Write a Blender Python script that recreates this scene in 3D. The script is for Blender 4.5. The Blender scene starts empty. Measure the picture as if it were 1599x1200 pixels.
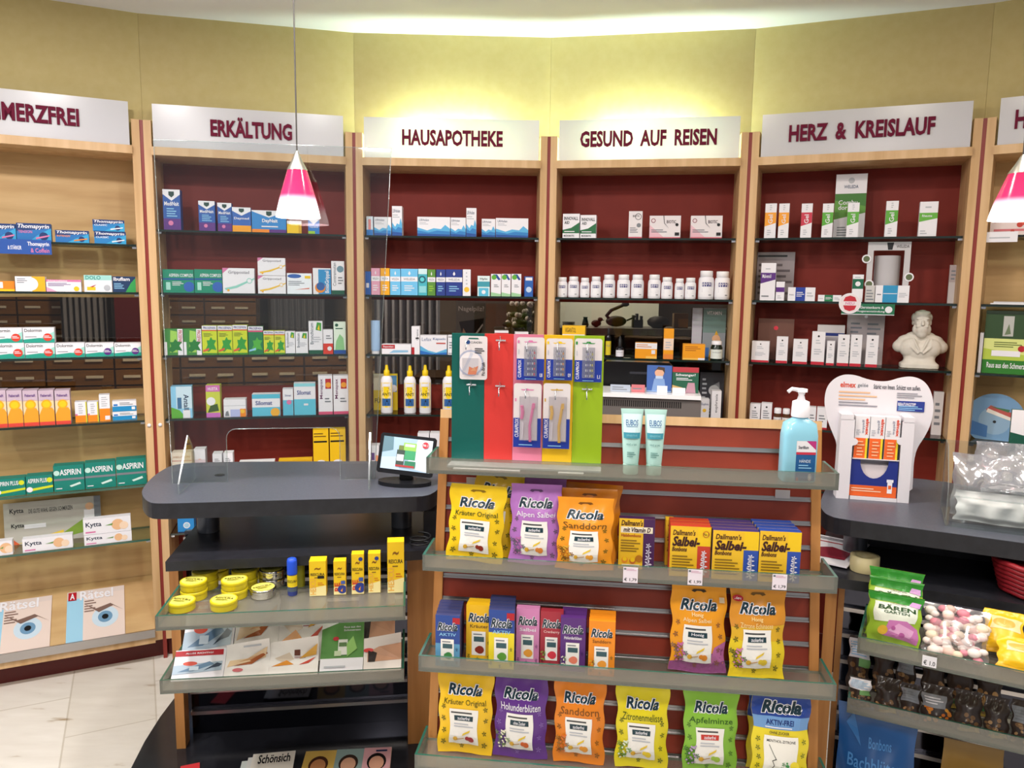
import bpy, bmesh, math, random
from mathutils import Vector, Matrix
from mathutils.geometry import tessellate_polygon
random.seed(7)
SC = bpy.context.scene
COL = SC.collection
R_ = math.radians
# ------------------------------------------------------------------ camera
EYE = Vector((0, 0, 1.62))
PITCH, ROLL, FPX = R_(7.18), R_(.753), 1200.0
cd = bpy.data.cameras.new('camera'); cam = bpy.data.objects.new('camera', cd); COL.objects.link(cam)
cd.sensor_width = 36; cd.lens = 36 * FPX / 1599; cd.clip_start = .05
cam.matrix_world = Matrix.Translation(EYE) @ Matrix.Rotation(R_(90) - PITCH, 4, 'X') @ Matrix.Rotation(ROLL, 4, 'Z')
SC.camera = cam
# ------------------------------------------------------------------ light and exposure
SC.view_settings.view_transform = 'Standard'; SC.view_settings.look = 'None'
SC.view_settings.exposure = -0.22; SC.view_settings.gamma = 1.0; SC.view_settings.use_curve_mapping = False
w = bpy.data.worlds.new('world'); SC.world = w; w.use_nodes = True
w.node_tree.nodes['Background'].inputs[0].default_value = (.93, .94, 1, 1)
w.node_tree.nodes['Background'].inputs[1].default_value = .36
def lamp(name, kind, loc, power, color=(1, .95, .87), size=.12, target=None, spot=None, blend=.6):
    l = bpy.data.lights.new(name, kind); l.energy = power; l.color = color
    if kind == 'AREA': l.shape = 'DISK'; l.size = size
    else: l.shadow_soft_size = size
    if kind == 'SPOT': l.spot_size = R_(spot); l.spot_blend = blend
    o = bpy.data.objects.new(name, l); COL.objects.link(o); o.location = loc
    if target is not None: o.rotation_euler = (Vector(target) - Vector(loc)).to_track_quat('-Z', 'Y').to_euler()
    return o
CEIL = 2.685
CC = Vector((-.13, -.57, 0))            # centre of the round sales room
for deg, pw in ((-44, 26), (-26, 27), (-8, 18), (10, 13), (28, 10), (46, 11)):
    a = R_(deg); p = CC + Vector((math.sin(a), math.cos(a), 0)) * 2.55
    lamp('ceiling_downlight', 'AREA', (p.x, p.y, CEIL - .02), pw, (1, .96, .94) if deg < 0 else (1, .90, .76), .14, (p.x, p.y, 0))
for x, y, pw in ((-1.0, .6, 26), (.4, .3, 20), (1.6, .4, 9), (0, -1.2, 24)):
    lamp('ceiling_downlight', 'AREA', (x, y, CEIL - .02), pw, (1, .94, .87), .3, (x, y, 0))
# ------------------------------------------------------------------ pixel rays (photo frame 1599x1200)
def ray(px, py):
    x, y = px - 799.5, py - 600
    c, s = math.cos(ROLL), math.sin(ROLL); x, y = c * x + s * y, -s * x + c * y
    c, s = math.cos(PITCH), math.sin(PITCH); u = -y / FPX
    return Vector((x / FPX, c + s * u, -s + c * u))
def at_z(px, py, z):
    r = ray(px, py); return EYE + r * ((z - EYE.z) / r.z)
def at_y(px, py, Y):
    r = ray(px, py); return EYE + r * (Y / r.y)
def proj(P):
    d = P - EYE; c, s = math.cos(PITCH), math.sin(PITCH)
    f = d.y * c - d.z * s; u = d.y * s + d.z * c; x, y = FPX * d.x / f, -FPX * u / f
    c, s = math.cos(ROLL), math.sin(ROLL)
    return 799.5 + c * x - s * y, 600 + s * x + c * y
class Fr:
    """a standing plane: u along it, h up it (leaning back by lean), v away from the viewer"""
    def __init__(s, o, yaw, lean=0):
        s.o = Vector(o); s.yaw = yaw; s.lean = lean
        s.ux = Vector((math.cos(yaw), math.sin(yaw), 0)); s.nn = Vector((-math.sin(yaw), math.cos(yaw), 0))
        s.up = s.nn * math.sin(lean) + Vector((0, 0, math.cos(lean))); s.nr = s.ux.cross(s.up)
    def hit(s, px, py):
        r = ray(px, py); p = EYE + r * ((s.o - EYE).dot(s.nr) / r.dot(s.nr)); d = p - s.o
        return d.dot(s.ux), d.dot(s.up)
    def pt(s, u, h=0, v=0): return s.o + s.ux * u + s.up * h + s.nn * v
    def span(s, x0, x1, yt, h0=0):
        xm = (x0 + x1) / 2; h = s.hit(xm, yt)[1]; u = s.hit(xm, yt)[0]
        yb = proj(s.pt(u, h0))[1]; ym = (yt + yb) / 2
        a, b = s.hit(x0, ym)[0], s.hit(x1, ym)[0]
        return (a + b) / 2, b - a, h - h0
# ------------------------------------------------------------------ materials
NAMED = dict(W='#eceaf0', K='#15161a', N='#1d2f77', G='#b9bcc4', Y='#f2c81a', RD='#b3202b', GR='#2f8a3c', TL='#0f7f72', BL='#2878c8',
             LB='#8fc6ea', OR='#f08a1c', PK='#d77aa8', PU='#5a2a80', LG='#9ccb3a', DG='#14563f', GY='#7c8088', CR='#efe6cf', SK='#e0b089', BR='#6e4423', DR='#5d161c')
def lin(h):
    h = NAMED.get(h, h).lstrip('#')
    f = lambda c: c / 12.92 if c <= .04045 else ((c + .055) / 1.055) ** 2.4
    return tuple(f(int(h[i:i + 2], 16) / 255) for i in (0, 2, 4)) + (1,)
MC = {}
def mat(c, rough=.45, metal=0, spec=.4):
    k = (c, rough, metal, spec)
    if k not in MC:
        m = bpy.data.materials.new('paint_' + NAMED.get(c, c).lstrip('#')); m.use_nodes = True
        b = m.node_tree.nodes['Principled BSDF']; b.inputs['Base Color'].default_value = lin(c)
        b.inputs['Roughness'].default_value = rough; b.inputs['Metallic'].default_value = metal
        b.inputs['Specular IOR Level'].default_value = spec; MC[k] = m
    return MC[k]
def nodes(name):
    m = bpy.data.materials.new(name); m.use_nodes = True; nt = m.node_tree
    return m, nt, nt.nodes['Principled BSDF']
def streaky(name, c1, c2, scale, rough=.45, lo=.3, hi=.7, spec=.4, detail=4):
    m, nt, b = nodes(name); tc = nt.nodes.new('ShaderNodeTexCoord'); mp = nt.nodes.new('ShaderNodeMapping'); mp.inputs['Scale'].default_value = scale
    n = nt.nodes.new('ShaderNodeTexNoise'); n.inputs['Scale'].default_value = 1; n.inputs['Detail'].default_value = detail
    r = nt.nodes.new('ShaderNodeValToRGB'); r.color_ramp.elements[0].position = lo; r.color_ramp.elements[1].position = hi
    r.color_ramp.elements[0].color = lin(c1); r.color_ramp.elements[1].color = lin(c2)
    nt.links.new(tc.outputs['Object'], mp.inputs[0]); nt.links.new(mp.outputs[0], n.inputs[0]); nt.links.new(n.outputs[0], r.inputs[0])
    nt.links.new(r.outputs[0], b.inputs['Base Color']); b.inputs['Roughness'].default_value = rough; b.inputs['Specular IOR Level'].default_value = spec
    return m
def glass(name, tint, base=.05, edge=.55, frost=0, fcol='#9aa39c', grough=.03, bump=0):
    m = bpy.data.materials.new(name); m.use_nodes = True; nt = m.node_tree; nt.nodes.clear()
    out = nt.nodes.new('ShaderNodeOutputMaterial'); tr = nt.nodes.new('ShaderNodeBsdfTransparent'); gl = nt.nodes.new('ShaderNodeBsdfGlossy')
    tr.inputs[0].default_value = lin(tint); gl.inputs['Roughness'].default_value = grough; gl.inputs['Color'].default_value = (1, 1, 1, 1)
    lw = nt.nodes.new('ShaderNodeLayerWeight'); lw.inputs[0].default_value = .5
    pw = nt.nodes.new('ShaderNodeMath'); pw.operation = 'POWER'; pw.inputs[1].default_value = 4
    ml = nt.nodes.new('ShaderNodeMath'); ml.operation = 'MULTIPLY_ADD'; ml.inputs[1].default_value = edge; ml.inputs[2].default_value = base
    nt.links.new(lw.outputs['Facing'], pw.inputs[0]); nt.links.new(pw.outputs[0], ml.inputs[0])
    mx = nt.nodes.new('ShaderNodeMixShader'); nt.links.new(ml.outputs[0], mx.inputs[0])
    src = tr.outputs[0]
    if frost:
        df = nt.nodes.new('ShaderNodeBsdfDiffuse'); df.inputs[0].default_value = lin(fcol)
        tl = nt.nodes.new('ShaderNodeBsdfTranslucent'); tl.inputs[0].default_value = lin(fcol)
        ad = nt.nodes.new('ShaderNodeMixShader'); ad.inputs[0].default_value = .4; nt.links.new(df.outputs[0], ad.inputs[1]); nt.links.new(tl.outputs[0], ad.inputs[2])
        m2 = nt.nodes.new('ShaderNodeMixShader'); m2.inputs[0].default_value = frost
        nt.links.new(tr.outputs[0], m2.inputs[1]); nt.links.new(ad.outputs[0], m2.inputs[2]); src = m2.outputs[0]
    if bump:
        no = nt.nodes.new('ShaderNodeTexNoise'); no.inputs['Scale'].default_value = 260; bp = nt.nodes.new('ShaderNodeBump'); bp.inputs['Strength'].default_value = bump
        bp.inputs['Distance'].default_value = .002
        nt.links.new(no.outputs[0], bp.inputs['Height']); nt.links.new(bp.outputs[0], gl.inputs['Normal'])
    nt.links.new(src, mx.inputs[1]); nt.links.new(gl.outputs[0], mx.inputs[2]); nt.links.new(mx.outputs[0], out.inputs[0])
    return m
def emis(name, c, s):
    m = bpy.data.materials.new(name); m.use_nodes = True; b = m.node_tree.nodes['Principled BSDF']
    b.inputs['Base Color'].default_value = lin(c); b.inputs['Emission Color'].default_value = lin(c); b.inputs['Emission Strength'].default_value = s
    return m
BEECH = streaky('beech', '#c39a68', '#dcb78a', (26, 26, 1.6), .42)
BEECH_BACK = streaky('beech_board', '#bd9763', '#d3b07c', (3, 3, 22), .5)
OAK = streaky('warm_beech', '#a8703a', '#c78d50', (30, 30, 2), .4)
RED = streaky('red_laminate', '#76251d', '#7e2a21', (9, 9, 9), .5, spec=.2)
REDSLAT = streaky('red_slatwall', '#84301f', '#9a3b27', (6, 6, 6), .4)
STRIP = mat('#8e2f28', .4)
BLACK = streaky('black_laminate', '#1d1e23', '#26272d', (40, 40, 40), .3)
TOPGREY = streaky('slate_laminate', '#454955', '#515561', (160, 160, 160), .38, spec=.5)
GLOSSK = mat('#3c3d46', .07, 1)
CHROME = mat('#c9cbd0', .22, 1)
ALU = mat('#b9b5b4', .3, 1)
GREYP = mat('#63676f', .35, .6)
GLASS = glass('shelf_glass', '#dfeae4', .05, .5)
EDGE = mat('#1d2b27', .12, 0, .7)
EDGEG = mat('#2c5b4c', .12, 0, .7)
TRAYG = glass('tray_glass', '#dcded8', .07, .55, .22, '#c6c2b8', .18, .25)
PLEXI = glass('acrylic', '#f3f6f6', .045, .4)
PLEXE = glass('acrylic_edge', '#e2eaea', .12, .35, .16, '#dfe6e6', .1)
FILM = glass('clear_film', '#f4f4f6', .14, .5, .10, '#e8e8ee', .12)
BACKG = glass('cabinet_glass', '#d6d2cc', .03, .4)
# ------------------------------------------------------------------ mesh collector
class M:
    def __init__(s): s.v = []; s.f = []; s.i = []; s.mt = []; s.sm = []
    def mi(s, m):
        if isinstance(m, str): m = mat(m)
        if m not in s.mt: s.mt.append(m)
        return s.mt.index(m)
    def add(s, vs, fs, m, smooth=False):
        b = len(s.v); s.v += [tuple(v) for v in vs]; k = s.mi(m)
        for f in fs: s.f.append([b + j for j in f]); s.i.append(k); s.sm.append(smooth)
        return s
    def poly(s, pts, m): return s.add(pts, [list(range(len(pts)))], m)
    def box(s, x0, y0, z0, x1, y1, z1, m, front=None, top=None):
        v = [(x0, y0, z0), (x1, y0, z0), (x1, y1, z0), (x0, y1, z0), (x0, y0, z1), (x1, y0, z1), (x1, y1, z1), (x0, y1, z1)]
        s.add(v, [(3, 2, 1, 0), (1, 2, 6, 5), (2, 3, 7, 6), (3, 0, 4, 7)], m)
        s.add([v[0], v[1], v[5], v[4]], [(0, 1, 2, 3)], front or m); s.add(v[4:], [(0, 1, 2, 3)], top or m)
        return s
    def plate(s, x0, y0, z0, x1, y1, z1, m, edge):
        """glass plate: the two large faces m, the rim edge"""
        v = [(x0, y0, z0), (x1, y0, z0), (x1, y1, z0), (x0, y1, z0), (x0, y0, z1), (x1, y0, z1), (x1, y1, z1), (x0, y1, z1)]
        fs = {2: [(3, 2, 1, 0), (4, 5, 6, 7)], 1: [(0, 1, 5, 4), (2, 3, 7, 6)], 0: [(1, 2, 6, 5), (3, 0, 4, 7)]}
        d = [x1 - x0, y1 - y0, z1 - z0]; thin = d.index(min(d))
        for k in fs: s.add(v, fs[k], m if k == thin else edge)
        return s
    def prism(s, pts, z0, z1, m, side=None, T=None):
        """pts in xy, pulled from z0 to z1; T maps every vertex"""
        n = len(pts); v = [(x, y, z0) for x, y in pts] + [(x, y, z1) for x, y in pts]
        if T: v = [T(*p) for p in v]
        s.add(v, [list(range(n))[::-1], list(range(n, 2 * n))], m)
        s.add(v, [(j, (j + 1) % n, n + (j + 1) % n, n + j) for j in range(n)], side or m); return s
    def lathe(s, prof, m, n=20, cx=0, cy=0, smooth=True, cap=True):
        v = []; f = []
        for r, z in prof: v += [(cx + r * math.cos(2 * math.pi * k / n), cy + r * math.sin(2 * math.pi * k / n), z) for k in range(n)]
        for j in range(len(prof) - 1):
            for k in range(n): f.append((j * n + k, j * n + (k + 1) % n, (j + 1) * n + (k + 1) % n, (j + 1) * n + k))
        s.add(v, f, m, smooth)
        if cap: s.add(v[:n], [list(range(n))[::-1]], m); s.add(v[-n:], [list(range(n))], m)
        return s
    def loft(s, secs, m, n=28, smooth=True):
        """secs: (z, rx, ry, exponent, cx, cy)"""
        v = []; f = []
        for z, rx, ry, e, cx, cy in secs:
            for k in range(n):
                a = 2 * math.pi * k / n; c, q = math.cos(a), math.sin(a)
                v.append((cx + rx * math.copysign(abs(c) ** (2 / e), c), cy + ry * math.copysign(abs(q) ** (2 / e), q), z))
        for j in range(len(secs) - 1):
            for k in range(n): f.append((j * n + k, j * n + (k + 1) % n, (j + 1) * n + (k + 1) % n, (j + 1) * n + k))
        s.add(v, f, m, smooth); s.add(v[:n], [list(range(n))[::-1]], m); s.add(v[-n:], [list(range(n))], m); return s
    def tube(s, pts, r, m, n=8):
        pts = [Vector(p) for p in pts]; v = []; f = []
        for j, p in enumerate(pts):
            t = (pts[min(j + 1, len(pts) - 1)] - pts[max(j - 1, 0)]).normalized(); a = t.orthogonal().normalized(); b = t.cross(a)
            if j and a.dot(pa) < .2: a = (pa - t * pa.dot(t)).normalized(); b = t.cross(a)
            pa = a; v += [p + (a * math.cos(2 * math.pi * k / n) + b * math.sin(2 * math.pi * k / n)) * r for k in range(n)]
        for j in range(len(pts) - 1):
            for k in range(n): f.append((j * n + k, j * n + (k + 1) % n, (j + 1) * n + (k + 1) % n, (j + 1) * n + k))
        s.add(v, f, m, True); s.add(v[:n], [list(range(n))[::-1]], m); s.add(v[-n:], [list(range(n))], m); return s
    def grid(s, fn, nx, nz, m, smooth=True):
        v = [fn(a / nx, b / nz) for b in range(nz + 1) for a in range(nx + 1)]
        f = [(b * (nx + 1) + a, b * (nx + 1) + a + 1, (b + 1) * (nx + 1) + a + 1, (b + 1) * (nx + 1) + a) for b in range(nz) for a in range(nx)]
        return s.add(v, f, m, smooth)
    def ball(s, c, r, m, n=14, sc=(1, 1, 1)):
        prof = [(math.sin(math.pi * j / (n // 2)) * .999 + .0005, -math.cos(math.pi * j / (n // 2))) for j in range(n // 2 + 1)]
        t = M(); t.lathe(prof, m, n); s.add([(c[0] + x * r * sc[0], c[1] + y * r * sc[1], c[2] + z * r * sc[2]) for x, y, z in t.v], t.f, m, True); return s
    def build(s, name, parent=None, loc=(0, 0, 0), rz=0, rx=0, bev=0):
        me = bpy.data.meshes.new(name); me.from_pydata(s.v, [], s.f)
        for m in s.mt: me.materials.append(m)
        me.polygons.foreach_set('material_index', s.i); me.polygons.foreach_set('use_smooth', s.sm); me.update()
        o = bpy.data.objects.new(name, me); COL.objects.link(o); o.location = loc; o.rotation_euler = (rx, 0, rz)
        if parent: o.parent = parent
        if bev:
            b = o.modifiers.new('bevel', 'BEVEL'); b.width = bev; b.segments = 2; b.limit_method = 'ANGLE'
        return o
def tag(o, label, cat, group=None):
    o['label'] = label; o['category'] = cat
    if group: o['group'] = group
    return o
def thing(name, label, cat, loc=(0, 0, 0), rz=0, group=None, rx=0):
    o = bpy.data.objects.new(name, None); COL.objects.link(o); o.location = loc; o.rotation_euler = (rx, 0, rz); o.empty_display_size = .05
    return tag(o, label, cat, group)
def struct(o): o['kind'] = 'structure'; return o
def copy_tree(o, parent=None):
    c = o.copy(); COL.objects.link(c); c.parent = parent
    for ch in list(o.children): copy_tree(ch, c)
    return c
# ------------------------------------------------------------------ print: flat shapes and lettering laid on a surface
GC = {}
def glyphs(t, bold, shear):
    k = (t, bold, shear)
    if k not in GC:
        cu = bpy.data.curves.new('t', 'FONT'); cu.body = t; cu.resolution_u = 2; cu.offset = bold; cu.shear = shear
        ob = bpy.data.objects.new('t', cu); me = bpy.data.meshes.new_from_object(ob)
        vs = [(v.co.x, v.co.y) for v in me.vertices]; fs = [tuple(p.vertices) for p in me.polygons]
        bpy.data.objects.remove(ob); bpy.data.meshes.remove(me); bpy.data.curves.remove(cu)
        if not vs: vs = [(0, 0)]
        X = [p[0] for p in vs]; Y = [p[1] for p in vs]; a, b = min(X), min(Y); dx, dy = max(X) - a or 1, max(Y) - b or 1
        GC[k] = ([((x - a) / dx, (y - b) / dy) for x, y in vs], fs)
    return GC[k]
def R(x0, z0, x1, z1, c): return ('R', x0, z0, x1, z1, c)
def O(cx, cz, r, c): return ('O', cx, cz, r, c)
def G(c, *p): return ('G', c, p)
def L(x0, z0, x1, z1, n, c='GY'): return ('L', x0, z0, x1, z1, n, c)
def T(t, x0, z0, x1, z1, c='K', b=.012, sh=0, rot=0, out=None): return ('T', t, x0, z0, x1, z1, c, b, sh, rot, out)
def refine(pts, faces, asp, mx):
    P = [tuple(p) for p in pts]; out = []
    for f in faces:
        if len(f) > 3:
            tri = [tuple(f[i] for i in t) for t in tessellate_polygon([[Vector((P[i][0], P[i][1], 0)) for i in f]])]
        else: tri = [tuple(f)]
        st = tri
        while st:
            t = st.pop(); L_ = [((P[t[i]][0] - P[t[i - 2]][0]) * asp) ** 2 + (P[t[i]][1] - P[t[i - 2]][1]) ** 2 for i in range(3)]   # edge i -> i+1
            j = max(range(3), key=lambda i: L_[i])
            if L_[j] <= mx * mx: out.append(t); continue
            a, b, c = t[j], t[j - 2], t[j - 1]; P.append(((P[a][0] + P[b][0]) / 2, (P[a][1] + P[b][1]) / 2)); n = len(P) - 1
            st += [(a, n, c), (n, b, c)]
    return P, out
def chaikin(p, n=2, r=.22):
    for _ in range(n):
        q = []
        for i in range(len(p)):
            a, b = p[i], p[(i + 1) % len(p)]; q += [(a[0] + (b[0] - a[0]) * r, a[1] + (b[1] - a[1]) * r), (b[0] + (a[0] - b[0]) * r, b[1] + (a[1] - b[1]) * r)]
        p = q
    return p
def ink(m, deco, surf, asp=1.0, gloss=.45, fine=0):
    """surf(x,z,layer) maps the unit square to 3-D; asp = width/height of the printed face"""
    k = [1]
    def put(pts, faces, c):
        if fine: pts, faces = refine(pts, faces, asp, fine)
        m.add([surf(min(max(x, .001), .999), min(max(z, .001), .999), k[0]) for x, z in pts], faces, c if not isinstance(c, str) else mat(c, gloss)); k[0] += 1
    def rect(x0, z0, x1, z1, c):
        n = 6 if max(x1 - x0, z1 - z0) > .2 else 2
        put([(x0 + (x1 - x0) * a / n, z0 + (z1 - z0) * b / n) for b in range(n + 1) for a in range(n + 1)],
            [(b * (n + 1) + a, b * (n + 1) + a + 1, (b + 1) * (n + 1) + a + 1, (b + 1) * (n + 1) + a) for b in range(n) for a in range(n)], c)
    def draw(d):
        if d[0] == 'H':
            k0 = k[0]
            for e in d[1]: draw(e); k[0] = k0
            k[0] = k0 + 1
        elif d[0] == 'R': rect(*d[1:])
        elif d[0] == 'O':
            _, cx, cz, r, c = d; rx, rz = (r / asp, r) if not isinstance(r, tuple) else r
            q = [(cx + rx * math.cos(a * math.pi / 10), cz + rz * math.sin(a * math.pi / 10)) for a in range(20)]
            put(q + [(cx, cz)], [(a, (a + 1) % 20, 20) for a in range(20)], c)
        elif d[0] == 'G': put(d[2], [list(range(len(d[2])))], d[1])
        elif d[0] == 'L':
            _, x0, z0, x1, z1, n, c = d; st = (z1 - z0) / n
            for j in range(n):
                e = x1 - (x1 - x0) * (.0, .18, .07, .3)[(j + n) % 4]
                put([(x0, z0 + st * (j + .2)), (e, z0 + st * (j + .2)), (e, z0 + st * (j + .62)), (x0, z0 + st * (j + .62))], [(0, 1, 2, 3)], c); k[0] -= 1
            k[0] += 1
        elif d[0] == 'T':
            _, t, x0, z0, x1, z1, c, bo, sh, rot, out = d
            for cc, bb in (((out, bo + .055),) if out else ()) + ((c, bo),):
                vs, fs = glyphs(t, bb, sh); g = .012 if (out and cc == out) else 0
                fn = {0: lambda x, y: (x, y), 90: lambda x, y: (1 - y, x), -90: lambda x, y: (y, 1 - x)}[rot]
                put([(x0 - g + (x1 - x0 + 2 * g) * fn(x, y)[0], z0 - g * asp + (z1 - z0 + 2 * g * asp) * fn(x, y)[1]) for x, y in vs], fs, cc)
    for d in deco: draw(d)
def carton(w, h, d, base, deco=(), side=None, top=None, eps=.00022):
    """a folding box: width w, height h, depth d, front at y=0, standing on z=0, with closed tuck flap lines"""
    m = M(); m.box(-w / 2, 0, 0, w / 2, d, h, side or base, front=base, top=top)
    ink(m, deco, lambda x, z, k: ((x - .5) * w, -k * eps, z * h), w / h)
    return m
# ------------------------------------------------------------------ cabinet ring
CH, TURN = .832, R_(12.0)
ANG = {k: R_(-10.01) - TURN * (k - 4) for k in range(0, 8)}
NODE = {3: Vector((.146, 3.4, 0))}
for k in (4, 5, 6, 7): NODE[k] = NODE[k - 1] + Vector((math.cos(ANG[k]), math.sin(ANG[k]), 0)) * CH
for k in (2, 1, 0, -1): NODE[k] = NODE[k + 1] - Vector((math.cos(ANG.get(k + 1, ANG[0])), math.sin(ANG.get(k + 1, ANG[0])), 0)) * CH
def unit(k, v=0, z=0): 
    f = Fr((NODE[k - 1] + NODE[k]) / 2, ANG[k]); f.o = f.pt(0, z, v); return f
SHELF = {1: 1.836, 2: 1.579, 3: 1.318, 4: 1.049, 5: .79, 6: .55}
INT = CH - .074                 # clear width between side panels
BACK = .205
# ------------------------------------------------------------------ room shell
def floor_mat():
    m, nt, b = nodes('travertine_floor'); tc = nt.nodes.new('ShaderNodeTexCoord'); mp = nt.nodes.new('ShaderNodeMapping'); mp.inputs['Rotation'].default_value = (0, 0, R_(64))
    mp2 = nt.nodes.new('ShaderNodeMapping'); mp2.inputs['Rotation'].default_value = (0, 0, R_(-20)); mp2.inputs['Scale'].default_value = (3.5, 15, 1)
    n = nt.nodes.new('ShaderNodeTexNoise'); n.inputs['Scale'].default_value = 1.5; n.inputs['Detail'].default_value = 6
    r = nt.nodes.new('ShaderNodeValToRGB'); r.color_ramp.elements[0].position = .24; r.color_ramp.elements[0].color = lin('#a58c68')
    r.color_ramp.elements[1].position = .36; r.color_ramp.elements[1].color = lin('#e9e3d9'); e = r.color_ramp.elements.new(.7); e.color = lin('#f2ede4')
    br = nt.nodes.new('ShaderNodeTexBrick'); br.inputs['Scale'].default_value = 1; br.inputs['Mortar Size'].default_value = .003; br.inputs['Brick Width'].default_value = .6; br.inputs['Row Height'].default_value = .3
    br.inputs['Color1'].default_value = (1, 1, 1, 1); br.inputs['Color2'].default_value = (.93, .92, .9, 1); br.inputs['Mortar'].default_value = (.74, .71, .66, 1)
    mx = nt.nodes.new('ShaderNodeMix'); mx.data_type = 'RGBA'; mx.blend_type = 'MULTIPLY'; mx.inputs[0].default_value = 1
    nt.links.new(tc.outputs['Object'], mp.inputs[0]); nt.links.new(mp.outputs[0], br.inputs[0]); nt.links.new(tc.outputs['Object'], mp2.inputs[0]); nt.links.new(mp2.outputs[0], n.inputs[0])
    nt.links.new(n.outputs[0], r.inputs[0]); nt.links.new(r.outputs[0], mx.inputs[6]); nt.links.new(br.outputs[0], mx.inputs[7]); nt.links.new(mx.outputs[2], b.inputs['Base Color']); b.inputs['Roughness'].default_value = .3
    return m
YELL = streaky('yellow_wallpaper', '#c4b27a', '#c9b882', (30, 30, 30), .7, spec=.2)
WHITEP = streaky('ceiling_paint', '#e6e6ee', '#ebebf1', (4, 4, 4), .8)
struct(M().box(-4.5, -3, -.06, 4.5, 7, 0, floor_mat()).build('floor'))
struct(M().box(-4.5, -3, CEIL, 4.5, 7, CEIL + .08, WHITEP).build('ceiling'))
m = M()
for k in range(0, 8):
    a, b = NODE[k - 1], NODE[k]; n = Vector((-math.sin(ANG[k]), math.cos(ANG[k]), 0)); e = (b - a).normalized() * .0
    q = [a + n * .055 - (b - a) * .0063, b + n * .055 + (b - a) * .0063, b + n * .15 + (b - a) * .05, a + n * .15 - (b - a) * .05]
    m.prism([(p.x, p.y) for p in q], 2.16, CEIL, YELL)
struct(m.build('wall_back'))
m = M()
OFFW = streaky('office_wall', '#5a4c40', '#63554a', (3, 3, 3), .8)
struct(M().box(-4.5, 6.4, 0, 4.5, 6.5, CEIL, OFFW).build('wall_office'))
# ------------------------------------------------------------------ cabinets
CAB = {0: 'eye', 1: 'painkiller', 2: 'cold remedies', 3: 'first-aid', 4: 'travel', 5: 'heart', 6: 'far right'}
ORD = {1: 'top', 2: 'second', 3: 'third', 4: 'fourth', 5: 'fifth', 6: 'lowest'}
CABLAB = {1: 'beech wall cabinet with a beech back and magazines at its foot', 2: 'wall cabinet with red back behind the left counter and acrylic screen',
          3: 'red-backed wall cabinet with yellow-capped bottles on its fourth shelf', 4: 'red-backed wall cabinet with a row of white supplement bottles',
          5: 'red-backed wall cabinet holding the white plaster bust', 6: 'beech-backed wall cabinet at the right edge behind the red lamp'}
def shelf_list(k): return {1: {1: 1.772, 2: 1.579, 3: 1.318, 4: 1.049, 5: .772, 6: .537}}.get(k, {s: SHELF[s] for s in range(1, 7)})
def cabinet(k):
    f = unit(k); t = thing('display_cabinet', CABLAB[k], 'cabinet', f.o, f.yaw, 'wall cabinets in a ring')
    plain = k in (1, 6); back = BEECH_BACK if plain else RED
    for s in (-1, 1):
        x = s * (CH / 2 - .0225); m = M().box(x - .0145, -.012, .09, x + .0145, BACK + .02, 2.262, BEECH)
        o = m.build('side_panel', t)
        if k == 1 and s == 1 or k == 2 and s == -1:
            b = M().lathe([(.0075, 0), (.0075, .004), (.003, .006)], 'W', 12)
            b.v = [(x + a, -.012 - c, 1.03 + d) for a, d, c in b.v]; b.build('cover_cap', o)
    m = M(); x0, x1 = -INT / 2, INT / 2
    if k in (1, 2, 3, 4):
        m.box(x0, BACK, .09, x1, BACK + .016, 1.16, back); m.box(x0, BACK, 1.555, x1, BACK + .016, 2.15, back)
        M().plate(x0, BACK + .004, 1.16, x1, BACK + .01, 1.555, BACKG, EDGE).build('glass_pane', t)
    else: m.box(x0, BACK, .09, x1, BACK + .016, 2.15, back)
    m.build('back_panel', t)
    M().box(x0, -.028, 2.126, x1, BACK + .016, 2.158, BEECH).build('header_board', t)
    M().box(x0 - .03, .03, 0, x1 + .03, BACK, .0895, mat('#5a1a16', .5)).build('plinth', t)
    for s, z in shelf_list(k).items():
        g = M().plate(x0 + .002, .012, z - .0085, x1 - .002, BACK - .004, z, GLASS, EDGE if not (k == 1 and s > 4) else EDGEG).build('glass_shelf', t)
        for sx in (-1, 1):
            p = M().box(sx * (INT / 2 - .009) - .008, .018, z - .017, sx * (INT / 2 - .009) + .008, .034, z - .0087, CHROME); p.build('shelf_clip', g)
    if k == 1:
        m = M(); P = [(-.06, .125), (-.06, .16), (-.052, .16), (-.05, .133), (.2, .31), (.204, .30), (-.04, .125)]
        T2 = lambda y, z, x: (x, y, z)
        m.prism(P[:4] + [(-.05, .125)], x0, x1, ALU, T=T2); m.prism([(-.05, .133), (.2, .31), (.204, .29), (-.04, .125)], x0, x1, BEECH_BACK, T=T2)
        m.build('magazine_tray', t); M().box(x0, -.05, .096, x1, BACK, .1245, BEECH).build('bottom_board', t)
    return t
for k in range(1, 7): cabinet(k)
for k in range(1, 6):          # red strips between neighbouring cabinets
    a = (ANG[k] + ANG[k + 1]) / 2
    struct(M().box(-.0075, -.006, 0, .0075, .2, 2.262, STRIP).build('trim_%d' % k, None, NODE[k], a))
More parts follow.
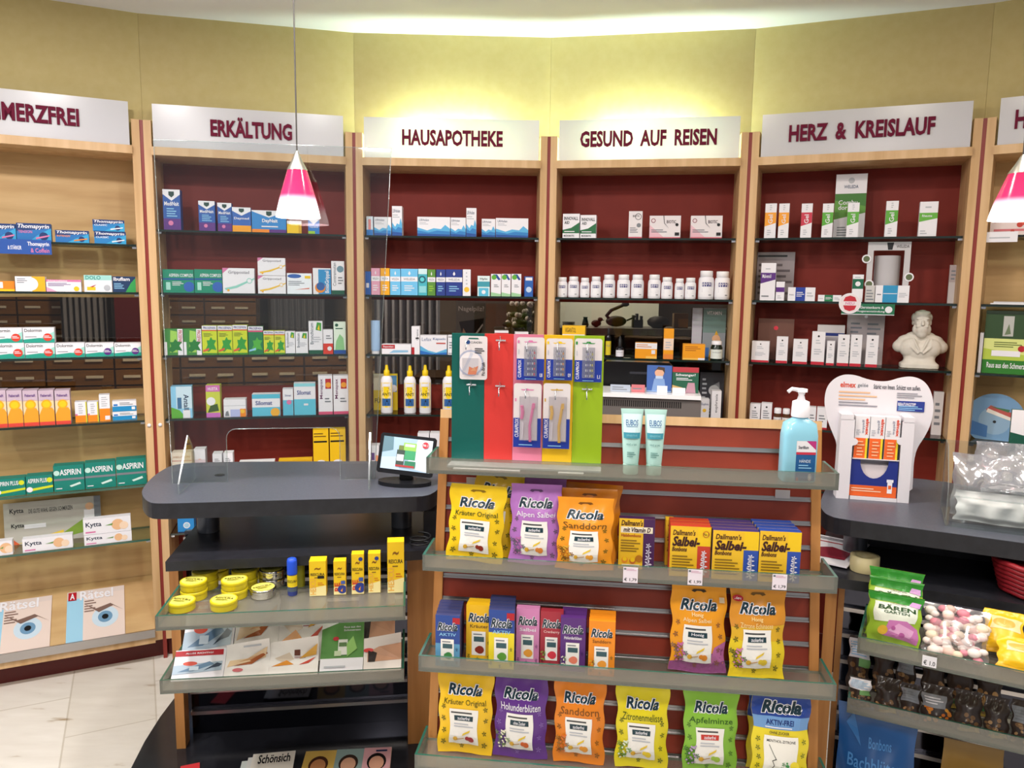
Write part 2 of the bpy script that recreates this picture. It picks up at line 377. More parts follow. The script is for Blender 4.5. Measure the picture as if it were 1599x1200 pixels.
# signs over the cabinets
def sign_mat():
    m, nt, b = nodes('opal_sign'); out = nt.nodes['Material Output']; tl = nt.nodes.new('ShaderNodeBsdfTranslucent'); tl.inputs[0].default_value = (.93, .95, .9, 1)
    b.inputs['Base Color'].default_value = lin('#e2e1e8'); b.inputs['Roughness'].default_value = .22
    mx = nt.nodes.new('ShaderNodeMixShader'); mx.inputs[0].default_value = .3
    nt.links.new(b.outputs[0], mx.inputs[1]); nt.links.new(tl.outputs[0], mx.inputs[2]); nt.links.new(mx.outputs[0], out.inputs[0]); return m
OPAL = sign_mat(); LET = mat('#6a1030', .6, 0, .15)
SIGNS = {1: ('SCHMERZFREI', -215, 124, 178, 212), 2: ('ERKÄLTUNG', 329, 456, 191, 225), 3: ('HAUSAPOTHEKE', 628, 785, 212, 236),
         4: ('GESUND  AUF  REISEN', 906, 1119, 211, 235), 5: ('HERZ  &  KREISLAUF', 1232, 1459, 196, 228), 6: ('H', 1584, 1606, 186, 212)}
SLAB = {1: 'white sign board with dark red letters, cut off by the left edge', 2: 'white sign board with dark red letters behind the lamp cable',
        3: 'glowing white sign board over the first-aid cabinet', 4: 'glowing white sign board with three dark red words over the travel cabinet',
        5: 'unlit white sign board over the cabinet with the bust', 6: 'white sign board cut off by the right edge above the second lamp'}
for k, (tx, a, b, y0, y1) in SIGNS.items():
    f = unit(k, -.016, 2.159); t = thing('shop_sign', SLAB[k], 'sign', f.o, f.yaw, 'category signs over the cabinets')
    M().box(-INT / 2 + .008, -.003, 0, INT / 2 - .008, .003, .166, OPAL).build('sign_panel', t)
    ff = Fr(f.pt(0, 0, -.004), f.yaw)
    if k == 1: u1 = ff.hit(124, 195)[0]; um = ff.hit(0, 188)[0]; u0 = u1 - (u1 - um) / .709
    elif k == 6: u0 = ff.hit(1584, 200)[0]; u1 = u0 + .035
    else: u0, u1 = ff.hit(a, (y0 + y1) / 2)[0], ff.hit(b, (y0 + y1) / 2)[0]
    h1 = .1185; h0 = .0525
    if k == 2: h1 += .014
    vs, fs = glyphs(tx, .032, 0); m = M(); n = len(vs)
    q = [(u0 + (u1 - u0) * x, h0 + (h1 - h0) * y) for x, y in vs]
    m.add([(x, -.010, z) for x, z in q], fs, LET); m.add([(x, -.003, z) for x, z in q], fs, LET)
    ec = {}
    for fc in fs:
        for i in range(len(fc)):
            e = (fc[i], fc[(i + 1) % len(fc)]); ec[tuple(sorted(e))] = ec.get(tuple(sorted(e)), 0) + 1
    m.add([(x, -.010, z) for x, z in q] + [(x, -.003, z) for x, z in q], [(i, j, j + n, i + n) for (i, j), c in ec.items() if c == 1], LET)
    m.build('lettering', t)
    if k in (3, 4):
        for du in (-.14, .0, .14):
            p = unit(k, .02, 2.23).pt(du); lamp('sign_lamp', 'POINT', p, 7.5, (.74, 1, .80), .018)
# ------------------------------------------------------------------ goods in the wall cabinets
def where(k, s): return 'on the %s shelf of the %s cabinet' % (ORD[s], CAB[k])
def lab16(look, k, s):
    look = look.rstrip(',')
    for t in (where(k, s), 'on the %s shelf, %s cabinet' % (ORD[s], CAB[k]), 'on %s %s shelf' % (CAB[k].split()[0] if CAB[k] != 'far right' else CAB[k], ORD[s]), ''):
        r = look + ' ' + t
        if len(r.replace('-', ' ').split()) <= 16: return r
    return r
def shop(k, s, v, rows, z=None, d=.06, name='medicine_box', cat='box'):
    z = shelf_list(k)[s] if z is None else z
    f = unit(k, v, z + .0004); g = 'goods %s' % where(k, s)
    for r in rows:
        x0, x1, yt, base, deco, look = r[:6]; op = r[6] if len(r) > 6 else {}
        ff = f if 'v' not in op else unit(k, op['v'], z + .0004)
        u, wd, h = ff.span(x0, x1, yt); h0 = 0
        if 'on' in op: h0 = op['on']; h = ff.hit((x0 + x1) / 2, yt)[1] - h0
        lab = lab16(look, k, s)
        loc = ff.pt(u, h0); rx = op.get('lean', 0)
        kind = op.get('kind', 'box')
        if kind == 'box':
            o = carton(wd - .0012, h, op.get('d', d), base, deco, op.get('side'), op.get('top')).build(op.get('name', name), None, loc, ff.yaw + R_(op.get('turn', 0)), rx)
        elif kind == 'bottle': o = supplement(wd - .002, h, loc, ff.yaw, base, deco); 
        else: o = kind(wd, h, loc, ff.yaw)
        tag(o, lab, op.get('cat', cat), g)
LAST = {}
# --- painkiller cabinet
thom = lambda c, sub: [G('#2f9ed0', (.35, 0), (1, 0), (1, .75), (.6, .35)), G('#16366f', (0, .55), (1, .75), (1, 1), (0, 1)), T('Thomapyrin', .04, .66, .95, .95, 'W', .02, .2), T(sub, .05, .45, .45, .6, c), O(.78, .3, .22, '#12306a'), G(c, (.55, .12), (.95, .3), (.95, .38), (.55, .22))]
shop(1, 1, .03, [
 (-25, 25, 349, '#1f6fb4', thom('PK', 'TENSION'), 'blue headache box cut by the left edge'),
 (25.5, 80, 349, '#1f6fb4', thom('PK', 'TENSION'), 'larger blue headache box with pink figure'),
 (86, 139, 360, '#1f6fb4', thom('OR', 'INTENSIV'), 'flat blue headache box with orange stripe'),
 (147, 197, 362, '#1f7fc0', thom('W', 'CLASSIC'), 'lower blue box of the two-high stack')], d=.05)
f = unit(1, .03, shelf_list(1)[1]); hs = f.span(147, 197, 362)[2]
shop(1, 1, .031, [(145, 195, 343.5, '#1f7fc0', thom('W', 'CLASSIC'), 'upper blue box of the two-high stack', {'on': hs + .001})], d=.05)
t = unit(1, -.0, 1.772)
a, b = t.hit(-40, 385)[0], t.hit(80, 385)[0]
tag(carton(b - a, .056, .002, '#1f4fa0', [T('& STÄRKER', .42, .3, .6, .62, 'W'), T('Thomapyrin', .68, .5, .97, .85, 'W', .02), T('& Coffein', .72, .12, .97, .42, 'PK')]).build('shelf_talker', None, t.pt((a + b) / 2, -.050, .008), t.yaw),
    'blue advertising strip hanging from the top shelf edge of the painkiller cabinet', 'shelf strip')
shop(1, 2, .03, [
 (-14, 23, 439, 'OR', [R(.1, .3, .5, .9, 'W'), R(0, .0, 1, .2, 'Y')], 'orange box cut by the left edge', {'v': .05}),
 (23.5, 71, 432, 'W', [R(.55, 0, 1, 1, '#f2b21c'), O(.5, .5, .45, 'W'), L(.06, .55, .4, .9, 3)], 'white and amber box'),
 (72, 127, 437, 'W', [R(0, .82, 1, 1, 'PK'), T('Schmerztabletten', .05, .84, .6, .98, 'W'), L(.05, .45, .7, .75, 3, 'PU'), G('#e9a6c6', (0, 0), (.3, 0), (0, .4)), O(.86, .25, .2, 'Y')], 'white box with pink band and yellow dot'),
 (131, 175, 430, 'W', [R(0, .7, 1, 1, '#9fd6d0'), T('DOLO', .06, .74, .6, .96, 'TL'), R(.1, .1, .4, .3, 'Y'), O(.82, .25, .18, 'G'), G('RD', (.2, .3), (.45, .45), (.3, .28))], 'white box with pale teal header'),
 (175.5, 212, 432, '#16355e', [G('#2f9a4e', (.55, 0), (1, 0), (1, .9), (.8, .6)), T('Ibuflam', .05, .72, .75, .95, 'W', .02), L(.06, .2, .5, .6, 4, 'LB')], 'dark blue and green ibuprofen box')])
dol = lambda c: [G('#25a08c', (0, 0), (1, 0), (1, .25), (.5, .32), (0, .22)), G('#9fd8cc', (.55, .3), (1, .75), (1, .25), (.7, .28)), T('Dolormin', .05, .72, .6, .93, 'K', .01), L(.06, .36, .5, .46, 1), O(.78, .36, .26, c), L(.66, .3, .9, .5, 2, 'W')]
z3 = shelf_list(1)[3]
rows = [(-9, 38.5, 536, '#e4423a', 'lower of the stack cut by the left edge'), (39, 86, 536, 'o', 'lower of the stack beside the first'), (86.5, 132.5, 536, 'o', 'third from the left, red pill'), (133, 178, 536, 'p', 'with purple pill beside the red-pill box'), (178.5, 220.5, 536, 'p', 'with purple pill beside the post')]
shop(1, 3, .03, [(a, b, y, 'W', dol('PU' if c == 'p' else '#d8402f'), 'white and mint box, ' + l) for a, b, y, c, l in rows])
h = unit(1, .03, z3).span(39, 86, 536)[2] + .001
shop(1, 3, .031, [(-12, 36, 512.5, 'W', dol('#d8402f'), 'upper white and mint box cut by the left edge', {'on': h}), (36.5, 86, 512, 'W', dol('#d8402f'), 'upper white and mint box of the second stack', {'on': h})])
nur = [R(0, 0, 1, .5, '#f0a02a'), R(0, 0, 1, .1, '#e0473c'), G('#f3d2a6', (0, .3), (.5, .75), (1, .4), (1, .7), (0, .7)), O(.5, .6, .13, '#f6b01e'), O(.5, .6, .09, 'Y'), T('Fiebersaft', .15, .82, .85, .9, 'PU')]
shop(1, 4, .025, [(a, b, 610, '#c9b3c4', nur, l + ' of the five orange fever syrup boxes') for a, b, l in ((-15, 10.5, 'leftmost'), (11, 35.5, 'second'), (36, 60, 'middle'), (60.5, 85, 'fourth'), (86, 110, 'rightmost'))], d=.07)
lil = lambda s: [R(0, 0, 1, .34, 'OR'), R(.9, 0, 1, 1, s), L(.3, .42, .7, .95, 5, 'G'), R(0, .34, .2, .42, 'PK')]
shop(1, 4, .045, [(117, 136, 628, 'W', lil('#d9d02a'), 'left of two small white boxes with orange foot'), (136.5, 154, 628, 'W', lil('#d9d02a'), 'right of two small white boxes with orange foot'),
 (155, 172, 617, 'W', [R(0, 0, 1, .48, 'OR'), L(.2, .55, .8, .95, 5, 'G'), R(.5, .05, .95, .2, 'W')], 'taller white box with orange lower half')], d=.05)
bw = [R(0, 0, 1, .5, '#1f8ac4'), R(.05, .55, .22, .72, 'BL'), L(.3, .6, .9, .9, 2), R(.8, .15, .94, .42, 'W')]
shop(1, 4, .045, [(175.5, 214, 643, 'W', bw, 'lower flat white and blue box of a pair')], d=.05)
h = unit(1, .045, shelf_list(1)[4]).span(175.5, 214, 643)[2] + .001
shop(1, 4, .046, [(175.5, 213.5, 626.5, 'W', bw, 'upper flat white and blue box of a pair', {'on': h})], d=.05)
asp = [T('ASPIRIN', .2, .62, .9, .85, 'W', .02), O(.1, .72, .1, '#bfe3da'), R(0, .42, 1, .5, 'GY'), G('#cfe9e2', (.5, .2), (.85, .32), (.88, .24), (.55, .14)), L(.06, .08, .3, .16, 1, 'W')]
aspp = [T('ASPIRIN PLUS', .06, .6, .78, .85, 'W', .015), O(.88, .72, .14, '#d7dd24'), G('#d7dd24', (.2, .3), (1, .42), (1, .3), (.2, .16)), O(.12, .25, .15, 'W')]
shop(1, 5, .03, [(-10, 40, 748, 'TL', aspp, 'smaller green painkiller box cut by the left edge'), (40.5, 83, 743, 'TL', aspp, 'smaller green painkiller box with yellow stripe'),
 (83.5, 132, 727, 'TL', asp, 'leftmost of three large green painkiller boxes'), (132.5, 181, 722, 'TL', asp, 'middle of three large green painkiller boxes'), (181.5, 229, 717, 'TL', asp, 'rightmost of three large green painkiller boxes')])
f = unit(1, .135, shelf_list(1)[6] + .001); u, wd, h = f.span(5, 158, 782)
o = carton(wd, h, .004, '#bdb9b0', [T('Kytta', .06, .72, .2, .86, 'K', .02), T('DIE GUTE WAHL GEGEN SCHMERZEN', .25, .72, .7, .82, 'K', .01), G('#7f9f3a', (.5, .05), (.8, .45), (.98, .2), (.7, .1)), G('#e8c84a', (.0, .0), (.6, .1), (.6, .25), (.2, .05)), G('#d8603a', (0, .0), (.15, .0), (.05, .2)), T('Kytta', .07, .38, .2, .5, 'K', .02), R(.2, .36, .42, .46, 'W'), R(.82, .3, .95, .68, 'W'), O(.88, .76, .09, 'SK'), R(.93, .2, 1, 1, 'GY')])
tag(o.build('advertising_card', None, f.pt(u), f.yaw, -.12), 'grey advertising card with green leaf behind the ointment boxes', 'card')
kyt = [T('Kytta', .05, .4, .38, .8, '#14233f', .02), R(.04, .1, .25, .2, 'PK'), O(.72, .5, .36, '#e9b98c'), O(.85, .4, .26, '#f2d6bb'), G('#6f9a4a', (.45, .5), (.62, .62), (.6, .48))]
shop(1, 6, .018, [(-18, 20, 846, 'W', kyt, 'white ointment box cut by the left edge'), (34.5, 114, 839, 'W', kyt, 'single white ointment box in front of the card'), (131, 206, 833, 'W', kyt, 'lower white ointment box of the stacked pair', {'v': .016})], d=.04)
h = unit(1, .016, shelf_list(1)[6]).span(131, 206, 833)[2] + .001
shop(1, 6, .017, [(130, 205, 809, 'W', kyt, 'upper white ointment box of the stacked pair', {'on': h})], d=.04)
def magazine(wd, h, loc, yaw, rx, deco, base, th=.006, name='magazine', curl=0):
    m = M(); fy = lambda x, z: -curl * max(0, z - .45) ** 2 * (.4 + x)
    m.grid(lambda x, z: ((x - .5) * wd, fy(x, z), z * h), 8, 10, base); m.grid(lambda x, z: ((x - .5) * wd, fy(x, z) + th, z * h), 8, 10, 'W')
    for e in ([(a / 8, 0) for a in range(9)], [(1, a / 10) for a in range(11)], [(a / 8, 1) for a in range(9)], [(0, a / 10) for a in range(11)]):
        m.add([((x - .5) * wd, fy(x, z), z * h) for x, z in e] + [((x - .5) * wd, fy(x, z) + th, z * h) for x, z in e], [(i, i + 1, len(e) + i + 1, len(e) + i) for i in range(len(e) - 1)], 'W')
    ink(m, deco, lambda x, z, k: ((x - .5) * wd, fy(x, z) - k * .0003 - .0004, z * h), wd / h, .25)
    return m.build(name, None, loc, yaw, rx)
rat = [R(0, 0, .28, .85, '#9fcfe8'), G('#e6d3c9', (.28, 0), (1, 0), (1, .9), (.28, .9)), O(.66, .42, .2, '#c9dcea'), O(.66, .42, .11, '#6f97b8'), O(.66, .42, .05, 'K'), G('#7d6258', (.3, .72), (.55, .52), (.8, .62), (.98, .5), (.75, .67), (.5, .6)), L(.3, .55, .5, .8, 5, '#8a7066'), R(.02, .82, .16, .98, 'RD'), T('A', .05, .84, .13, .96, 'W', .03), T('Rätsel', .22, .8, .8, .98, 'W', .02)]
f = unit(1, -.046, .137); L2 = math.atan2(.25, .177)
f2 = Fr(f.pt(0), f.yaw, L2)
for x0, x1, yt, l in ((-25, 80, 945, 'puzzle magazine with an eye on its cover, cut by the left edge'), (104, 195, 930, 'puzzle magazine with an eye on its cover, beside the post')):
    u = (f2.hit(x0, 970)[0] + f2.hit(x1, 965)[0]) / 2; wd = f2.hit(x1, 965)[0] - f2.hit(x0, 970)[0]
    tag(magazine(wd, .25, f2.pt(u, .02, -.0105), f.yaw, -L2, rat, '#d9c9c2', .005), l, 'magazine', 'puzzle magazines at the foot of the painkiller cabinet')
# --- cold remedies cabinet
med = [G('W', (0, 1), (1, 1), (1, .88), (.5, .72), (0, .88)), G('#123f38', (.34, .95), (.66, .95), (.66, .86), (.5, .8), (.34, .86)), R(0, 0, 1, .28, 'PU'), T('MediNait', .08, .6, .92, .7, 'W', .02), L(.2, .32, .8, .56, 4, 'LB'), O(.42, .17, .06, 'PK')]
sec = 'blue and purple night cold syrup box'
shop(2, 1, .03, [
 (254.5, 282, 296, '#2458a8', med, 'tallest ' + sec), (310, 336, 314, '#2458a8', med, 'second ' + sec), (339.5, 362, 317, '#2458a8', med, 'third ' + sec),
 (362.5, 392, 324, '#2f62b4', [G('W', (0, 1), (1, 1), (1, .85), (.5, .66), (0, .85)), G('#123f38', (.36, .95), (.64, .95), (.64, .84), (.5, .78), (.36, .84)), R(0, 0, 1, .26, '#f2a21c'), T('Daymed', .1, .48, .9, .6, 'W', .02)], 'blue box with orange foot'),
 (393, 447, 329, '#2f86cc', [G('W', (0, 1), (1, 1), (1, .95), (.5, .68), (0, .95)), G('#123f38', (.42, .96), (.58, .96), (.58, .8), (.5, .74), (.42, .8)), R(0, 0, .5, .15, 'OR'), R(.5, 0, 1, .15, 'PU'), T('DayNait', .3, .42, .75, .62, 'W', .03), R(.28, .25, .76, .3, 'W')], 'wide blue day and night cold box behind the lamp'),
 (448, 471, 345, '#f2c81a', [R(0, .75, 1, 1, 'W'), R(.8, 0, 1, .7, '#d6a514')], 'yellow box under the lamp shade'), (481, 499, 343, '#2878c8', [G('W', (0, 1), (1, 1), (.5, .66)), R(0, 0, .6, .2, 'LG'), T('VapoRub', .1, .4, .9, .52, 'W')], 'small blue box right of the lamp shade')], d=.055)
acx = [R(0, .55, 1, .62, '#1d4f9c'), T('ASPIRIN COMPLEX', .2, .68, .98, .82, 'W', .012), O(.84, .26, .22, '#2d5fb4'), R(.1, .12, .24, .45, '#a8dccf'), L(.3, .3, .66, .5, 3, 'W')]
gri = lambda c: [G('PK', (0, 1), (.2, 1), (0, .78)), T('Grippostad', .18, .74, .84, .9, '#7d7b85', .01), G(c, (.05, .2), (.4, .3), (1, .62), (1, .56), (.45, .22), (.1, .12)), O(.84, .5, .11, c), O(.84, .5, .08, 'W'), O(.17, .12, .05, '#f0b03a')]
shop(2, 2, .03, [
 (254, 303, 421, '#138a6c', acx, 'green and blue cold powder box beside the post'), (303.5, 347, 421, '#138a6c', acx, 'second green and blue cold powder box'),
 (347.5, 397.5, 419, 'W', gri('#8fcfc2'), 'white cold capsules box with mint swoosh'), (402.5, 446.5, 431, 'W', gri('#f0c23a'), 'lower white cold box with yellow swoosh'),
 (448, 487, 427, '#eef3fa', [O(.3, .86, (.28, .1), '#2f5fae'), L(.05, .4, .7, .65, 3), R(.72, .75, .95, .88, 'Y'), G('#e0602a', (.3, .2), (.9, .3), (.9, .25))], 'white box with blue ellipse header'),
 (488.5, 517, 419, 'W', [R(.3, 0, 1, .95, '#2d8fc8'), O(.4, .25, .2, '#f0902a'), O(.42, .3, .16, '#2d5fa4'), T('BoxaGrippal', .66, .05, .95, .9, 'W', .02, rot=90)], 'blue and white cold box with orange ball'),
 (517.5, 538, 408, 'W', [R(0, 0, 1, .12, 'DG'), T('Contramutan', .1, .25, .35, .95, 'GY', .01, rot=90), O(.68, .76, .1, '#6f93a4'), L(.5, .3, .9, .55, 3)], 'tall white box with green foot')])
h = unit(2, .03, SHELF[2]).span(402.5, 446.5, 431)[2] + .001
shop(2, 2, .031, [(402.5, 446, 403, 'W', gri('#f0c23a'), 'upper white cold box with yellow swoosh', {'on': h})])
ivy = lambda c: [G(c, (.2, .18), (.42, .1), (.62, .2), (.95, .16), (.8, .36), (.95, .5), (.7, .52), (.6, .62), (.48, .5), (.3, .5), (.36, .34))]
pro = [R(0, .86, 1, 1, 'W'), T('PROSPAN', .08, .88, .92, .97, '#2a2f7a', .02), R(0, .82, 1, .855, '#d9552a')] + ivy('#2f9a3a') + [G('#e05a3a', (.04, .1), (.45, .16), (.45, .24), (.04, .16)), R(0, 0, 1, .06, '#3f8a2a'), L(.1, .62, .7, .76, 3, '#7a8a2a')]
prg = [R(0, 0, .15, .5, 'W'), R(.72, 0, 1, 1, 'W'), T('PROSPAN', .76, .45, .96, .95, 'RD', .02, rot=-90), G('#9fd05a', (.3, .1), (.7, .1), (.7, .9), (.35, .95))] + ivy('#1f7a34')
bro = lambda hh: [T('Bronchicum', .1, .3, .34, .95, '#4a5a66', .012, rot=90), G('#3f9a3a', (.5, .74), (.9, .7), (.92, .95), (.6, .97)), G('Y', (.62, .76), (.8, .72), (.76, .9)), L(.35, .35, .9, .55, 3, 'G'), R(0, 0, 1, hh, 'DG')]
shop(2, 3, .03, [
 (256, 286, 514, '#3f8a3f', prg, 'green ivy box with white stripe, leftmost'), (286.5, 315, 514, '#3f8a3f', prg, 'green ivy box with white stripe, second'),
 (315.5, 339, 509, '#c9d62a', pro, 'first of three yellow-green ivy syrup boxes'), (340, 363, 509, '#c9d62a', pro, 'second of three yellow-green ivy syrup boxes'), (363.3, 386.5, 508, '#c9d62a', pro, 'third of three yellow-green ivy syrup boxes'),
 (387.5, 411, 510, '#1f7a4a', [R(0, .86, 1, 1, 'W'), T('PROSPAN', .08, .88, .92, .97, '#2a2f7a', .02), R(0, .8, 1, .855, '#d0567a')] + ivy('#4fae3f') + [G('LB', (.04, .1), (.5, .16), (.5, .24), (.04, .16))], 'dark green ivy box with white header'),
 (411.5, 428, 517, '#d2d83a', pro, 'left of two small yellow ivy boxes'), (428.5, 445, 517, '#d2d83a', pro, 'right of two small yellow ivy boxes'),
 (445.5, 461, 518, 'W', bro(.04), 'left of two small white boxes with leaf mark'), (461.5, 481, 519, 'W', bro(.04), 'right of two small white boxes with leaf mark'),
 (482, 504, 502, 'W', bro(.12), 'tall white box with leaf and green foot'), (504.5, 520, 515, 'W', [R(0, 0, 1, .43, '#d83a2a'), O(.65, .22, .09, 'W'), L(.3, .6, .9, .8, 2)], 'white box with red lower half'),
 (521, 540, 503, '#dfeede', [R(0, 0, 1, .12, '#1d4f9c'), O(.25, .9, .05, 'DG'), L(.15, .76, .9, .84, 1, 'DG'), G('#8cc58a', (.1, .12), (.9, .12), (.8, .5), (.5, .62), (.2, .4))], 'pale green box with blue foot')])
shop(2, 4, .03, [
 (267, 300, 604, '#8fcdf0', [R(.25, .3, 1, 1, '#cfe6f4'), T('Antall', .6, .25, .85, .75, '#2a3a5a', .02, rot=-90), R(.3, .3, .5, .65, '#3f6f9a'), G('#5fae3a', (0, 0), (.7, 0), (.4, .25), (0, .35)), R(.55, 0, .9, .25, 'W')], 'pale blue and green allergy box', {'turn': 4}),
 (321.5, 344, 602, '#c9d04a', [R(0, .8, 1, 1, '#d06fb4'), T('HUSTA', .15, .84, .85, .94, 'W', .02), O(.35, .5, .13, 'W'), G('#3f5a2a', (.1, .15), (.9, .2), (.8, .42), (.3, .36)), R(0, 0, 1, .14, '#c86fc0')], 'pink and lime cough box'),
 (349, 384, 624, 'W', [R(0, .62, 1, .65, 'G'), R(.3, 0, .74, .42, '#b4bce8'), R(.74, 0, 1, .45, 'OR'), O(.85, .3, .12, '#f4c03a'), G('GY', (.05, .05), (.25, .05), (.2, .35), (.1, .3))], 'low white box with lilac and orange squares'),
 (393.5, 437.5, 616, 'W', [R(0, .8, 1, 1, '#57bcd8'), R(0, 0, 1, .4, '#62c0dc'), T('Silomat', .12, .5, .72, .7, '#2a3f8a', .02), O(.82, .16, .2, '#f0b03a')], 'wide white and turquoise lozenge box'),
 (441.5, 458, 608, 'W', [R(0, 0, 1, .58, '#5fbcd8'), T('Silomat', .2, .72, .8, .8, '#2a3f8a'), O(.6, .5, .09, 'PK')], 'narrow white and turquoise box'),
 (459, 493, 599, 'W', [R(0, 0, 1, .5, '#62c2dc'), R(0, .9, 1, 1, '#8fd4e0'), T('Silomat', .14, .64, .78, .78, '#2a3f8a', .02), R(.45, .3, .65, .36, 'W')], 'square white and turquoise box'),
 (497, 519.5, 587, 'W', [T('Menapax', .1, .4, .36, .92, '#6a2a5a', .015, rot=90), R(.5, .66, .9, .92, '#b8202a'), O(.7, .76, .07, '#f0a02a'), R(0, 0, 1, .07, '#d8547a'), L(.45, .3, .9, .45, 2)], 'left of two tall white boxes with red square'),
 (520.5, 544, 587, 'W', [T('Menapax', .1, .4, .36, .92, '#6a2a5a', .015, rot=90), R(.5, .66, .9, .92, '#b8202a'), O(.7, .76, .07, '#f0a02a'), R(0, 0, 1, .07, '#d8547a'), L(.45, .3, .9, .45, 2)], 'right of two tall white boxes with red square')])
fen = lambda c: [L(.05, .82, .9, .95, 2, '#7a5a12'), R(.04, .7, .9, .74, 'K'), O(.5, .12, .16, 'W'), G(c, (.25, .1), (.6, .2), (.8, .26), (.5, .06))]
shop(2, 5, .03, [
 (268, 300, 707, '#e9dccb', [T('HEUSON', .1, .78, .9, .86, '#a06a3a', .01), R(0, .66, 1, .68, 'RD'), O(.5, .4, .16, '#cfc3b0')], 'cream box behind the slanted acrylic foot'), (303, 321, 702, 'W', [O(.5, .5, .12, 'OR'), R(0, .3, 1, .6, '#d9c7cf')], 'small white box with orange ball', {'v': .07}),
 (332, 347, 709, 'W', [L(.2, .5, .8, .8, 4)], 'left of two small plain white boxes'), (349, 364, 708, 'W', [L(.2, .5, .8, .8, 4)], 'right of two small plain white boxes'), (373, 429, 722, 'W', [L(.1, .3, .8, .7, 3)], 'flat white box seen just over the counter'), (435, 488, 719, '#f0c02a', [R(0, .7, 1, 1, '#d9a51c')], 'flat yellow box seen just over the counter'),
 (489, 513.5, 672, '#f2c21c', fen('#3f8a3a'), 'left of two tall yellow boxes with plant picture'), (515, 540, 671, '#f2c21c', fen('#d9742a'), 'right of two tall yellow boxes with plant picture')])
shop(2, 6, .03, [(277, 303, 800, '#2b8ad0', [O(.55, .32, .16, 'W'), O(.55, .32, .12, '#a9cfe6'), R(.0, .8, .5, 1, '#1d5f9c')], 'bright blue box with white disc'), (340, 366, 806, '#8d8a86', [L(.1, .3, .9, .8, 4)], 'grey packet seen under the counter top')])
# --- first-aid cabinet
wav = lambda nm=.35: [T('LRHolen', .06, .78, nm, .9, '#3a4a6a', .012), L(.06, .6, nm, .74, 2, 'G'), G('#58b0e0', (0, 0), (1, 0), (1, .4), (.85, .6), (.72, .38), (.5, .42), (.3, .3), (0, .45)), G('#2f7fc4', (0, 0), (1, 0), (1, .26), (.6, .3), (.35, .2), (0, .3)), G('#1d4f9c', (0, 0), (1, 0), (1, .1), (0, .14))]
shop(3, 1, .03, [
 (572, 582.5, 338, '#d9e6f2', [R(.3, .25, .7, .85, '#d88a8a'), R(0, 0, 1, .3, 'BL')], 'narrow pale blue box, leftmost'), (584, 611, 339, 'W', wav(.6), 'first white box with blue waves'), (612, 628, 322, 'W', wav(.8), 'first tall white box with blue waves'),
 (651.5, 703, 339, 'W', wav(), 'widest white box with blue waves, middle'), (703.5, 727.5, 340, 'W', wav(.6), 'short wave box left of the second tall one'), (728, 744, 325, 'W', wav(.8), 'second tall white box with blue waves'), (752, 773.5, 342, 'W', wav(.7), 'short wave box left of the last wide one'), (774, 825, 341, 'W', wav(), 'wide white box with blue waves, rightmost')])
drop = lambda c, bb=None: [R(0, .52, 1, .7, 'W'), T('WELEDA', .15, .57, .85, .65, 'GY', .012), G('W', (.5, .92), (.58, .82), (.5, .75), (.42, .82))] + [L(.2, .15, .8, .4, 3, bb or 'W')]
oph = [G('#2a4f9c', (.2, .98), (.6, .98), (.95, .75), (.75, .72), (.5, .85)), O(.3, .85, .11, '#5fae3a'), L(.3, .4, .8, .55, 2), G('#9fd0a0', (0, 0), (1, 0), (1, .1), (0, .18))]
shop(3, 2, .03, [
 (570, 579, 424, '#2a5fb4', [R(.2, .3, .7, .5, 'W')], 'narrow blue box, leftmost'), (579.5, 593.5, 419, '#e3a0b8', drop('PK'), 'pink box with white band and drop'), (594, 608.5, 419, '#f0a81c', drop('Y'), 'amber box with white band and drop'), (609, 625.5, 420, '#6fc0ec', drop('BL'), 'narrow sky blue box with white band'), (626, 652.5, 420, '#6fc0ec', drop('BL'), 'wide sky blue box with white band'),
 (653, 667, 420, '#48b4c4', [R(0, .8, 1, 1, '#cfe9ee'), O(.45, .6, .14, '#1d5f6f'), O(.45, .6, .08, '#5fd0d8'), R(.1, .1, .9, .35, '#8fd4dc')], 'teal box with an eye ring'), (667.5, 680, 421, '#5a8f3a', drop('GR', 'LG'), 'green box with white band'), (681, 695.5, 421, '#2a3f8c', drop('N', 'LB'), 'narrow navy box with white band'), (696, 722, 421, '#24388a', drop('N', 'LB'), 'wide navy box with white band'),
 (722.5, 735, 421, 'W', [L(.4, .4, .6, .95, 4, 'G'), O(.5, .24, .1, '#f0c23a')], 'narrow white box with yellow dot'), (745.5, 765, 431, '#dfeef0', [R(0, .46, 1, .72, '#3f9aac'), G('#58b8d8', (.1, 0), (.9, 0), (.9, .4), (.1, .4)), O(.5, .2, .1, 'W'), T('Hylo', .2, .78, .8, .9)], 'white and teal eye drop box'),
 (766.5, 782.5, 428, 'W', oph, 'first of three white boxes with blue arc'), (783, 797.5, 428, 'W', oph, 'second of three white boxes with blue arc'), (798.5, 814, 428, 'W', oph, 'third of three white boxes with blue arc'), (819, 832.5, 432, '#2a62b4', [R(.1, .8, .9, .95, 'W'), O(.5, .35, .14, '#bfd4ee')], 'small blue box, rightmost')])
def tube_roll(wd, h, loc, yaw):
    t = thing('cream_tube', '', 'tube', loc, yaw); M().loft([(.012, wd * .42, wd * .42, 2, 0, wd / 2), (.02, wd * .46, wd * .46, 2, 0, wd / 2), (h, wd * .48, .003, 2, 0, wd / 2)], '#a9c8ee').build('body', t)
    M().lathe([(wd * .4, 0), (wd * .4, .014)], 'W', 18, 0, wd / 2).build('cap', t); return t
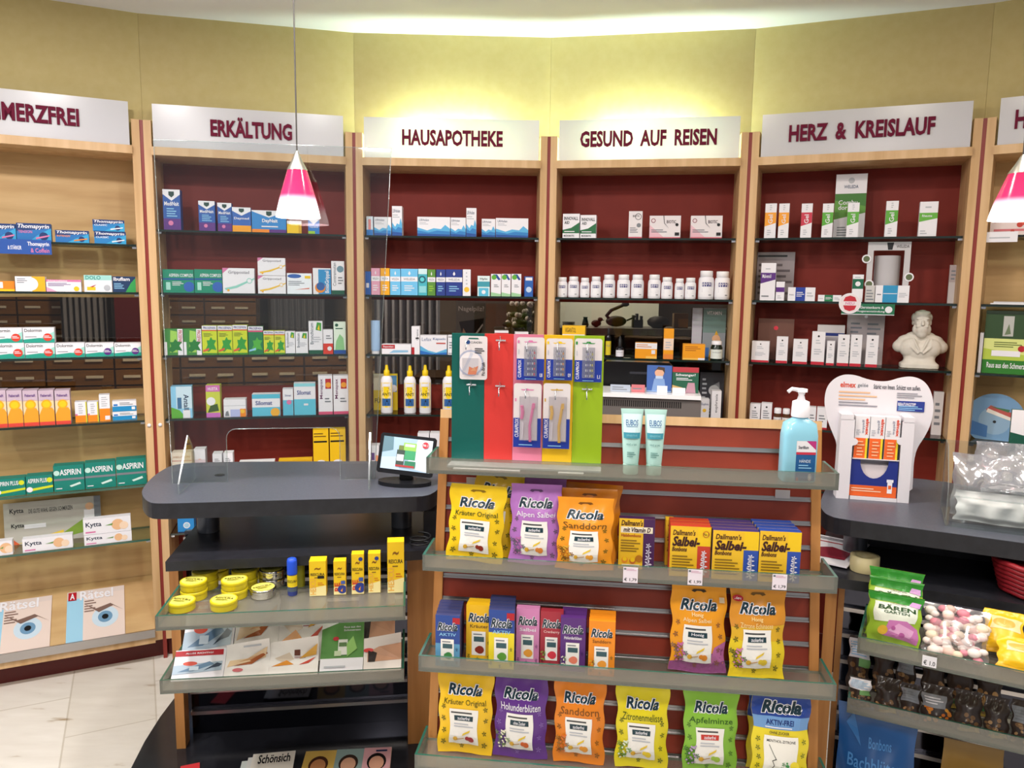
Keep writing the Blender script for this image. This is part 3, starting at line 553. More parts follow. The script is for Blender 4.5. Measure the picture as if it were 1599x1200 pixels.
shop(3, 3, .03, [
 (577.5, 593, 501, '', [], 'pale blue standing tube', {'kind': tube_roll, 'cat': 'tube'}), (596, 642, 538, 'W', [R(0, .55, .45, .95, 'RD'), T('Bepanthen', .05, .62, .4, .85, 'W'), G('#8fc0e0', (.25, .1), (.9, .2), (.9, .4), (.4, .4))], 'flat white box with red header'),
 (642.5, 655.5, 510, 'W', [T('Creme', .55, .5, .85, .9, 'GY', rot=90), R(0, 0, .35, .25, 'RD'), R(.5, .55, .9, .6, 'K')], 'tall narrow white box with red corner'), (656, 698, 524, 'W', [T('Lefax', .06, .7, .42, .88, '#7d8aa8', .01), T('Kapseln', .48, .72, .95, .88, '#4a6a9a', .012), R(.6, .55, .95, .62, '#c0504a'), G('#5fb0dc', (0, 0), (1, 0), (1, .3), (.6, .1), (.3, .2), (0, .45)), G('#2d6fc0', (0, 0), (1, 0), (1, .12), (.5, .04), (0, .2))], 'white capsule box with blue swoosh'),
 (699, 714, 524, 'W', [R(.05, .05, .95, .08, 'K'), R(.05, .9, .95, .93, 'K'), T('Talcid', .6, .2, .85, .8, 'K', rot=90), L(.15, .3, .5, .7, 3)], 'white box with black lines beside the display'),
 (772, 794, 517, 'W', [R(0, .8, 1, .92, 'RD')], 'left white box with red rim peeking over the display'), (804, 825, 519, 'W', [R(0, .8, 1, .92, 'RD')], 'right white box with red rim peeking over the display')])
def lotion(wd, h, loc, yaw):
    t = thing('spray_bottle', '', 'bottle', loc, yaw); r = wd / 2
    M().loft([(0, r * .92, r * .7, 2.4, 0, r), (.004, r, r * .78, 2.4, 0, r), (h * .68, r, r * .78, 2.4, 0, r), (h * .75, r * .8, r * .65, 2.2, 0, r), (h * .78, r * .42, r * .42, 2, 0, r)], 'W').build('body', t)
    mm = M(); sf = lambda x, z, k: (r * 1.012 * math.sin((x - .5) * 2.2) , r - (r * .79 + k * .0003) * math.cos((x - .5) * 2.2) ** .8, h * (.12 + .52 * z))
    mm.grid(lambda x, z: sf(x, z, 1), 10, 6, '#f2d21c'); ink(mm, [R(.05, .0, .95, .42, 'W'), R(.12, .06, .88, .36, '#2d5f9c'), G('K', (.4, .1), (.7, .12), (.55, .34)), T('ANTI', .15, .48, .85, .6, 'K'), R(.15, .84, .85, .97, 'W'), L(.15, .64, .85, .8, 3, 'DR')], sf); mm.build('label', t)
    M().lathe([(r * .46, h * .77), (r * .5, h * .78), (r * .5, h * .88), (r * .3, h * .9), (r * .26, h * .97), (r * .2, h)], '#f2ce14', 18, 0, r).build('cap', t); return t
shop(3, 4, .035, [(593.5, 612, 571, '', [], 'first yellow-capped white bottle', {'kind': lotion, 'cat': 'bottle'}), (630, 648.5, 572, '', [], 'second yellow-capped white bottle', {'kind': lotion, 'cat': 'bottle'}), (654, 672.5, 571, '', [], 'third yellow-capped white bottle', {'kind': lotion, 'cat': 'bottle'}), (690.5, 710, 572, '', [], 'yellow-capped white bottle beside the red and green display', {'kind': lotion, 'cat': 'bottle'}),
 (583, 603, 584, '#e0c22a', [R(.0, .55, .9, 1, '#d9d2bc'), T('FÜR', .1, .2, .8, .35, '#4a3a12', .02)], 'yellow hanging pack behind the first bottle', {'v': .13, 'd': .01, 'name': 'hang_pack', 'cat': 'pack'}), (608, 621, 584, '#e6c62a', [R(.1, .5, .9, .95, '#5f9ad0'), O(.5, .6, .1, 'W')], 'yellow and blue pack behind the first two bottles', {'v': .13, 'd': .01, 'name': 'hang_pack', 'cat': 'pack'})])
shop(3, 5, .03, [(578, 592, 696, 'W', [R(.1, .4, .5, .7, 'PU'), R(.6, .1, .9, .6, '#f2a27a')], 'small white box behind the acrylic screen foot'), (593, 606, 695, 'W', [R(0, .1, 1, .5, '#8a4a9a')], 'white and violet box beside the tablet'), (652, 670, 677, 'W', [], 'left white box peeking over the tablet'), (671, 690, 677, 'W', [], 'right white box peeking over the tablet')])
# --- travel cabinet
inn = [G('#1f6a3f', (0, .2), (1, .2), (1, .65), (.5, .42), (0, .34)), R(0, .2, 1, .34, '#1f6a3f'), T('INNOVALL', .08, .74, .92, .88, '#1d2a2a', .02), T('AID', .1, .58, .4, .7, '#1d2a2a', .02), L(.1, .24, .85, .32, 1, 'W'), T('MICROBIOTIC', .08, .06, .7, .14, '#4a4a52')]
bio = [G('#e6b8c4', (0, 0), (.5, 0), (0, .6)), R(0, 0, 1, .05, '#c8546a'), O(.12, .78, .1, '#8a4a5a'), O(.12, .78, .07, '#e6d8dc'), T('BIOTIC', .55, .66, .85, .8, '#4a3a44', .015), O(.88, .6, .07, 'K'), L(.06, .25, .6, .42, 2), R(.82, .12, .96, .26, 'K'), G('K', (.44, 1), (.47, .66), (.62, .45), (.61, .47), (.485, .67), (.46, 1))]
shop(4, 1, .03, [(878.5, 905, 334, 'W', inn, 'left white and green box of a pair'), (906, 931, 336, 'W', inn, 'right white and green box of a pair'),
 (981.5, 1003, 330, '#e6dfe2', [O(.7, .8, .12, 'K'), O(.7, .8, .1, '#e6dfe2'), T('BIOTIC', .3, .78, .8, .86, 'K', .01), O(.75, .48, .08, 'GY'), L(.1, .2, .7, .42, 4), R(0, 0, 1, .05, '#c8546a')], 'upright off-white box with grey rings'),
 (1014, 1063, 337, '#e6dfe2', bio, 'left wide off-white box with pink corner'), (1078.5, 1128, 337, '#e6dfe2', bio, 'right wide off-white box with pink corner')])
def supplement(wd, h, loc, yaw, base, deco):
    t = thing('supplement_bottle', '', 'bottle', loc, yaw); r = wd / 2
    M().lathe([(r * .93, 0), (r, .003), (r, h * .68), (r * .92, h * .76), (r * .7, h * .8)], 'W', 24, 0, r).build('body', t)
    M().lathe([(r * .78, h * .795), (r * .82, h * .8), (r * .82, h * .985), (r * .76, h)], '#f0eff2', 24, 0, r).build('cap', t)
    sf = lambda x, z, k: ((r + .0002 + k * .0002) * math.sin((x - .42) * 3.6), r - (r + .0002 + k * .0002) * math.cos((x - .42) * 3.6), h * (.08 + .56 * z)); mm = M()
    mm.grid(lambda x, z: sf(x, z, 1), 12, 1, '#f1f0f4'); ink(mm, [R(.24, .66, .62, .92, '#2e2f78'), T('pure', .28, .72, .56, .86, 'W', .01), L(.26, .3, .6, .56, 3, 'G'), R(.5, .1, .6, .16, 'GY')], sf); mm.build('label', t); return t
bl = ['leftmost small white supplement bottle', 'second small white supplement bottle', 'third white supplement bottle, a narrow one,', 'fourth white supplement bottle, a narrow one,', 'first of three medium white supplement bottles', 'second of three medium white supplement bottles', 'third of three medium white supplement bottles',
      'wider white supplement bottle after the gap', 'short white supplement bottle after the wider one', 'narrow white bottle with near-black label', 'narrow white bottle beside the two largest', 'left of the two largest white bottles', 'right of the two largest white bottles']
bx = [(869, 885.5, 433), (886, 904, 432), (905, 920.5, 434), (921.5, 938.5, 432), (940.5, 960.5, 429), (963, 984, 429), (985, 1005.5, 429), (1011.5, 1032, 429), (1032.5, 1051, 433), (1053.5, 1069, 435), (1069.5, 1087.5, 434), (1091, 1116, 423), (1116.5, 1141.5, 424)]
shop(4, 2, .03, [(a, b, y, '', [], l, {'kind': 'bottle'}) for (a, b, y), l in zip(bx, bl)], cat='bottle')
def jar(cb, cc, lb, ch=.2, cw=.9, rn=.7):
    def f(wd, h, loc, yaw):
        t = thing('glass_bottle', '', 'bottle', loc, yaw); r = wd / 2; z = h * (1 - ch)
        M().lathe([(r * .94, 0), (r, .002), (r, z * .82), (r * .85, z * .92), (r * rn, z)], mat(cb, .12), 20, 0, r).build('body', t)
        M().lathe([(r * cw, z), (r * cw, h * .97), (r * cw * .8, h)], cc, 20, 0, r).build('cap', t)
        sf = lambda x, zz, k: ((r + .0003 + k * .0002) * math.sin((x - .5) * 2.6), r - (r + .0003 + k * .0002) * math.cos((x - .5) * 2.6), z * (.1 + .6 * zz))
        mm = M(); mm.grid(lambda x, zz: sf(x, zz, 1), 10, 1, lb); ink(mm, [T('vital', .2, .6, .8, .8, 'GY', .01), L(.2, .2, .8, .5, 2, 'G')], sf); mm.build('label', t); return t
    return f
def dropper(wd, h, loc, yaw):
    t = jar('#1a1a22', '#141418', '#e8e8f0', .42, .5, .42)(wd, h, loc, yaw); r = wd / 2
    M().lathe([(r * .34, h * .99), (r * .3, h * 1.1), (r * .12, h * 1.15)], '#141418', 14, 0, r).build('dropper_bulb', t); return t
arn = [R(.0, 0, 1, .1, '#f7c25a'), L(.1, .55, .8, .9, 3, '#b46a1c'), R(.7, .0, 1, .12, 'W')]
shop(4, 3, .03, [(877.5, 913.5, 509, '#f2be22', [R(0, 0, 1, .72, 'W'), R(0, .3, 1, .6, '#58b4dc'), T('VIGANTOL', .12, .78, .6, .94, '#7a5a12')], 'yellow and white box peeking over the lime stripe'), (945.5, 954, 513, '', [], 'dark bottle half hidden by the display', {'kind': jar('#15151a', '#15151a', '#d9c22a', .2, .5, .4), 'cat': 'bottle'}), (961.5, 974, 530, '', [], 'dark dropper bottle with white label', {'kind': dropper, 'cat': 'bottle'}),
 (991.5, 1026, 536, '#f2a01c', [R(0, .62, 1, 1, 'W'), L(.06, .7, .8, .95, 2, '#d88a3a'), R(.75, .3, .92, .55, 'W'), R(.5, 0, 1, .15, '#f7c25a')], 'orange box with white upper part'), (1036, 1052, 514, '#f2a01c', [R(0, .3, 1, .68, '#f2d8c4'), R(0, 0, 1, .16, '#e88a3a'), L(.2, .35, .8, .6, 3, 'G')], 'tall orange box with pale band'), (1066, 1101, 538, '#f2a01c', arn, 'flat orange box beside the dark jar'), (1110, 1129, 533, '', [], 'dark jar with white lid and label', {'kind': jar('#12231d', 'W', '#dfe6e0', .2, .85, .8), 'cat': 'jar'}),
 (1097, 1133, 481, '#8f97a0', [R(0, .5, 1, .97, '#6f8a86'), G('#d9a81c', (.3, 0), (.85, 0), (.8, .35), (.6, .55), (.45, .35)), O(.6, .38, .08, 'SK'), R(0, 0, .3, .2, '#3f6fb4'), T('VITAMIN', .15, .86, .8, .93, 'W')], 'poster card of a person in yellow behind the jar', {'v': .17, 'd': .003, 'name': 'poster_card', 'cat': 'card'}), (1080, 1096, 481, '#b9b8c4', [L(.2, .1, .8, .9, 9, 'G')], 'narrow grey leaflet card beside the poster', {'v': .17, 'd': .003, 'name': 'poster_card', 'cat': 'card'})])
shop(4, 4, .03, [(1093.5, 1107.5, 624, 'W', [T('Euphra', .1, .7, .9, .84, '#4a5a8a'), O(.45, .5, .08, '#f0c23a')], 'small white box with yellow dot beside the machine'), (1110.5, 1126, 611, 'W', [T('euphrasia', .35, .3, .7, .9, '#5a5a62', .012, rot=90), R(0, 0, 1, .12, '#f0c86a')], 'tall white box with yellow foot beside the post'),
 (1092, 1130, 582, '#3a3a42', [L(.1, .1, .3, .9, 8, 'G'), G('#8a8a92', (.4, .2), (.9, .3), (.8, .8), (.5, .7)), O(.6, .6, .12, '#c9c9cf'), L(.4, .05, .9, .25, 3, 'G')], 'dark photo leaflet behind the two white boxes', {'v': .16, 'd': .003, 'name': 'leaflet', 'cat': 'leaflet'})])
# --- heart cabinet
wel = lambda c, f=None: [R(0, .34, 1, .74, c), G('W', (0, .34), (1, .34), (1, .44)), L(.4, .8, .6, .97, 3, 'G'), T('Gel', .3, .42, .7, .68, 'W', rot=90), L(.25, .08, .6, .26, 3, 'G')]
shop(5, 1, .03, [(1194, 1212, 318, 'W', wel('#f2a02a'), 'left of two narrow white and orange boxes'), (1215.5, 1232, 318, 'W', wel('#f2a02a'), 'right of two narrow white and orange boxes'), (1250.5, 1268, 318, 'W', wel('#c8324a'), 'narrow white and red box'), (1283.5, 1301, 318, 'W', wel('#5aa83a'), 'narrow white and green box left of the card'), (1322.5, 1341, 317, 'W', wel('#5aa83a'), 'narrow white and green box in front of the card'), (1382.5, 1402, 314, 'W', wel('#5aa83a'), 'narrow white and green box right of the card'),
 (1435, 1464, 315, 'W', [R(0, .42, 1, .68, '#62ae3a'), G('W', (0, .42), (1, .42), (1, .52)), L(.3, .8, .7, .9, 1, 'G'), T('Rheuma', .15, .56, .7, .63, 'W'), L(.1, .06, .5, .2, 2, 'G')], 'broad white box with green band'),
 (1303, 1352, 272, 'W', [R(.0, .3, 1, .7, '#5f9a3a'), G('#3f7a2f', (0, .6), (1, .5), (1, .7), (0, .7)), G('W', (0, .25), (1, .2), (1, .4), (0, .3)), T('WELEDA', .27, .78, .73, .83, '#4a5a7a', .015), O(.5, .9, .045, 'G'), T('Combu-', .12, .53, .8, .6, 'W', .01), T('dor', .12, .45, .42, .52, 'W', .01), L(.12, .04, .5, .2, 4)], 'large white and green advertising card', {'v': .12, 'd': .004, 'name': 'advertising_card', 'cat': 'card'})], d=.03)
hyp = lambda c: [R(.28, 0, .64, 1, c), T('Weleda', .05, .4, .22, .5, 'GY'), L(.32, .3, .6, .7, 3, 'W'), L(.7, .3, .95, .7, 2, 'G')]
shop(5, 2, .03, [(1187.5, 1211, 411, 'W', [R(0, .45, 1, .74, 'PU'), G('W', (0, .45), (1, .45), (1, .56)), T('Malvenöl', .1, .6, .7, .7, 'W'), L(.3, .82, .7, .88, 1, 'G'), L(.1, .08, .7, .16, 1)], 'tall white and purple box'), (1211.5, 1225, 440, 'W', [R(0, .45, 1, .7, 'PU'), L(.2, .1, .7, .3, 2, 'G')], 'short white and purple box'), (1230, 1273, 449, 'W', hyp('#243f9c'), 'white box with dark blue middle'), (1277, 1314, 461, 'W', hyp('#1f7a4f'), 'flat white box with green middle'),
 (1330.5, 1348, 429, 'W', [R(0, .48, 1, .84, '#17664a'), O(.5, .66, .09, 'W'), L(.2, .86, .8, .95, 1, 'G')], 'tall white box with green emblem'), (1351, 1366, 446, '#c9c6c4', [L(.1, .1, .9, .8, 4)], 'grey leaflet box beside the cut-out frame', {'v': .025, 'd': .018}), (1366.5, 1420, 446, 'W', [R(.22, 0, .66, 1, '#2f93c4'), R(.24, .5, .64, .54, 'W'), L(.05, .4, .2, .55, 1), L(.7, .3, .95, .6, 3, 'G')], 'large white box with bright blue middle', {'v': .025, 'd': .02}),
 (1181, 1240, 394, '#958b8e', [R(.02, .9, .8, .94, 'K'), L(.05, .1, .95, .8, 6, '#5a5054')], 'grey information card', {'v': .15, 'd': .003, 'name': 'information_card', 'cat': 'card'}), (1481, 1495, 414, '#b4a6a8', [R(0, 0, 1, .55, '#c9c2c4'), L(.2, .6, .8, .9, 3)], 'pale leaflet against the right post', {'v': .12, 'd': .012, 'name': 'leaflet', 'cat': 'leaflet'})], d=.04)
f = unit(5, .05, SHELF[2] + .001); u, wd, h = f.span(1353, 1420, 378); m = M()
for x0, z0, x1, z1 in ((-.5, 0, -.36, 1), (.36, 0, .5, 1), (-.36, .86, .36, 1), (-.36, 0, .36, .12)): m.box(x0 * wd, 0, z0 * h, x1 * wd, .006, z1 * h, '#c6c3c6')
ink(m, [T('WELEDA', .66, .9, .96, .95, 'K'), G('K', (.44, .99), (.6, .99), (.57, .87), (.47, .87))], lambda x, z, k: ((x - .5) * wd, -k * .0003, z * h))
t = thing('cutout_display', 'grey cardboard frame display with white roll standing on the second shelf of the heart cabinet', 'display', f.pt(u), f.yaw)
o = m.build('cardboard_frame', t); M().lathe([(wd * .31, h * .05), (wd * .31, h * .78)], '#bcb9bd', 24, 0, wd * .35 + .008).build('paper_roll', t)
for cx, cz in ((-.52, .72), (.5, .42), (-.42, .3)):
    b = M(); b.lathe([(.017, 0), (.017, .003)], 'W', 20); b.lathe([(.012, .003), (.012, .0035)], '#5f6a4a', 14); b.v = [(cx * wd + x, -z - .0005, cz * h + y) for x, y, z in b.v]; b.build('badge', o)
f = unit(5, .004, SHELF[2]); u0, u1 = f.hit(1314, 483)[0], f.hit(1397, 483)[0]; t = thing('shelf_sign', 'green hanging shelf sign with round red and white badge on the heart cabinet', 'sign', f.pt((u0 + u1) / 2), f.yaw)
ww = u1 - u0; m = M(); m.box(-ww / 2, -.002, -.05, ww / 2, .0, -.006, '#1f6e4c'); ink(m, [R(0, 0, 1, .06, 'W'), T('Gerstenkorn &', .35, .56, .8, .8, 'W', .015), T('Augenentzündung', .3, .2, .82, .42, 'W', .015), O(.89, .5, .3, 'W')], lambda x, z, k: ((x - .5) * ww, -.002 - k * .0003, -.05 + z * .044), ww / .044); m.build('sign_plate', t)
m = M(); m.lathe([(.041, 0), (.041, .003)], 'W', 32); m.v = [(a, -b, c) for a, c, b in m.v]; ink(m, [O(.5, .5, .46, '#e9dfe2'), G('#c02a3a', (.2, .6), (.8, .6), (.72, .8), (.5, .88), (.28, .8)), G('#c02a3a', (.2, .4), (.8, .4), (.72, .2), (.5, .12), (.28, .2)), T('NEU', .3, .44, .7, .56, 'PK')], lambda x, z, k: ((x - .5) * .082, -.003 - k * .0003, (z - .5) * .082)); b = m.build('badge', t); b.location = (f.hit(1327, 475)[0] - (u0 + u1) / 2, -.003, f.hit(1327, 474)[1])
wh = [L(.3, .62, .7, .78, 2, 'G'), O(.5, .86, .03, 'K'), R(0, 0, 1, .09, '#c0283a'), L(.2, .3, .8, .5, 3, 'G')]
shop(5, 3, .03, [(a, b, y, '#e9e6ea', wh, l) for a, b, y, l in ((1173.5, 1201, 533, 'broad white box with red foot, leftmost'), (1212, 1230, 526, 'white red-footed box in front of the brown card'), (1238, 1261, 530, 'medium broad white box with red foot'), (1267, 1288, 518, 'tallest white box with red foot'), (1290.5, 1303, 533, 'smallest narrow white box with red foot'), (1307.5, 1326, 523, 'white red-footed box left of its near twin'), (1327.5, 1345.5, 523, 'white red-footed box right of its near twin'), (1352, 1371, 524, 'white red-footed box nearest the bust'))] + [
 (1183, 1239, 498, '#6f4a3f', [O(.5, .78, .05, '#d8384a'), R(0, 0, 1, .03, '#4a2f28')], 'brown advertising card with a red heart', {'v': .13, 'd': .003, 'name': 'advertising_card', 'cat': 'card'}), (1275, 1318, 508, '#cfcaca', [R(0, .72, 1, .8, 'N'), R(0, 0, 1, .7, '#a9a3ab')], 'grey box behind the tallest white box', {'v': .11, 'd': .05}), (1321, 1380, 490, '#b4a9ab', [L(.1, .1, .4, .85, 9), L(.55, .2, .9, .85, 7), O(.5, .94, .03, 'W')], 'grey price list card behind the white boxes', {'v': .15, 'd': .003, 'name': 'price_list', 'cat': 'card'})], d=.035)
def brownbox(wd, h, loc, yaw): return jar('#5a3a28', 'W', '#e8e6e8', .3, .9, .9)(wd, h, loc, yaw)
shop(5, 4, .03, [(1170.5, 1187, 631, 'W', [L(.2, .3, .8, .7, 4), O(.5, .82, .04, 'K')], 'left of two small white boxes by the post'), (1188, 1205, 630, 'W', [L(.2, .3, .8, .7, 4), O(.5, .82, .04, 'K')], 'right of two small white boxes by the post'), (1207.5, 1220, 638, '', [], 'left small jar with white lid', {'kind': brownbox, 'cat': 'jar'}), (1221, 1233.5, 639, '', [], 'right small jar with white lid', {'kind': brownbox, 'cat': 'jar'}),
 (1262, 1274, 636, 'W', [L(.2, .3, .8, .7, 3), R(0, 0, 1, .08, 'RD')], 'left white box right of the sanitizer pump'), (1275, 1292, 637, 'W', [L(.2, .3, .8, .7, 3), R(0, 0, 1, .08, 'RD')], 'white box half behind the tooth-shaped display'), (1456, 1472, 612, '#d9d4d6', [L(.2, .2, .8, .8, 4)], 'pale leaflet behind the tooth-shaped display', {'v': .1, 'd': .02, 'name': 'leaflet', 'cat': 'leaflet'})], d=.04)
# plaster bust
def bust(loc, yaw, H):
    m = M(); B = lambda c, r, q, *k: m.ball(c, r, 'W', 20, q)
    B((0, .01, .845), .14, (.95, 1.12, 1.1), 0); B((0, -.03, .76), .125, (.98, 1.05, 1.1), 0); B((0, -.075, .665), .11, (1.05, .9, 1.05), 0); B((0, -.095, .60), .085, (1, .8, 1.1), 0)     # skull, face, beard
    for s in (-1, 1):
        B((s * .05, -.14, .715), .042, (1.2, .7, .6), 0); B((s * .06, -.125, .845), .04, (1.25, .5, .42), 0); B((s * .062, -.118, .765), .042, (1, .7, .9), 0)      # moustache, brow, cheek
        B((s * .135, .02, .775), .038, (.5, .9, 1.4), 0); B((s * .115, .04, .86), .07, (.7, 1.2, 1.1), 0); B((s * .05, -.137, .805), .018, (1.3, .6, .7), 0)        # ear, hair, eye
        B((s * .17, .04, .47), .16, (1.15, .7, .62), 0); B((s * .27, .03, .40), .13, (1.0, .85, .8), 0); B((s * .315, .02, .36), .115, (1, .9, .95), 0); B((s * .15, -.05, .34), .17, (1.05, .62, 1.0), 0); m.tube([(s * .12, -.10, .51), (s * .07, -.15, .4), (s * .01, -.172, .27)], .02, 'W', 8); m.tube([(s * .16, -.09, .5), (s * .15, -.15, .36), (s * .03, -.172, .25)], .02, 'W', 8); B((s * .05, -.03, .945), .06, (1.2, 1.3, .6), 0); B((s * .09, -.06, .66), .07, (.8, .9, 1.3), 0)
    B((0, -.165, .775), .026, (.8, 1, 1.8), 0); B((0, -.178, .748), .025, (1.2, .9, .8), 0)
    B((0, .02, .59), .13, (.95, 1, 1.1), 0); B((0, .05, .52), .21, (1.2, .62, .55), 0); B((0, -.03, .27), .22, (1.1, .6, .85), 0)
    m.loft([(.0, .30, .2, 6, 0, 0), (.07, .30, .2, 6, 0, 0), (.085, .275, .18, 6, 0, 0), (.11, .25, .16, 4, 0, 0), (.15, .24, .14, 3, 0, 0), (.24, .27, .13, 2.4, 0, 0)], 'W')
    m.v = [(x * H, y * H, z * H) for x, y, z in m.v]; o = m.build('plaster_bust', None, loc, yaw)
    me = o.data; me.materials.clear(); me.materials.append(streaky('plaster', '#d2cbc0', '#dad4ca', (40, 40, 40), .6)); me.polygons.foreach_set('material_index', [0] * len(me.polygons))
    r = o.modifiers.new('remesh', 'REMESH'); r.mode = 'VOXEL'; r.voxel_size = .0022; r.use_smooth_shade = True; s = o.modifiers.new('smooth', 'SMOOTH'); s.iterations = 6; s.factor = .5
    return tag(o, 'white plaster bust of a bearded man on the third shelf of the heart cabinet', 'bust')
f = unit(5, .105, SHELF[3]); u, wd, h = f.span(1395, 1481, 484); bust(f.pt(u, .001), f.yaw, h)
# --- far right cabinet
shop(6, 1, .05, [(1546, 1606, 341, '#ecd9d6', [O(.12, .85, .1, '#b83a4a'), O(.78, .62, .16, '#c83a2a'), O(.9, .72, .14, '#d8523a'), R(.1, .25, .9, .38, '#d8737a'), O(.6, .25, .1, '#c84a3a')], 'white box with red cherries under the second lamp')], d=.05)
t = unit(6, .0, SHELF[1]); a, b = t.hit(1540, 372)[0], t.hit(1589, 372)[0]
tag(carton(b - a, .038, .002, 'W', [L(.1, .3, .9, .6, 1, 'G')]).build('shelf_talker', None, t.pt((a + b) / 2, -.026, .004), t.yaw), 'blank white strip on the top shelf edge under the second lamp', 'shelf strip')
m = M(); f = unit(6, .03, SHELF[2] + .001); u = f.hit(1576, 470)[0]; m.box(-.08, 0, 0, .1, .12, .004, 'W'); m.box(-.07, .004, .004, .11, .13, .010, '#d0cfd2'); tag(m.build('paper_stack', None, f.pt(u + .02), f.yaw), 'thin stack of papers on the second shelf of the far right cabinet', 'papers')
shop(6, 3, .03, [(1536, 1612, 486, '#2f4a2a', [R(0, .0, 1, .28, '#2f7a2a'), R(0, .22, 1, .56, '#b4c84a'), G('#d9e08a', (0, .4), (1, .3), (1, .56), (0, .56)), T('Raus aus den Schmerzen', .1, .09, .98, .18, 'W', .015), L(.22, .42, .8, .52, 3, '#5a6a2a'), R(.18, .28, .78, .37, 'W'), O(.8, .41, .05, 'RD'), R(.38, .6, .6, .92, '#b9b9b4'), G('#6a7a5a', (.42, .62), (.55, .64), (.5, .8)), R(0, .95, 1, 1, '#1d2f1d')], 'dark green brochure holder with lime panel', {'d': .08, 'name': 'brochure_holder', 'cat': 'brochure holder'}), (1528, 1534, 520, 'W', [], 'white leaflets wedged beside the green brochure holder', {'d': .08, 'name': 'leaflet', 'cat': 'leaflet'})])
f = unit(6, .1, SHELF[4] + .001); u, wd, h = f.span(1518, 1590, 616); m = M(); m.lathe([(h * .56, 0), (h * .56, .003)], '#6f97bd', 40); m.v = [(a, -b, c + h * .45) for a, c, b in m.v]
m.v = [(x, y, max(z, 0)) for x, y, z in m.v]
ink(m, [O(.5, .42, .3, '#8aa9c4'), G('#b4504a', (.35, .65), (.8, .5), (.85, .58), (.42, .75)), G('#e6dfd6', (.36, .6), (.8, .42), (.82, .48), (.38, .68)), G('#3f6f4a', (.4, .73), (.7, .62), (.72, .68)), G('#3f6fa8', (.1, .1), (.4, .05), (.4, .3), (.12, .4)), O(.5, .4, .03, 'K')], lambda x, z, k: ((x - .5) * h * 1.2, -.003 - k * .0003, z * h), 1.2)
tag(m.build('cardboard_disc', None, f.pt(u), f.yaw, -.1), 'round blue advertising disc on the fourth shelf of the far right cabinet', 'advertising disc')
# ------------------------------------------------------------------ sweets stand in the middle: leaning slatwall with glass trays
SX, SY, SZ, SYAW, SLEAN, SW = .286, 1.9, 1.306, R_(-6.7), R_(10.1), .941
TRZ = {1: 1.182, 2: .955, 3: .723, 4: .498}; TD = .13
SB = Fr((SX, SY, SZ), SYAW)
def tray_frame(k, d, lean=0): 
    z = TRZ[k] + .0004; p = SB.pt(0, 0, -(d + (SZ - z) * math.tan(SLEAN))); return Fr((p.x, p.y, z), SYAW, lean)
LEN = 1.22 / math.cos(SLEAN)
t = thing('slatwall_stand', 'beech-framed leaning slatwall stand with dark red boards and metal slats', 'display stand', (SX, SY, SZ), SYAW)
t.rotation_euler = (-SLEAN, 0, SYAW)
# in local axes: x along, y away, z up the board; board front face at y=0
for s, nm in ((-1, 'side_post'), (1, 'side_post')):
    x0, x1 = (-SW / 2, -SW / 2 + .022) if s < 0 else (SW / 2 - .022, SW / 2)
    M().box(x0, -.008, -LEN, x1, .05, 0, OAK).build(nm, t)
M().box(-SW / 2, -.0081, -.022, SW / 2, .05, .0, BEECH).build('top_rail', t)
PIT = .0575; z = -.022; j = 0
while z > -LEN + .06:
    M().box(-SW / 2 + .022, 0, z - PIT + .009, SW / 2 - .022, .03, z, REDSLAT).build('slat_board', t)
    a = M(); a.box(-SW / 2 + .0222, -.0015, z - PIT, SW / 2 - .0222, .02, z - PIT + .0088, ALU); a.box(-SW / 2 + .0225, -.006, z - PIT - .0015, SW / 2 - .0225, -.0016, z - PIT + .0015, ALU); a.build('metal_slat', t); z -= PIT; j += 1
TW = SW + .006
def tray(frame_o, yaw, w, d, lip, lab, back_h=.05, tilt=0, grp='glass trays on the sweets stand', end_back=None):
    """flat glass tray: origin at the middle of its back edge, top of the floor at z=0; reaches towards the viewer"""
    t = thing('glass_tray', lab, 'glass tray', frame_o, yaw, grp, tilt)
    M().plate(-w / 2, -d, -.007, w / 2, 0, 0, TRAYG, EDGEG).build('tray_floor', t)
    M().plate(-w / 2, -d - .006, -.007, w / 2, -d - .0002, lip, TRAYG, EDGEG).build('front_lip', t)
    for s in (-1, 1):
        x = s * (w / 2 - .003); P = [(-d, .0002), (-.004, .0002), (-.004, back_h), (-.02, back_h), (-d, lip)]
        M().prism(P, x - .003, x + .003, TRAYG, EDGEG, T=lambda y, z, x: (x, y, z)).build('end_plate', t)
    return t
TL = {1: 'topmost glass tray of the sweets stand with the coloured toothbrush display on it', 2: 'second glass tray of the sweets stand, with three white price tags', 3: 'third glass tray of the sweets stand carrying small candy boxes and honey bags', 4: 'lowest glass tray of the sweets stand with six bags'}
for k in TRZ:
    p = tray_frame(k, .014).o; tray(p, SYAW, TW, TD - .014, .032, TL[k], .034)
# ---- price tags on the lip of the second tray
fr = tray_frame(2, TD + .0075)
for x0, x1, yt, pr, l in ((973, 996, 886, '€ 1,79', 'left white price tag below the vitamin candy box'), (1074, 1097, 889.5, '€ 1,99', 'middle white price tag below the red sage box'), (1206, 1229, 897, '€ 1,79', 'right white price tag below the blue sage boxes')):
    u0, u1 = fr.hit(x0, yt + 12)[0], fr.hit(x1, yt + 12)[0]; h1 = fr.hit(x0, yt)[1]; h0 = fr.hit(x0, yt + 24)[1]
    c = carton(u1 - u0, h1 - h0, .001, '#e6dde6', [T(pr, .08, .08, .92, .32, 'K', .012), R(.05, .84, .2, .95, '#5f6a6f'), L(.22, .78, .95, .95, 2, '#d7a9bd')])
    tag(c.build('price_tag', None, fr.pt((u0 + u1) / 2, h0), SYAW), l + ' on the glass lip', 'price tag', 'price tags on the second glass tray')
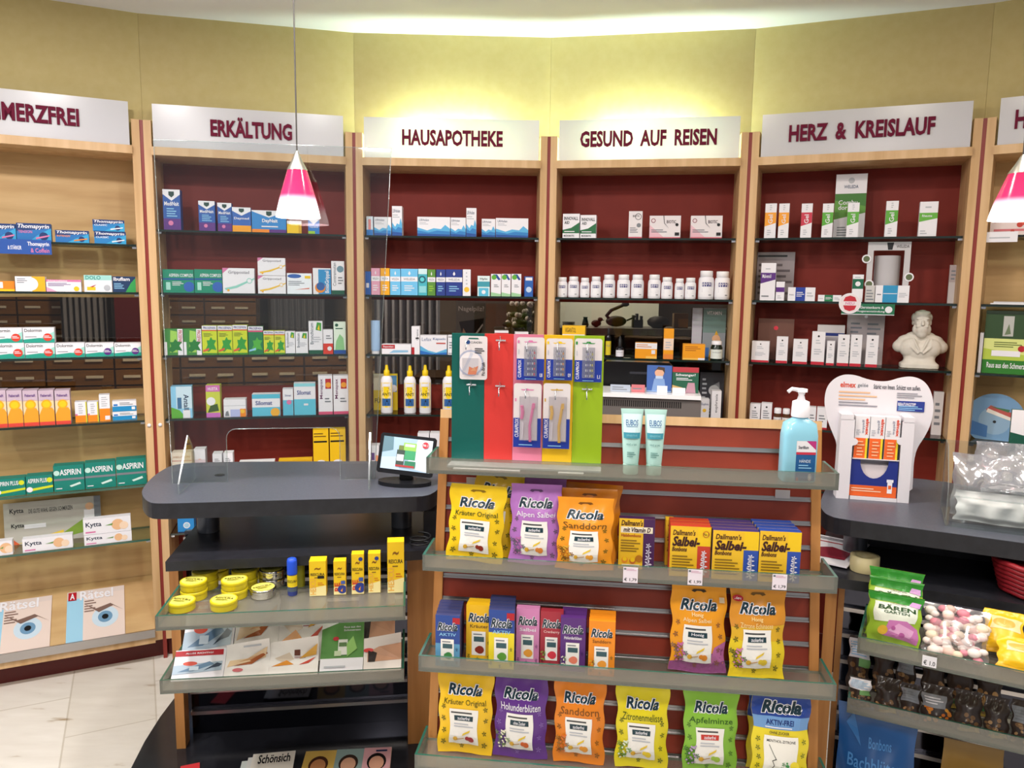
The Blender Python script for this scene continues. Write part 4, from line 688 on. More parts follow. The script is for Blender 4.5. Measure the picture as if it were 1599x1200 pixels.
# ---- candy bags
INKD = '#12303c'
def bag(w, h, th, base, deco, seed=0, gloss=.28, back=None, curl=.12):
    rnd = random.Random(seed); p1, p2, p3 = (rnd.uniform(0, 6) for _ in range(3))
    def prof(x, z):
        e = max(0., 1 - abs(2 * x - 1) ** 2.6); q = max(0., min(1, (z - .035) / .2)) * max(0., min(1, (.93 - z) / .34)); q = q * q * (3 - 2 * q)
        return e * q
    def wid(x, z): return (x - .5) * w * (1.0 - .055 * math.sin(math.pi * max(0, min(1, (z - .02) / .9)))) + .0025 * math.sin(z * 17 + p1) * (2 * x - 1)
    def wr(x, z):
        cr = .0016 * math.sin(x * 21 + p2 + z * 9) * max(0, 1 - abs(z - .12) * 5) + .0016 * math.sin(x * 17 + p3 - z * 12) * max(0, 1 - abs(z - .8) * 4)
        cr += (.0007 * math.sin(z * h * 2600) if z < .035 or z > .965 else 0)
        return cr
    def zz(x, z): return h * z + .0022 * (1 + math.sin(x * 6 + p1)) * (1 - z)
    F = lambda x, z, k=0: (wid(x, z), -th * prof(x, z) - wr(x, z) - k * .00024, zz(x, z))
    Bk = lambda x, z, k=0: (wid(x, z), .0012 + th * .55 * prof(x, z) - wr(x, z), zz(x, z))
    m = M(); bm_ = mat(base, gloss, 0, .5); m.grid(F, 22, 34, bm_); m.grid(Bk, 16, 20, mat(back or base, gloss, 0, .5))
    for e in ([(a / 8, 0) for a in range(9)], [(1, a / 20) for a in range(21)], [(a / 8, 1) for a in range(9)], [(0, a / 20) for a in range(21)]):
        m.add([F(*q) for q in e] + [Bk(*q) for q in e], [(i, i + 1, len(e) + i + 1, len(e) + i) for i in range(len(e) - 1)], bm_)
    ink(m, deco, lambda x, z, k: F(x, z, k + 2), w / h, gloss, .07); return m
def herb(x, z, s, c='#3f5a1f'):
    s *= .78
    q = []
    for a in range(5):
        t = a * 1.257 + x * 9; q.append(G(c, (x, z), (x + s * math.cos(t - .35) * .7, z + s * .62 * math.sin(t - .35)), (x + s * 1.25 * math.cos(t), z + s * .85 * math.sin(t)), (x + s * math.cos(t + .35) * .7, z + s * .62 * math.sin(t + .35))))
    return [('H', q)]
def flowers(cx, cz, s, c1, c2, n, seed):
    r = random.Random(seed); q = []
    for _ in range(n): q += herb(cx + r.uniform(-s, s), cz + r.uniform(-s, s) * .8, s * .42, c1)
    q2 = [O(cx + r.uniform(-s, s) * .8, cz + r.uniform(-s, s) * .9, .011, c2) for _ in range(n * 2)]
    return [('H', q), ('H', q2)]
def ricola(kind, kc, herbs, win='zuckerfrei', wc='#1d3b45', dropc='#c8502a', plant=None, slot=None, yk=(.575, .66), kx=(.1, .9), z0=.0):
    d = []
    if slot: d += [G(slot, (.36, .915), (.42, .9), (.46, .915), (.54, .915), (.58, .9), (.64, .915), (.6, .935), (.4, .935))]
    d += [T('Ricola', .17, .705, .82, .83, INKD, .032, .25, 0, 'W'), T(kind, kx[0], yk[0], kx[1], yk[1], kc, .004)]
    hb_ = []
    for x, z, s in ((.1, .56, .05), (.09, .42, .055), (.1, .28, .055), (.12, .14, .06), (.45, .09, .05), (.85, .12, .06), (.88, .27, .05), (.9, .42, .05), (.88, .55, .05)): hb_ += herb(x, z, s, herbs)
    d.append(('H', hb_))
    d += [R(.22, .12, .75, .545, '#f3f0ea'), L(.25, .485, .72, .53, 1, '#4a4a4a'), R(.31, .41, .66, .47, wc), T(win, .37, .42, .6, .46, 'W', .015), L(.3, .33, .7, .39, 2, 'G'),
          O(.62, .19, .036, dropc), O(.56, .2, .028, dropc), O(.34, .19, .028, '#e3b23a'), G('#e3c23a', (.46, .23), (.6, .28), (.62, .31), (.48, .26)), G('#b98a3a', (.36, .19), (.5, .21), (.5, .2), (.36, .18))]
    if plant: d += flowers(.15, .23, .12, plant[0], plant[1], 9, 3)
    return d
def put_bag(k, d, x0, x1, yt, lean, base, deco, label, seed, grp, turn=0, th=.0125, h=None, **kw):
    fr = tray_frame(k, d, R_(lean)); u, w, hh = fr.span(x0, x1, yt)
    o = bag(w, h or hh, th, base, deco, seed, **kw).build('candy_bag', None, fr.pt(u, .001), SYAW + R_(turn), -R_(lean))
    return tag(o, label, 'candy bag', grp)
HB = '#5a5a1c'
g = 'candy bags on the second glass tray'
put_bag(2, .05, 724, 800, 739, 9, '#e8bd14', ricola('Kräuter Original', '#3a4a1c', HB, slot='#8a6a10'), 'yellow herb candy bag tilted behind the front yellow bag on the second glass tray', 1, g).rotation_euler.y = R_(9); bpy.data.objects['candy_bag'].location.z += .009
put_bag(2, .085, 698, 786, 758, 9, '#f0c818', ricola('Kräuter Original', '#3a4a1c', HB, slot='#8a6a10', dropc='#8e2a1a'), 'front yellow herb candy bag on the second glass tray', 2, g).rotation_euler.y = R_(2)
put_bag(2, .042, 800, 884, 748, 9, '#a86ab8', ricola('Alpen Salbei', 'W', '#5a4a6a'), 'rear lilac candy bag on the second glass tray, hidden by its twin', 3, g)
put_bag(2, .08, 796, 877, 757, 9, '#b676c4', ricola('Alpen Salbei', 'W', '#6a5a6a', plant=('#5f5f66', '#b76aa8'), slot='#5f3a6a', dropc='#e08a3a'), 'front lilac candy bag on the second glass tray', 4, g)
put_bag(2, .03, 880, 966, 756, 9, '#e0861c', ricola('Sanddorn', '#6a4a1c', HB, slot='#7a4a10'), 'rearmost orange candy bag on the second glass tray', 5, g).rotation_euler.y = R_(2)
put_bag(2, .065, 877, 962, 764, 9, '#e88e1e', ricola('Sanddorn', '#6a4a1c', HB, slot='#7a4a10'), 'middle orange candy bag on the second glass tray', 6, g)
put_bag(2, .1, 869, 958, 778, 9, '#f09a24', ricola('Sanddorn', '#6a4a1c', HB, plant=('#8a5a1c', '#d9a83a'), slot='#7a4a10', dropc='#f0a83a'), 'front orange candy bag on the second glass tray', 7, g)
g = 'honey candy bags on the third glass tray'
put_bag(3, .065, 1046, 1134, 912, 7, '#f0a01e', [G('#8a4a7c', (0, 0), (1, 0), (1, .3), (.5, .16), (0, .1)), G('#b86aa0', (.72, .1), (1, .14), (1, .36), (.8, .3))] + ricola('Alpen Salbei', '#f6e3b0', '#8a5a3a', plant=('#5f5a62', '#c76aa8'), yk=(.565, .625), kx=(.2, .74), win='Honig', dropc='#e08a2a', slot='#3a2a12') + [T('Honig', .37, .635, .58, .69, '#f6e3b0'), R(.86, .8, .95, .86, '#d9c2a0')], 'amber and purple honey sage candy bag on the third glass tray', 8, g)
put_bag(3, .075, 1138, 1226, 917, 7, '#d9912a', [R(0, 0, 1, .45, '#e8cc2a'), G('#e0b02a', (0, .42), (1, .42), (1, .6), (0, .55))] + ricola('Zitrone Echinacea', '#f3dc9a', '#5f5f1c', plant=('#4a5a2a', '#c77aa8'), yk=(.56, .615), kx=(.18, .78), dropc='#e6c83a', slot='#6a4a12') + [T('Honig', .38, .63, .58, .685, '#f3dc9a'), O(.12, .87, (.1, .035), '#b01f2c'), T('Neu', .06, .855, .18, .885, 'W', .02)], 'amber and yellow honey lemon candy bag on the third glass tray', 9, g)
g = 'candy bags on the lowest glass tray'
LOW = [(684, 770, 1046, '#f2c21a', ('Kräuter Original', '#4a4a12', HB), dict(dropc='#a8323a'), 'bright yellow herb candy bag, leftmost'), (772, 855, 1052, '#5f2f88', ('Holunderblüten', 'W', '#8a6ab4'), dict(plant=('#6f8a4a', '#f0ecd0'), win='ohne Zucker', dropc='#d9642a'), 'dark purple elderflower candy bag'), (865, 945, 1058, '#e8841c', ('Sanddorn', '#7a4a12', '#8a5a1c'), dict(plant=('#8a6a3a', '#d9702a'), dropc='#f0a03a'), 'orange sea-buckthorn candy bag'),
       (961, 1044, 1067, '#e3d21c', ('Zitronenmelisse', '#4a5a12', '#5f6a1c'), dict(plant=('#4f8a3f', '#dfe8d0'), dropc='#f0d23a'), 'lemon yellow balm candy bag'), (1066, 1152, 1072, '#86bc3a', ('Apfelminze', '#2f5a1c', '#4f7a2a'), dict(plant=('#3f6f3a', '#b79ac4'), wc='#c8342a', dropc='#a8cc4a'), 'green apple mint candy bag')]
for i, (x0, x1, yt, c, a, kw, l) in enumerate(LOW):
    put_bag(4, .07, x0, x1, yt, 5, c, ricola(*a, **kw), l + ' on the lowest glass tray', 20 + i, g)
akt = [R(0, .62, 1, 1, '#24418f'), R(0, .62, 1, .75, '#6f9acc'), T('Ricola', .16, .78, .84, .92, INKD, .045, .28, 0, 'W'), T('AKTIV-FREI', .22, .665, .72, .72, '#1d2f6f', .02), L(.2, .63, .8, .655, 1, 'W'), T('OHNE ZUCKER', .28, .57, .64, .6, 'K'), R(.2, .05, .8, .55, '#f3f0e6'), T('MENTHOL-ZITRONE', .25, .48, .75, .51, 'K', .012),
       G('K', (.3, .45), (.38, .34), (.43, .29), (.36, .27), (.4, .22), (.34, .16), (.34, .165), (.385, .222), (.345, .275), (.41, .295), (.37, .34), (.29, .45)), O(.56, .11, .045, '#e8c23a')] + flowers(.62, .2, .09, '#2f7a3f', '#3f9a4f', 5, 9) + [O(.76, .24, .05, '#f2dc3a')] + [('H', [h for x, z in ((.1, .5), (.1, .4), (.1, .3), (.1, .2), (.9, .5), (.9, .35), (.9, .2)) for h in herb(x, z, .05, '#5f6a1c')])]
put_bag(4, .03, 1166, 1240, 1070, 5, '#e0cc2a', [R(0, .62, 1, 1, '#24418f'), O(.2, .93, (.12, .05), 'RD')], 'rear blue and yellow menthol candy bag on the lowest glass tray', 30, g)
put_bag(4, .085, 1172, 1264, 1083, 5, '#ead52a', akt, 'front blue and yellow menthol candy bag on the lowest glass tray', 31, g)
# ---- boxes on the stand
def pack(k, d, x0, x1, yt, base, deco, label, dep, grp, n=1, side=None, top=None, turn=0, name='candy_box', lab2=None):
    fr = tray_frame(k, d); u, w, h = fr.span(x0, x1, yt); o = None
    for j in range(n):
        if j == 0: o = carton(w, h, dep, base, deco, side, top).build(name, None, fr.pt(u, .0005), SYAW + R_(turn))
        else:
            c = o.copy(); COL.objects.link(c); c.location = fr.pt(u, .0005, j * (dep + .0012)) + fr.ux * (-.0016 * j if n > 3 else .0008 * j); o2 = c
        tag(o if j == 0 else c, label if j == 0 else lab2[j - 1], 'candy box', grp)
ORDN = ['second from the front', 'third from the front', 'fourth from the front', 'rearmost']
sal = lambda c: [R(.68, 0, 1, 1, 'Y'), R(.68, 0, 1, .62, c), T("Dallmann's", .06, .82, .62, .93, '#4a1f12', .025, .2), T('Salbei-', .05, .6, .74, .8, '#3a1414', .04, .25), T('Bonbons', .05, .5, .42, .59, '#4a1f12', .03, .2), L(.06, .1, .6, .44, 6, '#8a6a1c')] + [('H', [G('W', (.83, .03), (.845, .03), (.845, .5), (.83, .5))] + [h for zz, s in ((.12, .12), (.22, .11), (.32, .1), (.41, .09), (.49, .08)) for h in herb(.84, zz, s, '#e9e6f2')])]
vit = [R(.68, 0, 1, 1, '#4a2458'), R(.05, .72, .94, .84, '#f4ead0'), T("Dallmann's", .06, .86, .66, .97, '#4a1f12', .03, .2), T('mit Vitamin D', .12, .735, .88, .83, '#3a1430', .03, .25), T('Halsbonbons', .06, .64, .62, .7, '#a8421c', .02, .2), L(.06, .34, .6, .6, 5, '#8a6a1c'), O(.18, .18, .06, '#e8902a'), O(.18, .2, .04, 'Y'), O(.4, .17, .06, '#c86a2a'), O(.4, .19, .045, 'Y'), O(.58, .22, .07, '#b8761c'), R(.1, .05, .6, .1, '#f4ead0')] + [('H', [h for zz, s in ((.12, .12), (.24, .11), (.36, .1), (.48, .09)) for h in herb(.83, zz, s, '#d9d2e6')])]
g = 'cough sweet boxes on the second glass tray'
pack(2, .07, 966, 1022, 811, '#f0c02a', vit, 'yellow and violet vitamin candy box on the second glass tray', .022, g, side='#4a2458')
pack(2, .1, 1046, 1109, 823, '#f0c02a', sal('#c8402a') + [O(.88, .86, .06, '#b01f2c'), O(.88, .86, .05, 'Y'), T('No.1', .82, .83, .94, .89, 'K', .01)], 'front yellow and red sage candy box on the second glass tray', .022, g, 3, '#c8402a', lab2=['yellow and red sage candy box, second from the front on the second glass tray', 'rearmost yellow and red sage candy box on the second glass tray'])
pack(2, .03, 1039, 1052, 813, '#f0c02a', [T('Salbei', .2, .3, .5, .9, '#8a2a12', rot=90)], 'yellow candy box peeking out left of the red sage boxes on the second tray', .03, g)
pack(2, .105, 1112, 1184, 830, '#f0c02a', sal('#2d4fa8'), 'left front yellow and blue sage candy box on the second glass tray', .022, g, 4, '#4a3a7a', lab2=['left yellow and blue sage box, %s on the second glass tray' % o for o in ('second', 'third', 'fourth and rearmost')])
pack(2, .105, 1185, 1250, 831, '#f0c02a', sal('#2d4fa8'), 'right front yellow and blue sage candy box on the second glass tray', .022, g, 4, '#2d4fa8', lab2=['right yellow and blue sage box, %s on the second glass tray' % o for o in ('second', 'third', 'fourth and rearmost')])
def small(kind, kc, dropc, plant=None, hb=HB, extra=()):
    d = list(extra) + [T('Ricola', .08, .7, .9, .86, INKD, .03, .28, 0, 'W'), T(kind, .15, .6, .85, .66, kc), R(.22, .12, .76, .54, '#f3f0ea'), R(.3, .36, .7, .45, '#3a5a62'), L(.28, .47, .7, .52, 1, 'GY'), O(.54, .22, .07, dropc), O(.46, .22, .05, dropc)] + herb(.1, .1, .07, hb) + herb(.88, .1, .07, hb) + herb(.88, .35, .06, hb) + herb(.45, .06, .06, hb)
    if plant: d += flowers(.14, .2, .1, plant[0], plant[1], 6, 5)
    return d
g = 'small candy boxes on the third glass tray'
nm = lambda c: ['%s small candy box, %s on the third glass tray' % (c, o) for o in ORDN]
blue_ex = [R(0, 0, 1, .45, '#5f9cc4'), R(.7, .84, 1, .96, 'RD')]
pack(3, .118, 680, 718, 962, '#2c4a96', small('AKTIV', 'LB', '#3f8a4a', None, '#1d3f6a', blue_ex), 'blue small candy box at the front of the leftmost row on the third tray', .017, g, 5, '#3a3f6a', lab2=nm('blue'))
pack(3, .085, 728, 768, 946, '#f0bc1c', small('Kräuter', '#6a4a12', '#8e2a1a'), 'front yellow small candy box left of the blue-yellow row on the third tray', .02, g, 2, lab2=['rear yellow small candy box on the third glass tray'])
pack(3, .112, 763, 803, 954, '#2c4a96', small('AKTIV', 'LB', '#5f9a3a', None, HB, [R(0, 0, 1, .62, '#ead52a'), R(.7, .84, 1, .96, 'RD')]), 'front blue and yellow small candy box on the third glass tray', .017, g, 5, '#3a3f6a', lab2=nm('blue and yellow'))
pack(3, .085, 806, 842, 951, '#d084b4', small('Salbei', 'W', '#e8a03a', None, '#7a4a7a'), 'pink small candy box on the third glass tray', .02, g)
pack(3, .085, 843.5, 879, 956, '#a83240', small('Cranberry', '#f0c9c4', '#d8384a', ('#4a6a2a', '#8ab04a'), '#6a1f2a'), 'red small candy box on the third glass tray', .02, g)
pack(3, .1, 875, 914, 966, '#5a2f7a', small('Holunderblüten', 'W', '#e8836a', ('#6f8a5a', '#f0ecd8'), '#3a1f5a'), 'front purple small candy box on the third glass tray', .02, g, 3, lab2=['purple small candy box, second from the front on the third glass tray', 'rearmost purple small candy box on the third glass tray'])
pack(3, .112, 919, 960, 971, '#ee8e1e', small('Sanddorn', '#7a4a12', '#f0a03a', ('#7a5a2a', '#e0c23a')), 'front orange small candy box on the third glass tray', .02, g, 3, lab2=['orange small candy box, second from the front on the third glass tray', 'rearmost orange small candy box on the third glass tray'])
# ---- toothbrush display on the top tray
fr = tray_frame(1, .045, R_(1)); STR = [('#0d5a52', 705, 757, 'green'), ('#d23a34', 757, 801, 'red'), ('#d97f98', 801, 848, 'pink'), ('#e8bc1c', 848, 893, 'yellow'), ('#98b81e', 893, 939.5, 'lime')]
u0, u1 = fr.hit(705, 690)[0], fr.hit(939.5, 690)[0]; hb = fr.hit(820, 523)[1]
td = thing('toothbrush_display', 'upright display board in green, red, pink, yellow and lime stripes on the top glass tray', 'display board', fr.pt(u0, .001), SYAW)
us = [fr.hit(x, 620)[0] for x in (711, 761, 805, 851, 897, 943)]; us = [u0 + (u - us[0]) * (u1 - u0) / (us[-1] - us[0]) for u in us]
for i, (c, a, b, nm_) in enumerate(STR):
    x0, x1 = us[i] - u0, us[i + 1] - u0; m = M(); m.box(x0 + .0003, 0, .0, x1 - .0003, .006, hb - (.0 if i < 2 else .0), mat(c, .32))
    if i == 4: ink(m, [G('#b4e0e0', (.62, .42), (.92, .58), (.95, .72), (.72, .72))][:0], lambda x, z, k: (x0 + (x1 - x0) * x, -k * .0003, hb * z))
    m.build('stripe_panel', td)['label'] = nm_ + ' stripe panel'
m = M(); m.box(0, -.05, 0, u1 - u0, -.0002, .004, 'W'); m.build('base_card', td)
M().plate(.0, -.054, 0, u1 - u0, -.0505, .016, PLEXI, PLEXE).build('acrylic_lip', td)
def hook(px, py, par):
    u, h = fr.hit(px, py); u -= u0; m = M()
    m.tube([(u - .012, -.006, h), (u + .012, -.006, h)], .0022, CHROME, 6); m.tube([(u, -.001, h), (u, -.014, h), (u, -.034, h - .004), (u, -.034, h - .022)], .0015, CHROME, 6); m.tube([(u - .002, -.003, h + .009), (u + .0015, -.02, h - .001)], .0012, CHROME, 6)
    m.build('hook', par)
HK = [(732, 531), (783, 532), (825, 534), (872, 535), (918, 536), (737, 601), (782, 603), (823, 606), (869, 608), (917, 608)]
for p in HK: hook(*p, td)
def blister(x0, x1, yt, yb, deco, label, win, d=.02, brush=None, ins=()):
    f2 = Fr(fr.pt(0, 0, -d), SYAW, R_(1)); a, b = f2.hit(x0, (yt + yb) / 2)[0], f2.hit(x1, (yt + yb) / 2)[0]; h1 = f2.hit((x0 + x1) / 2, yt)[1]; h0 = f2.hit((x0 + x1) / 2, yb)[1]; w, h = b - a, h1 - h0
    t = thing('blister_pack', label, 'toothbrush pack', f2.pt((a + b) / 2, h0), SYAW, 'packs hanging on the toothbrush display')
    m = M(); r = .006; P = []
    for cx, cz, a0 in ((w / 2 - r, r, -90), (w / 2 - r, h - r, 0), (-w / 2 + r, h - r, 90), (-w / 2 + r, r, 180)): P += [(cx + r * math.cos(R_(a0 + q * 22.5)), cz + r * math.sin(R_(a0 + q * 22.5))) for q in range(5)]
    m.prism(P, -.0005, .0005, mat('#dcd5d6', .4), T=lambda x, z, y: (x, y, z)); ink(m, deco, lambda x, z, k: ((x - .5) * w, -.0005 - k * .0002, z * h), w / h, .3); m.build('backing_card', t)
    x0_, z0_, x1_, z1_ = win; X = lambda x: (x - .5) * w
    if brush:
        b_ = M(); brush(b_, X, h); b_.build('interdental_brushes' if yb < 600 else 'toothbrush', t)
    m = M(); m.box(X(x0_), -.0095, z0_ * h, X(x1_), -.0012, z1_ * h, FILM); m.build('clear_blister', t); return t
cur = lambda c, n2: [R(0, 0, 1, .5, '#22399a'), R(.03, .03, .97, .49, '#22399a'), T('CURAPROX', .05, .06, .17, .47, 'W', .012, rot=90), G(c, (.25, .9), (.4, .9), (.44, .93), (.56, .93), (.6, .9), (.75, .9), (.7, .88), (.3, .88)), R(.03, .86, .1, .93, c), T(n2, .84, .08, .94, .17, 'W', .02), L(.3, .02, .8, .05, 1, 'LB'), L(.06, .55, .1, .82, 1, 'G')]
def idb(c):
    def f(b, X, h):
        for j in range(5):
            for x, cc in ((.42, '#8a86b4'), (.58, c)):
                for i in range(2):
                    z = h * (.12 + .125 * j + .0 * i); b.tube([(X(x + .07 * i), -.004, z), (X(x + .07 * i), -.004, z + h * .05)], .0016, cc if i else 'G', 5); b.tube([(X(x + .07 * i), -.004, z + h * .05), (X(x + .07 * i), -.004, z + h * .1)], .0007, '#3a3a4a', 4)
    return f
def tb(c):
    def f(b, X, h):
        b.tube([(X(.62), -.004, h * .1), (X(.6), -.005, h * .35), (X(.66), -.004, h * .5), (X(.72), -.004, h * .68)], .0035, c, 7); b.box(X(.68), -.008, h * .62, X(.78), -.003, h * .7, c)
        b.tube([(X(.3), -.004, h * .45), (X(.34), -.004, h * .55), (X(.3), -.004, h * .66)], .004, c, 7); b.tube([(X(.34), -.004, h * .15), (X(.36), -.004, h * .4)], .0022, '#d9d0d4', 6)
    return f
blister(718, 761, 525, 593, [T('CURADEN', .4, .83, .8, .88, 'K', .01), O(.3, .86, .05, '#2d4f8a'), G('#1f6a5a', (.3, .93), (.7, .93), (.66, .96), (.34, .96)), O(.4, .38, .3, '#a9aec4'), O(.4, .38, .26, '#e2dbdc'), G('#c9c9d4', (.1, .2), (.2, .2), (.5, .6), (.4, .62)), G('#e8762a', (.3, .12), (.6, .12), (.68, .32), (.5, .26), (.35, .3)), G('#f0a05a', (.4, .2), (.6, .2), (.55, .3)), L(.55, .6, .9, .74, 3, 'K'), T('Pic-Brush', .8, .1, .92, .4, 'K', .015, rot=90)], 'white card with an orange fish picture on the green stripe', (.12, .12, .7, .5))
blister(807, 850, 527, 594, cur('PK', '0.8'), 'pack with red interdental brushes on the pink stripe', (.28, .1, .74, .8), brush=idb('#c8324a'))
blister(853, 894, 529, 594, cur('Y', '0.9'), 'pack with amber interdental brushes on the yellow stripe', (.28, .1, .74, .8), brush=idb('#d9902a'))
blister(897.5, 940, 529, 597, cur('GR', '1.1'), 'pack with pale interdental brushes on the lime stripe', (.28, .1, .74, .8), brush=idb('#b8b04a'))
cub = lambda c: [R(0, 0, .24, .46, '#22399a'), R(0, 0, 1, .12, '#22399a'), R(.86, 0, 1, .46, '#22399a'), T('CURAPROX', .05, .16, .19, .45, 'W', .012, rot=90), R(.24, .12, .86, .8, '#cfc6c8'), G(c, (.25, .91), (.45, .91), (.5, .925), (.55, .91), (.75, .91), (.7, .895), (.3, .895)), R(.05, .72, .1, .77, c), L(.2, .03, .8, .06, 1, 'LB')]
blister(802, 845, 599, 699, cub('PK'), 'pack with pink toothbrush on the pink stripe', (.22, .12, .88, .8), brush=tb('#d96a9a'))
blister(848, 890, 599, 701, cub('#c9a03a'), 'pack with yellow toothbrush on the yellow stripe', (.22, .12, .88, .8), brush=tb('#d9a82a'))
# white leaflets lying on the top tray
fl = tray_frame(1, 0)
for i, (x0, x1, y, l) in enumerate(((708, 812, 711, 'long white leaflet lying on the top glass tray below the red stripe'), (872, 912, 714, 'short white leaflet lying on the top glass tray below the lime stripe'))):
    f3 = tray_frame(1, .114); a, b = f3.hit(x0, y)[0], f3.hit(x1, y)[0]
    tag(M().box(-(b - a) / 2, -.006, .0005, (b - a) / 2, .008, .003, 'W').build('leaflet', None, f3.pt((a + b) / 2), SYAW), l, 'leaflet', 'leaflets on the top glass tray')
# cream tubes
def cream(x0, x1, yt, yb, label):
    f3 = tray_frame(1, .085); u, w, h = f3.span(x0, x1, yt); t = thing('cream_tube', label, 'tube', f3.pt(u, .0006), SYAW, 'pale green cream tubes on the top glass tray'); c = '#b4dcd4'; r = w * .34
    m = M(); m.loft([(.026, r * .98, r * .98, 2, 0, 0), (.03, r, r, 2, 0, 0), (h * .35, r * 1.08, r * .9, 2, 0, 0), (h * .7, r * 1.28, r * .5, 2, 0, 0), (h * .93, w * .47, .003, 2.5, 0, 0), (h, w * .5, .0012, 4, 0, 0)], c)
    def sf(x, z, k):
        zz_ = .03 + (h * .93 - .03) * z; q = (zz_ - .03) / (h * .93 - .03); rx = r + (w * .47 - r) * q ** 1.2; ry = r + (.003 - r) * q ** 1.15; a = (x - .5) * 2.1
        return (rx * math.sin(a) * 1.0, -ry * math.cos(a) - .0022 - .0025 * math.sin(math.pi * q) - k * .0003, zz_)
    ink(m, [R(0, .5, 1, .62, '#3f94a8'), R(0, .62, 1, 1, '#cfe8ec'), T('EUBOS', .2, .76, .8, .88, '#1d5f9c', .012), R(.22, .735, .8, .745, '#1d5f9c'), T('SENSITIVE', .2, .54, .8, .58, '#7fc0cc'), T('HAND & NAIL', .2, .36, .8, .4, '#4a7a7a'), L(.24, .12, .76, .24, 3, '#5f8f8a')], sf); m.build('tube_body', t)
    M().lathe([(r * .92, 0), (r * .98, .002), (r * .98, .0245), (r * .9, .0258)], '#bfe2d8', 24).build('cap', t); return t
cream(968, 1004, 639, 720, 'left pale green cream tube standing on its cap on the top glass tray')
cream(1004.5, 1040, 640, 721, 'right pale green cream tube standing on its cap on the top glass tray')
# hand sanitizer
f3 = tray_frame(1, .085); u, w, h = f3.span(1219, 1274, 651); t = thing('sanitizer_bottle', 'light blue hand sanitizer bottle with white pump on the top glass tray', 'pump bottle', f3.pt(u, .0006), SYAW + R_(4))
bl_ = mat('#8fcbe0', .15, 0, .5); hw = w / 2; dp = hw * .62
M().loft([(0, hw * .95, dp * .92, 5, 0, 0), (.005, hw, dp, 5, 0, 0), (h * .72, hw * 1.0, dp, 5, 0, 0), (h * .9, hw * .9, dp * .9, 4, 0, 0), (h * .97, hw * .5, dp * .62, 2.6, 0, 0), (h, hw * .34, hw * .34, 2, 0, 0)], bl_, 40).build('body', t)
m = M(); sf = lambda x, z, k: ((-.30 + 1.12 * x) * hw, -dp * 1.004 - k * .0002, h * (.03 + .62 * z))
m.grid(lambda x, z: sf(x, z, 0), 2, 2, '#1f5a94'); ink(m, [R(0, .72, 1, 1, '#e6e4e8'), G('#b8327a', (.5, 1), (1, 1), (1, .78)), T('Sterillium', .1, .8, .62, .88, '#2a2a3a', .02), R(0, .66, 1, .72, '#c8344a'), T('HÄNDE', .18, .46, .75, .55, '#dfe8f2', .004), L(.15, .3, .85, .43, 2, 'LB'), O(.74, .1, .085, 'W'), O(.74, .1, .065, '#1f5a94'), R(.68, .085, .8, .115, 'W'), R(.715, .045, .765, .155, 'W'), O(.1, .04, .05, '#c8344a')], sf, .9); m.build('label', t)['label'] = 'dark blue label'
m = M(); m.lathe([(hw * .5, h), (hw * .52, h + .004), (hw * .48, h + .035), (hw * .3, h + .038)], 'W', 24); m.build('pump_collar', t)
hz = f3.hit(1240, 607)[1]; m = M(); m.lathe([(hw * .24, h + .038), (hw * .16, h + .05), (hw * .2, hz - .012), (hw * .2, hz - .004)], 'W', 16); m.lathe([(hw * .33, hz - .008), (hw * .33, hz - .001), (hw * .2, hz)], 'W', 18)
m.tube([(0, 0, hz - .004), (-hw * .6, -.004, hz - .001), (-hw * .82, -.005, hz - .008)], .0045, 'W', 8); m.build('pump_head', t)
# clear hang label on the board under the top tray
fr4 = Fr(SB.pt(0, 0, -((SZ - 1.10) * math.tan(SLEAN)) - .004), SYAW)

for j, (x, y, l) in enumerate(((743, 746, 'left'), (1216, 765, 'right'))):
    u_, z_ = SB.hit(x, y); q = M().box(-.017, -.012, -.01, .017, -.0095, .01, mat('#c9c3c4', .3)); z0_ = 1.306 + z_
    p = SB.pt(u_, 0, -((SZ - z0_) * math.tan(SLEAN))); p.z = z0_
    tag(q.build('label_holder', None, p, SYAW), l + ' small blank label holder hooked on a slat under the top glass tray', 'label holder', 'blank label holders')
# ------------------------------------------------------------------ left service counter
def slab(px, z, th, m, extra=()):
    P = [at_z(x, y, z) if not isinstance(x, Vector) else x for x, y in px]; return chaikin([(p.x, p.y) for p in P], 2 if z > .9 else 0, .2)
CT = 1.0; LS = .85; BASE = .12; CY = R_(8)
top = slab([(221, 768), (223, 776), (229, 783), (240, 787.5), (300, 786), (480, 781), (655, 776.5), (670, 774), (681, 768), (690, 757), (702, 735), (702, 719), (590, 721), (350, 722), (292, 724), (266, 728), (244, 741), (229, 755)], CT, 0, 0)
LCO = at_z(300, 786, CT); LCO.z = 0
cnt = thing('service_counter', 'left sales counter with rounded slate-grey top, black shelf and black foot', 'counter', (0, 0, 0), 0, 'service counters')
M().prism(top, CT - .045, CT, BLACK).build('countertop_core', cnt)
M().prism(top, CT + .0001, CT + .0012, TOPGREY).build('countertop_laminate', cnt)
low = slab([(258, 878), (450, 870), (640, 861.5), (700, 858), (712, 800), (520, 797), (330, 800), (303, 824)], LS, 0, 0)
M().prism(low, LS - .028, LS, BLACK).build('lower_shelf', cnt)
for x, y in ((320, 834), (625, 826)):
    p = at_z(x, y, LS); m = M(); m.lathe([(.033, LS + .0005), (.033, CT - .0455)], GREYP, 28, p.x, p.y + .03); m.build('column', cnt)
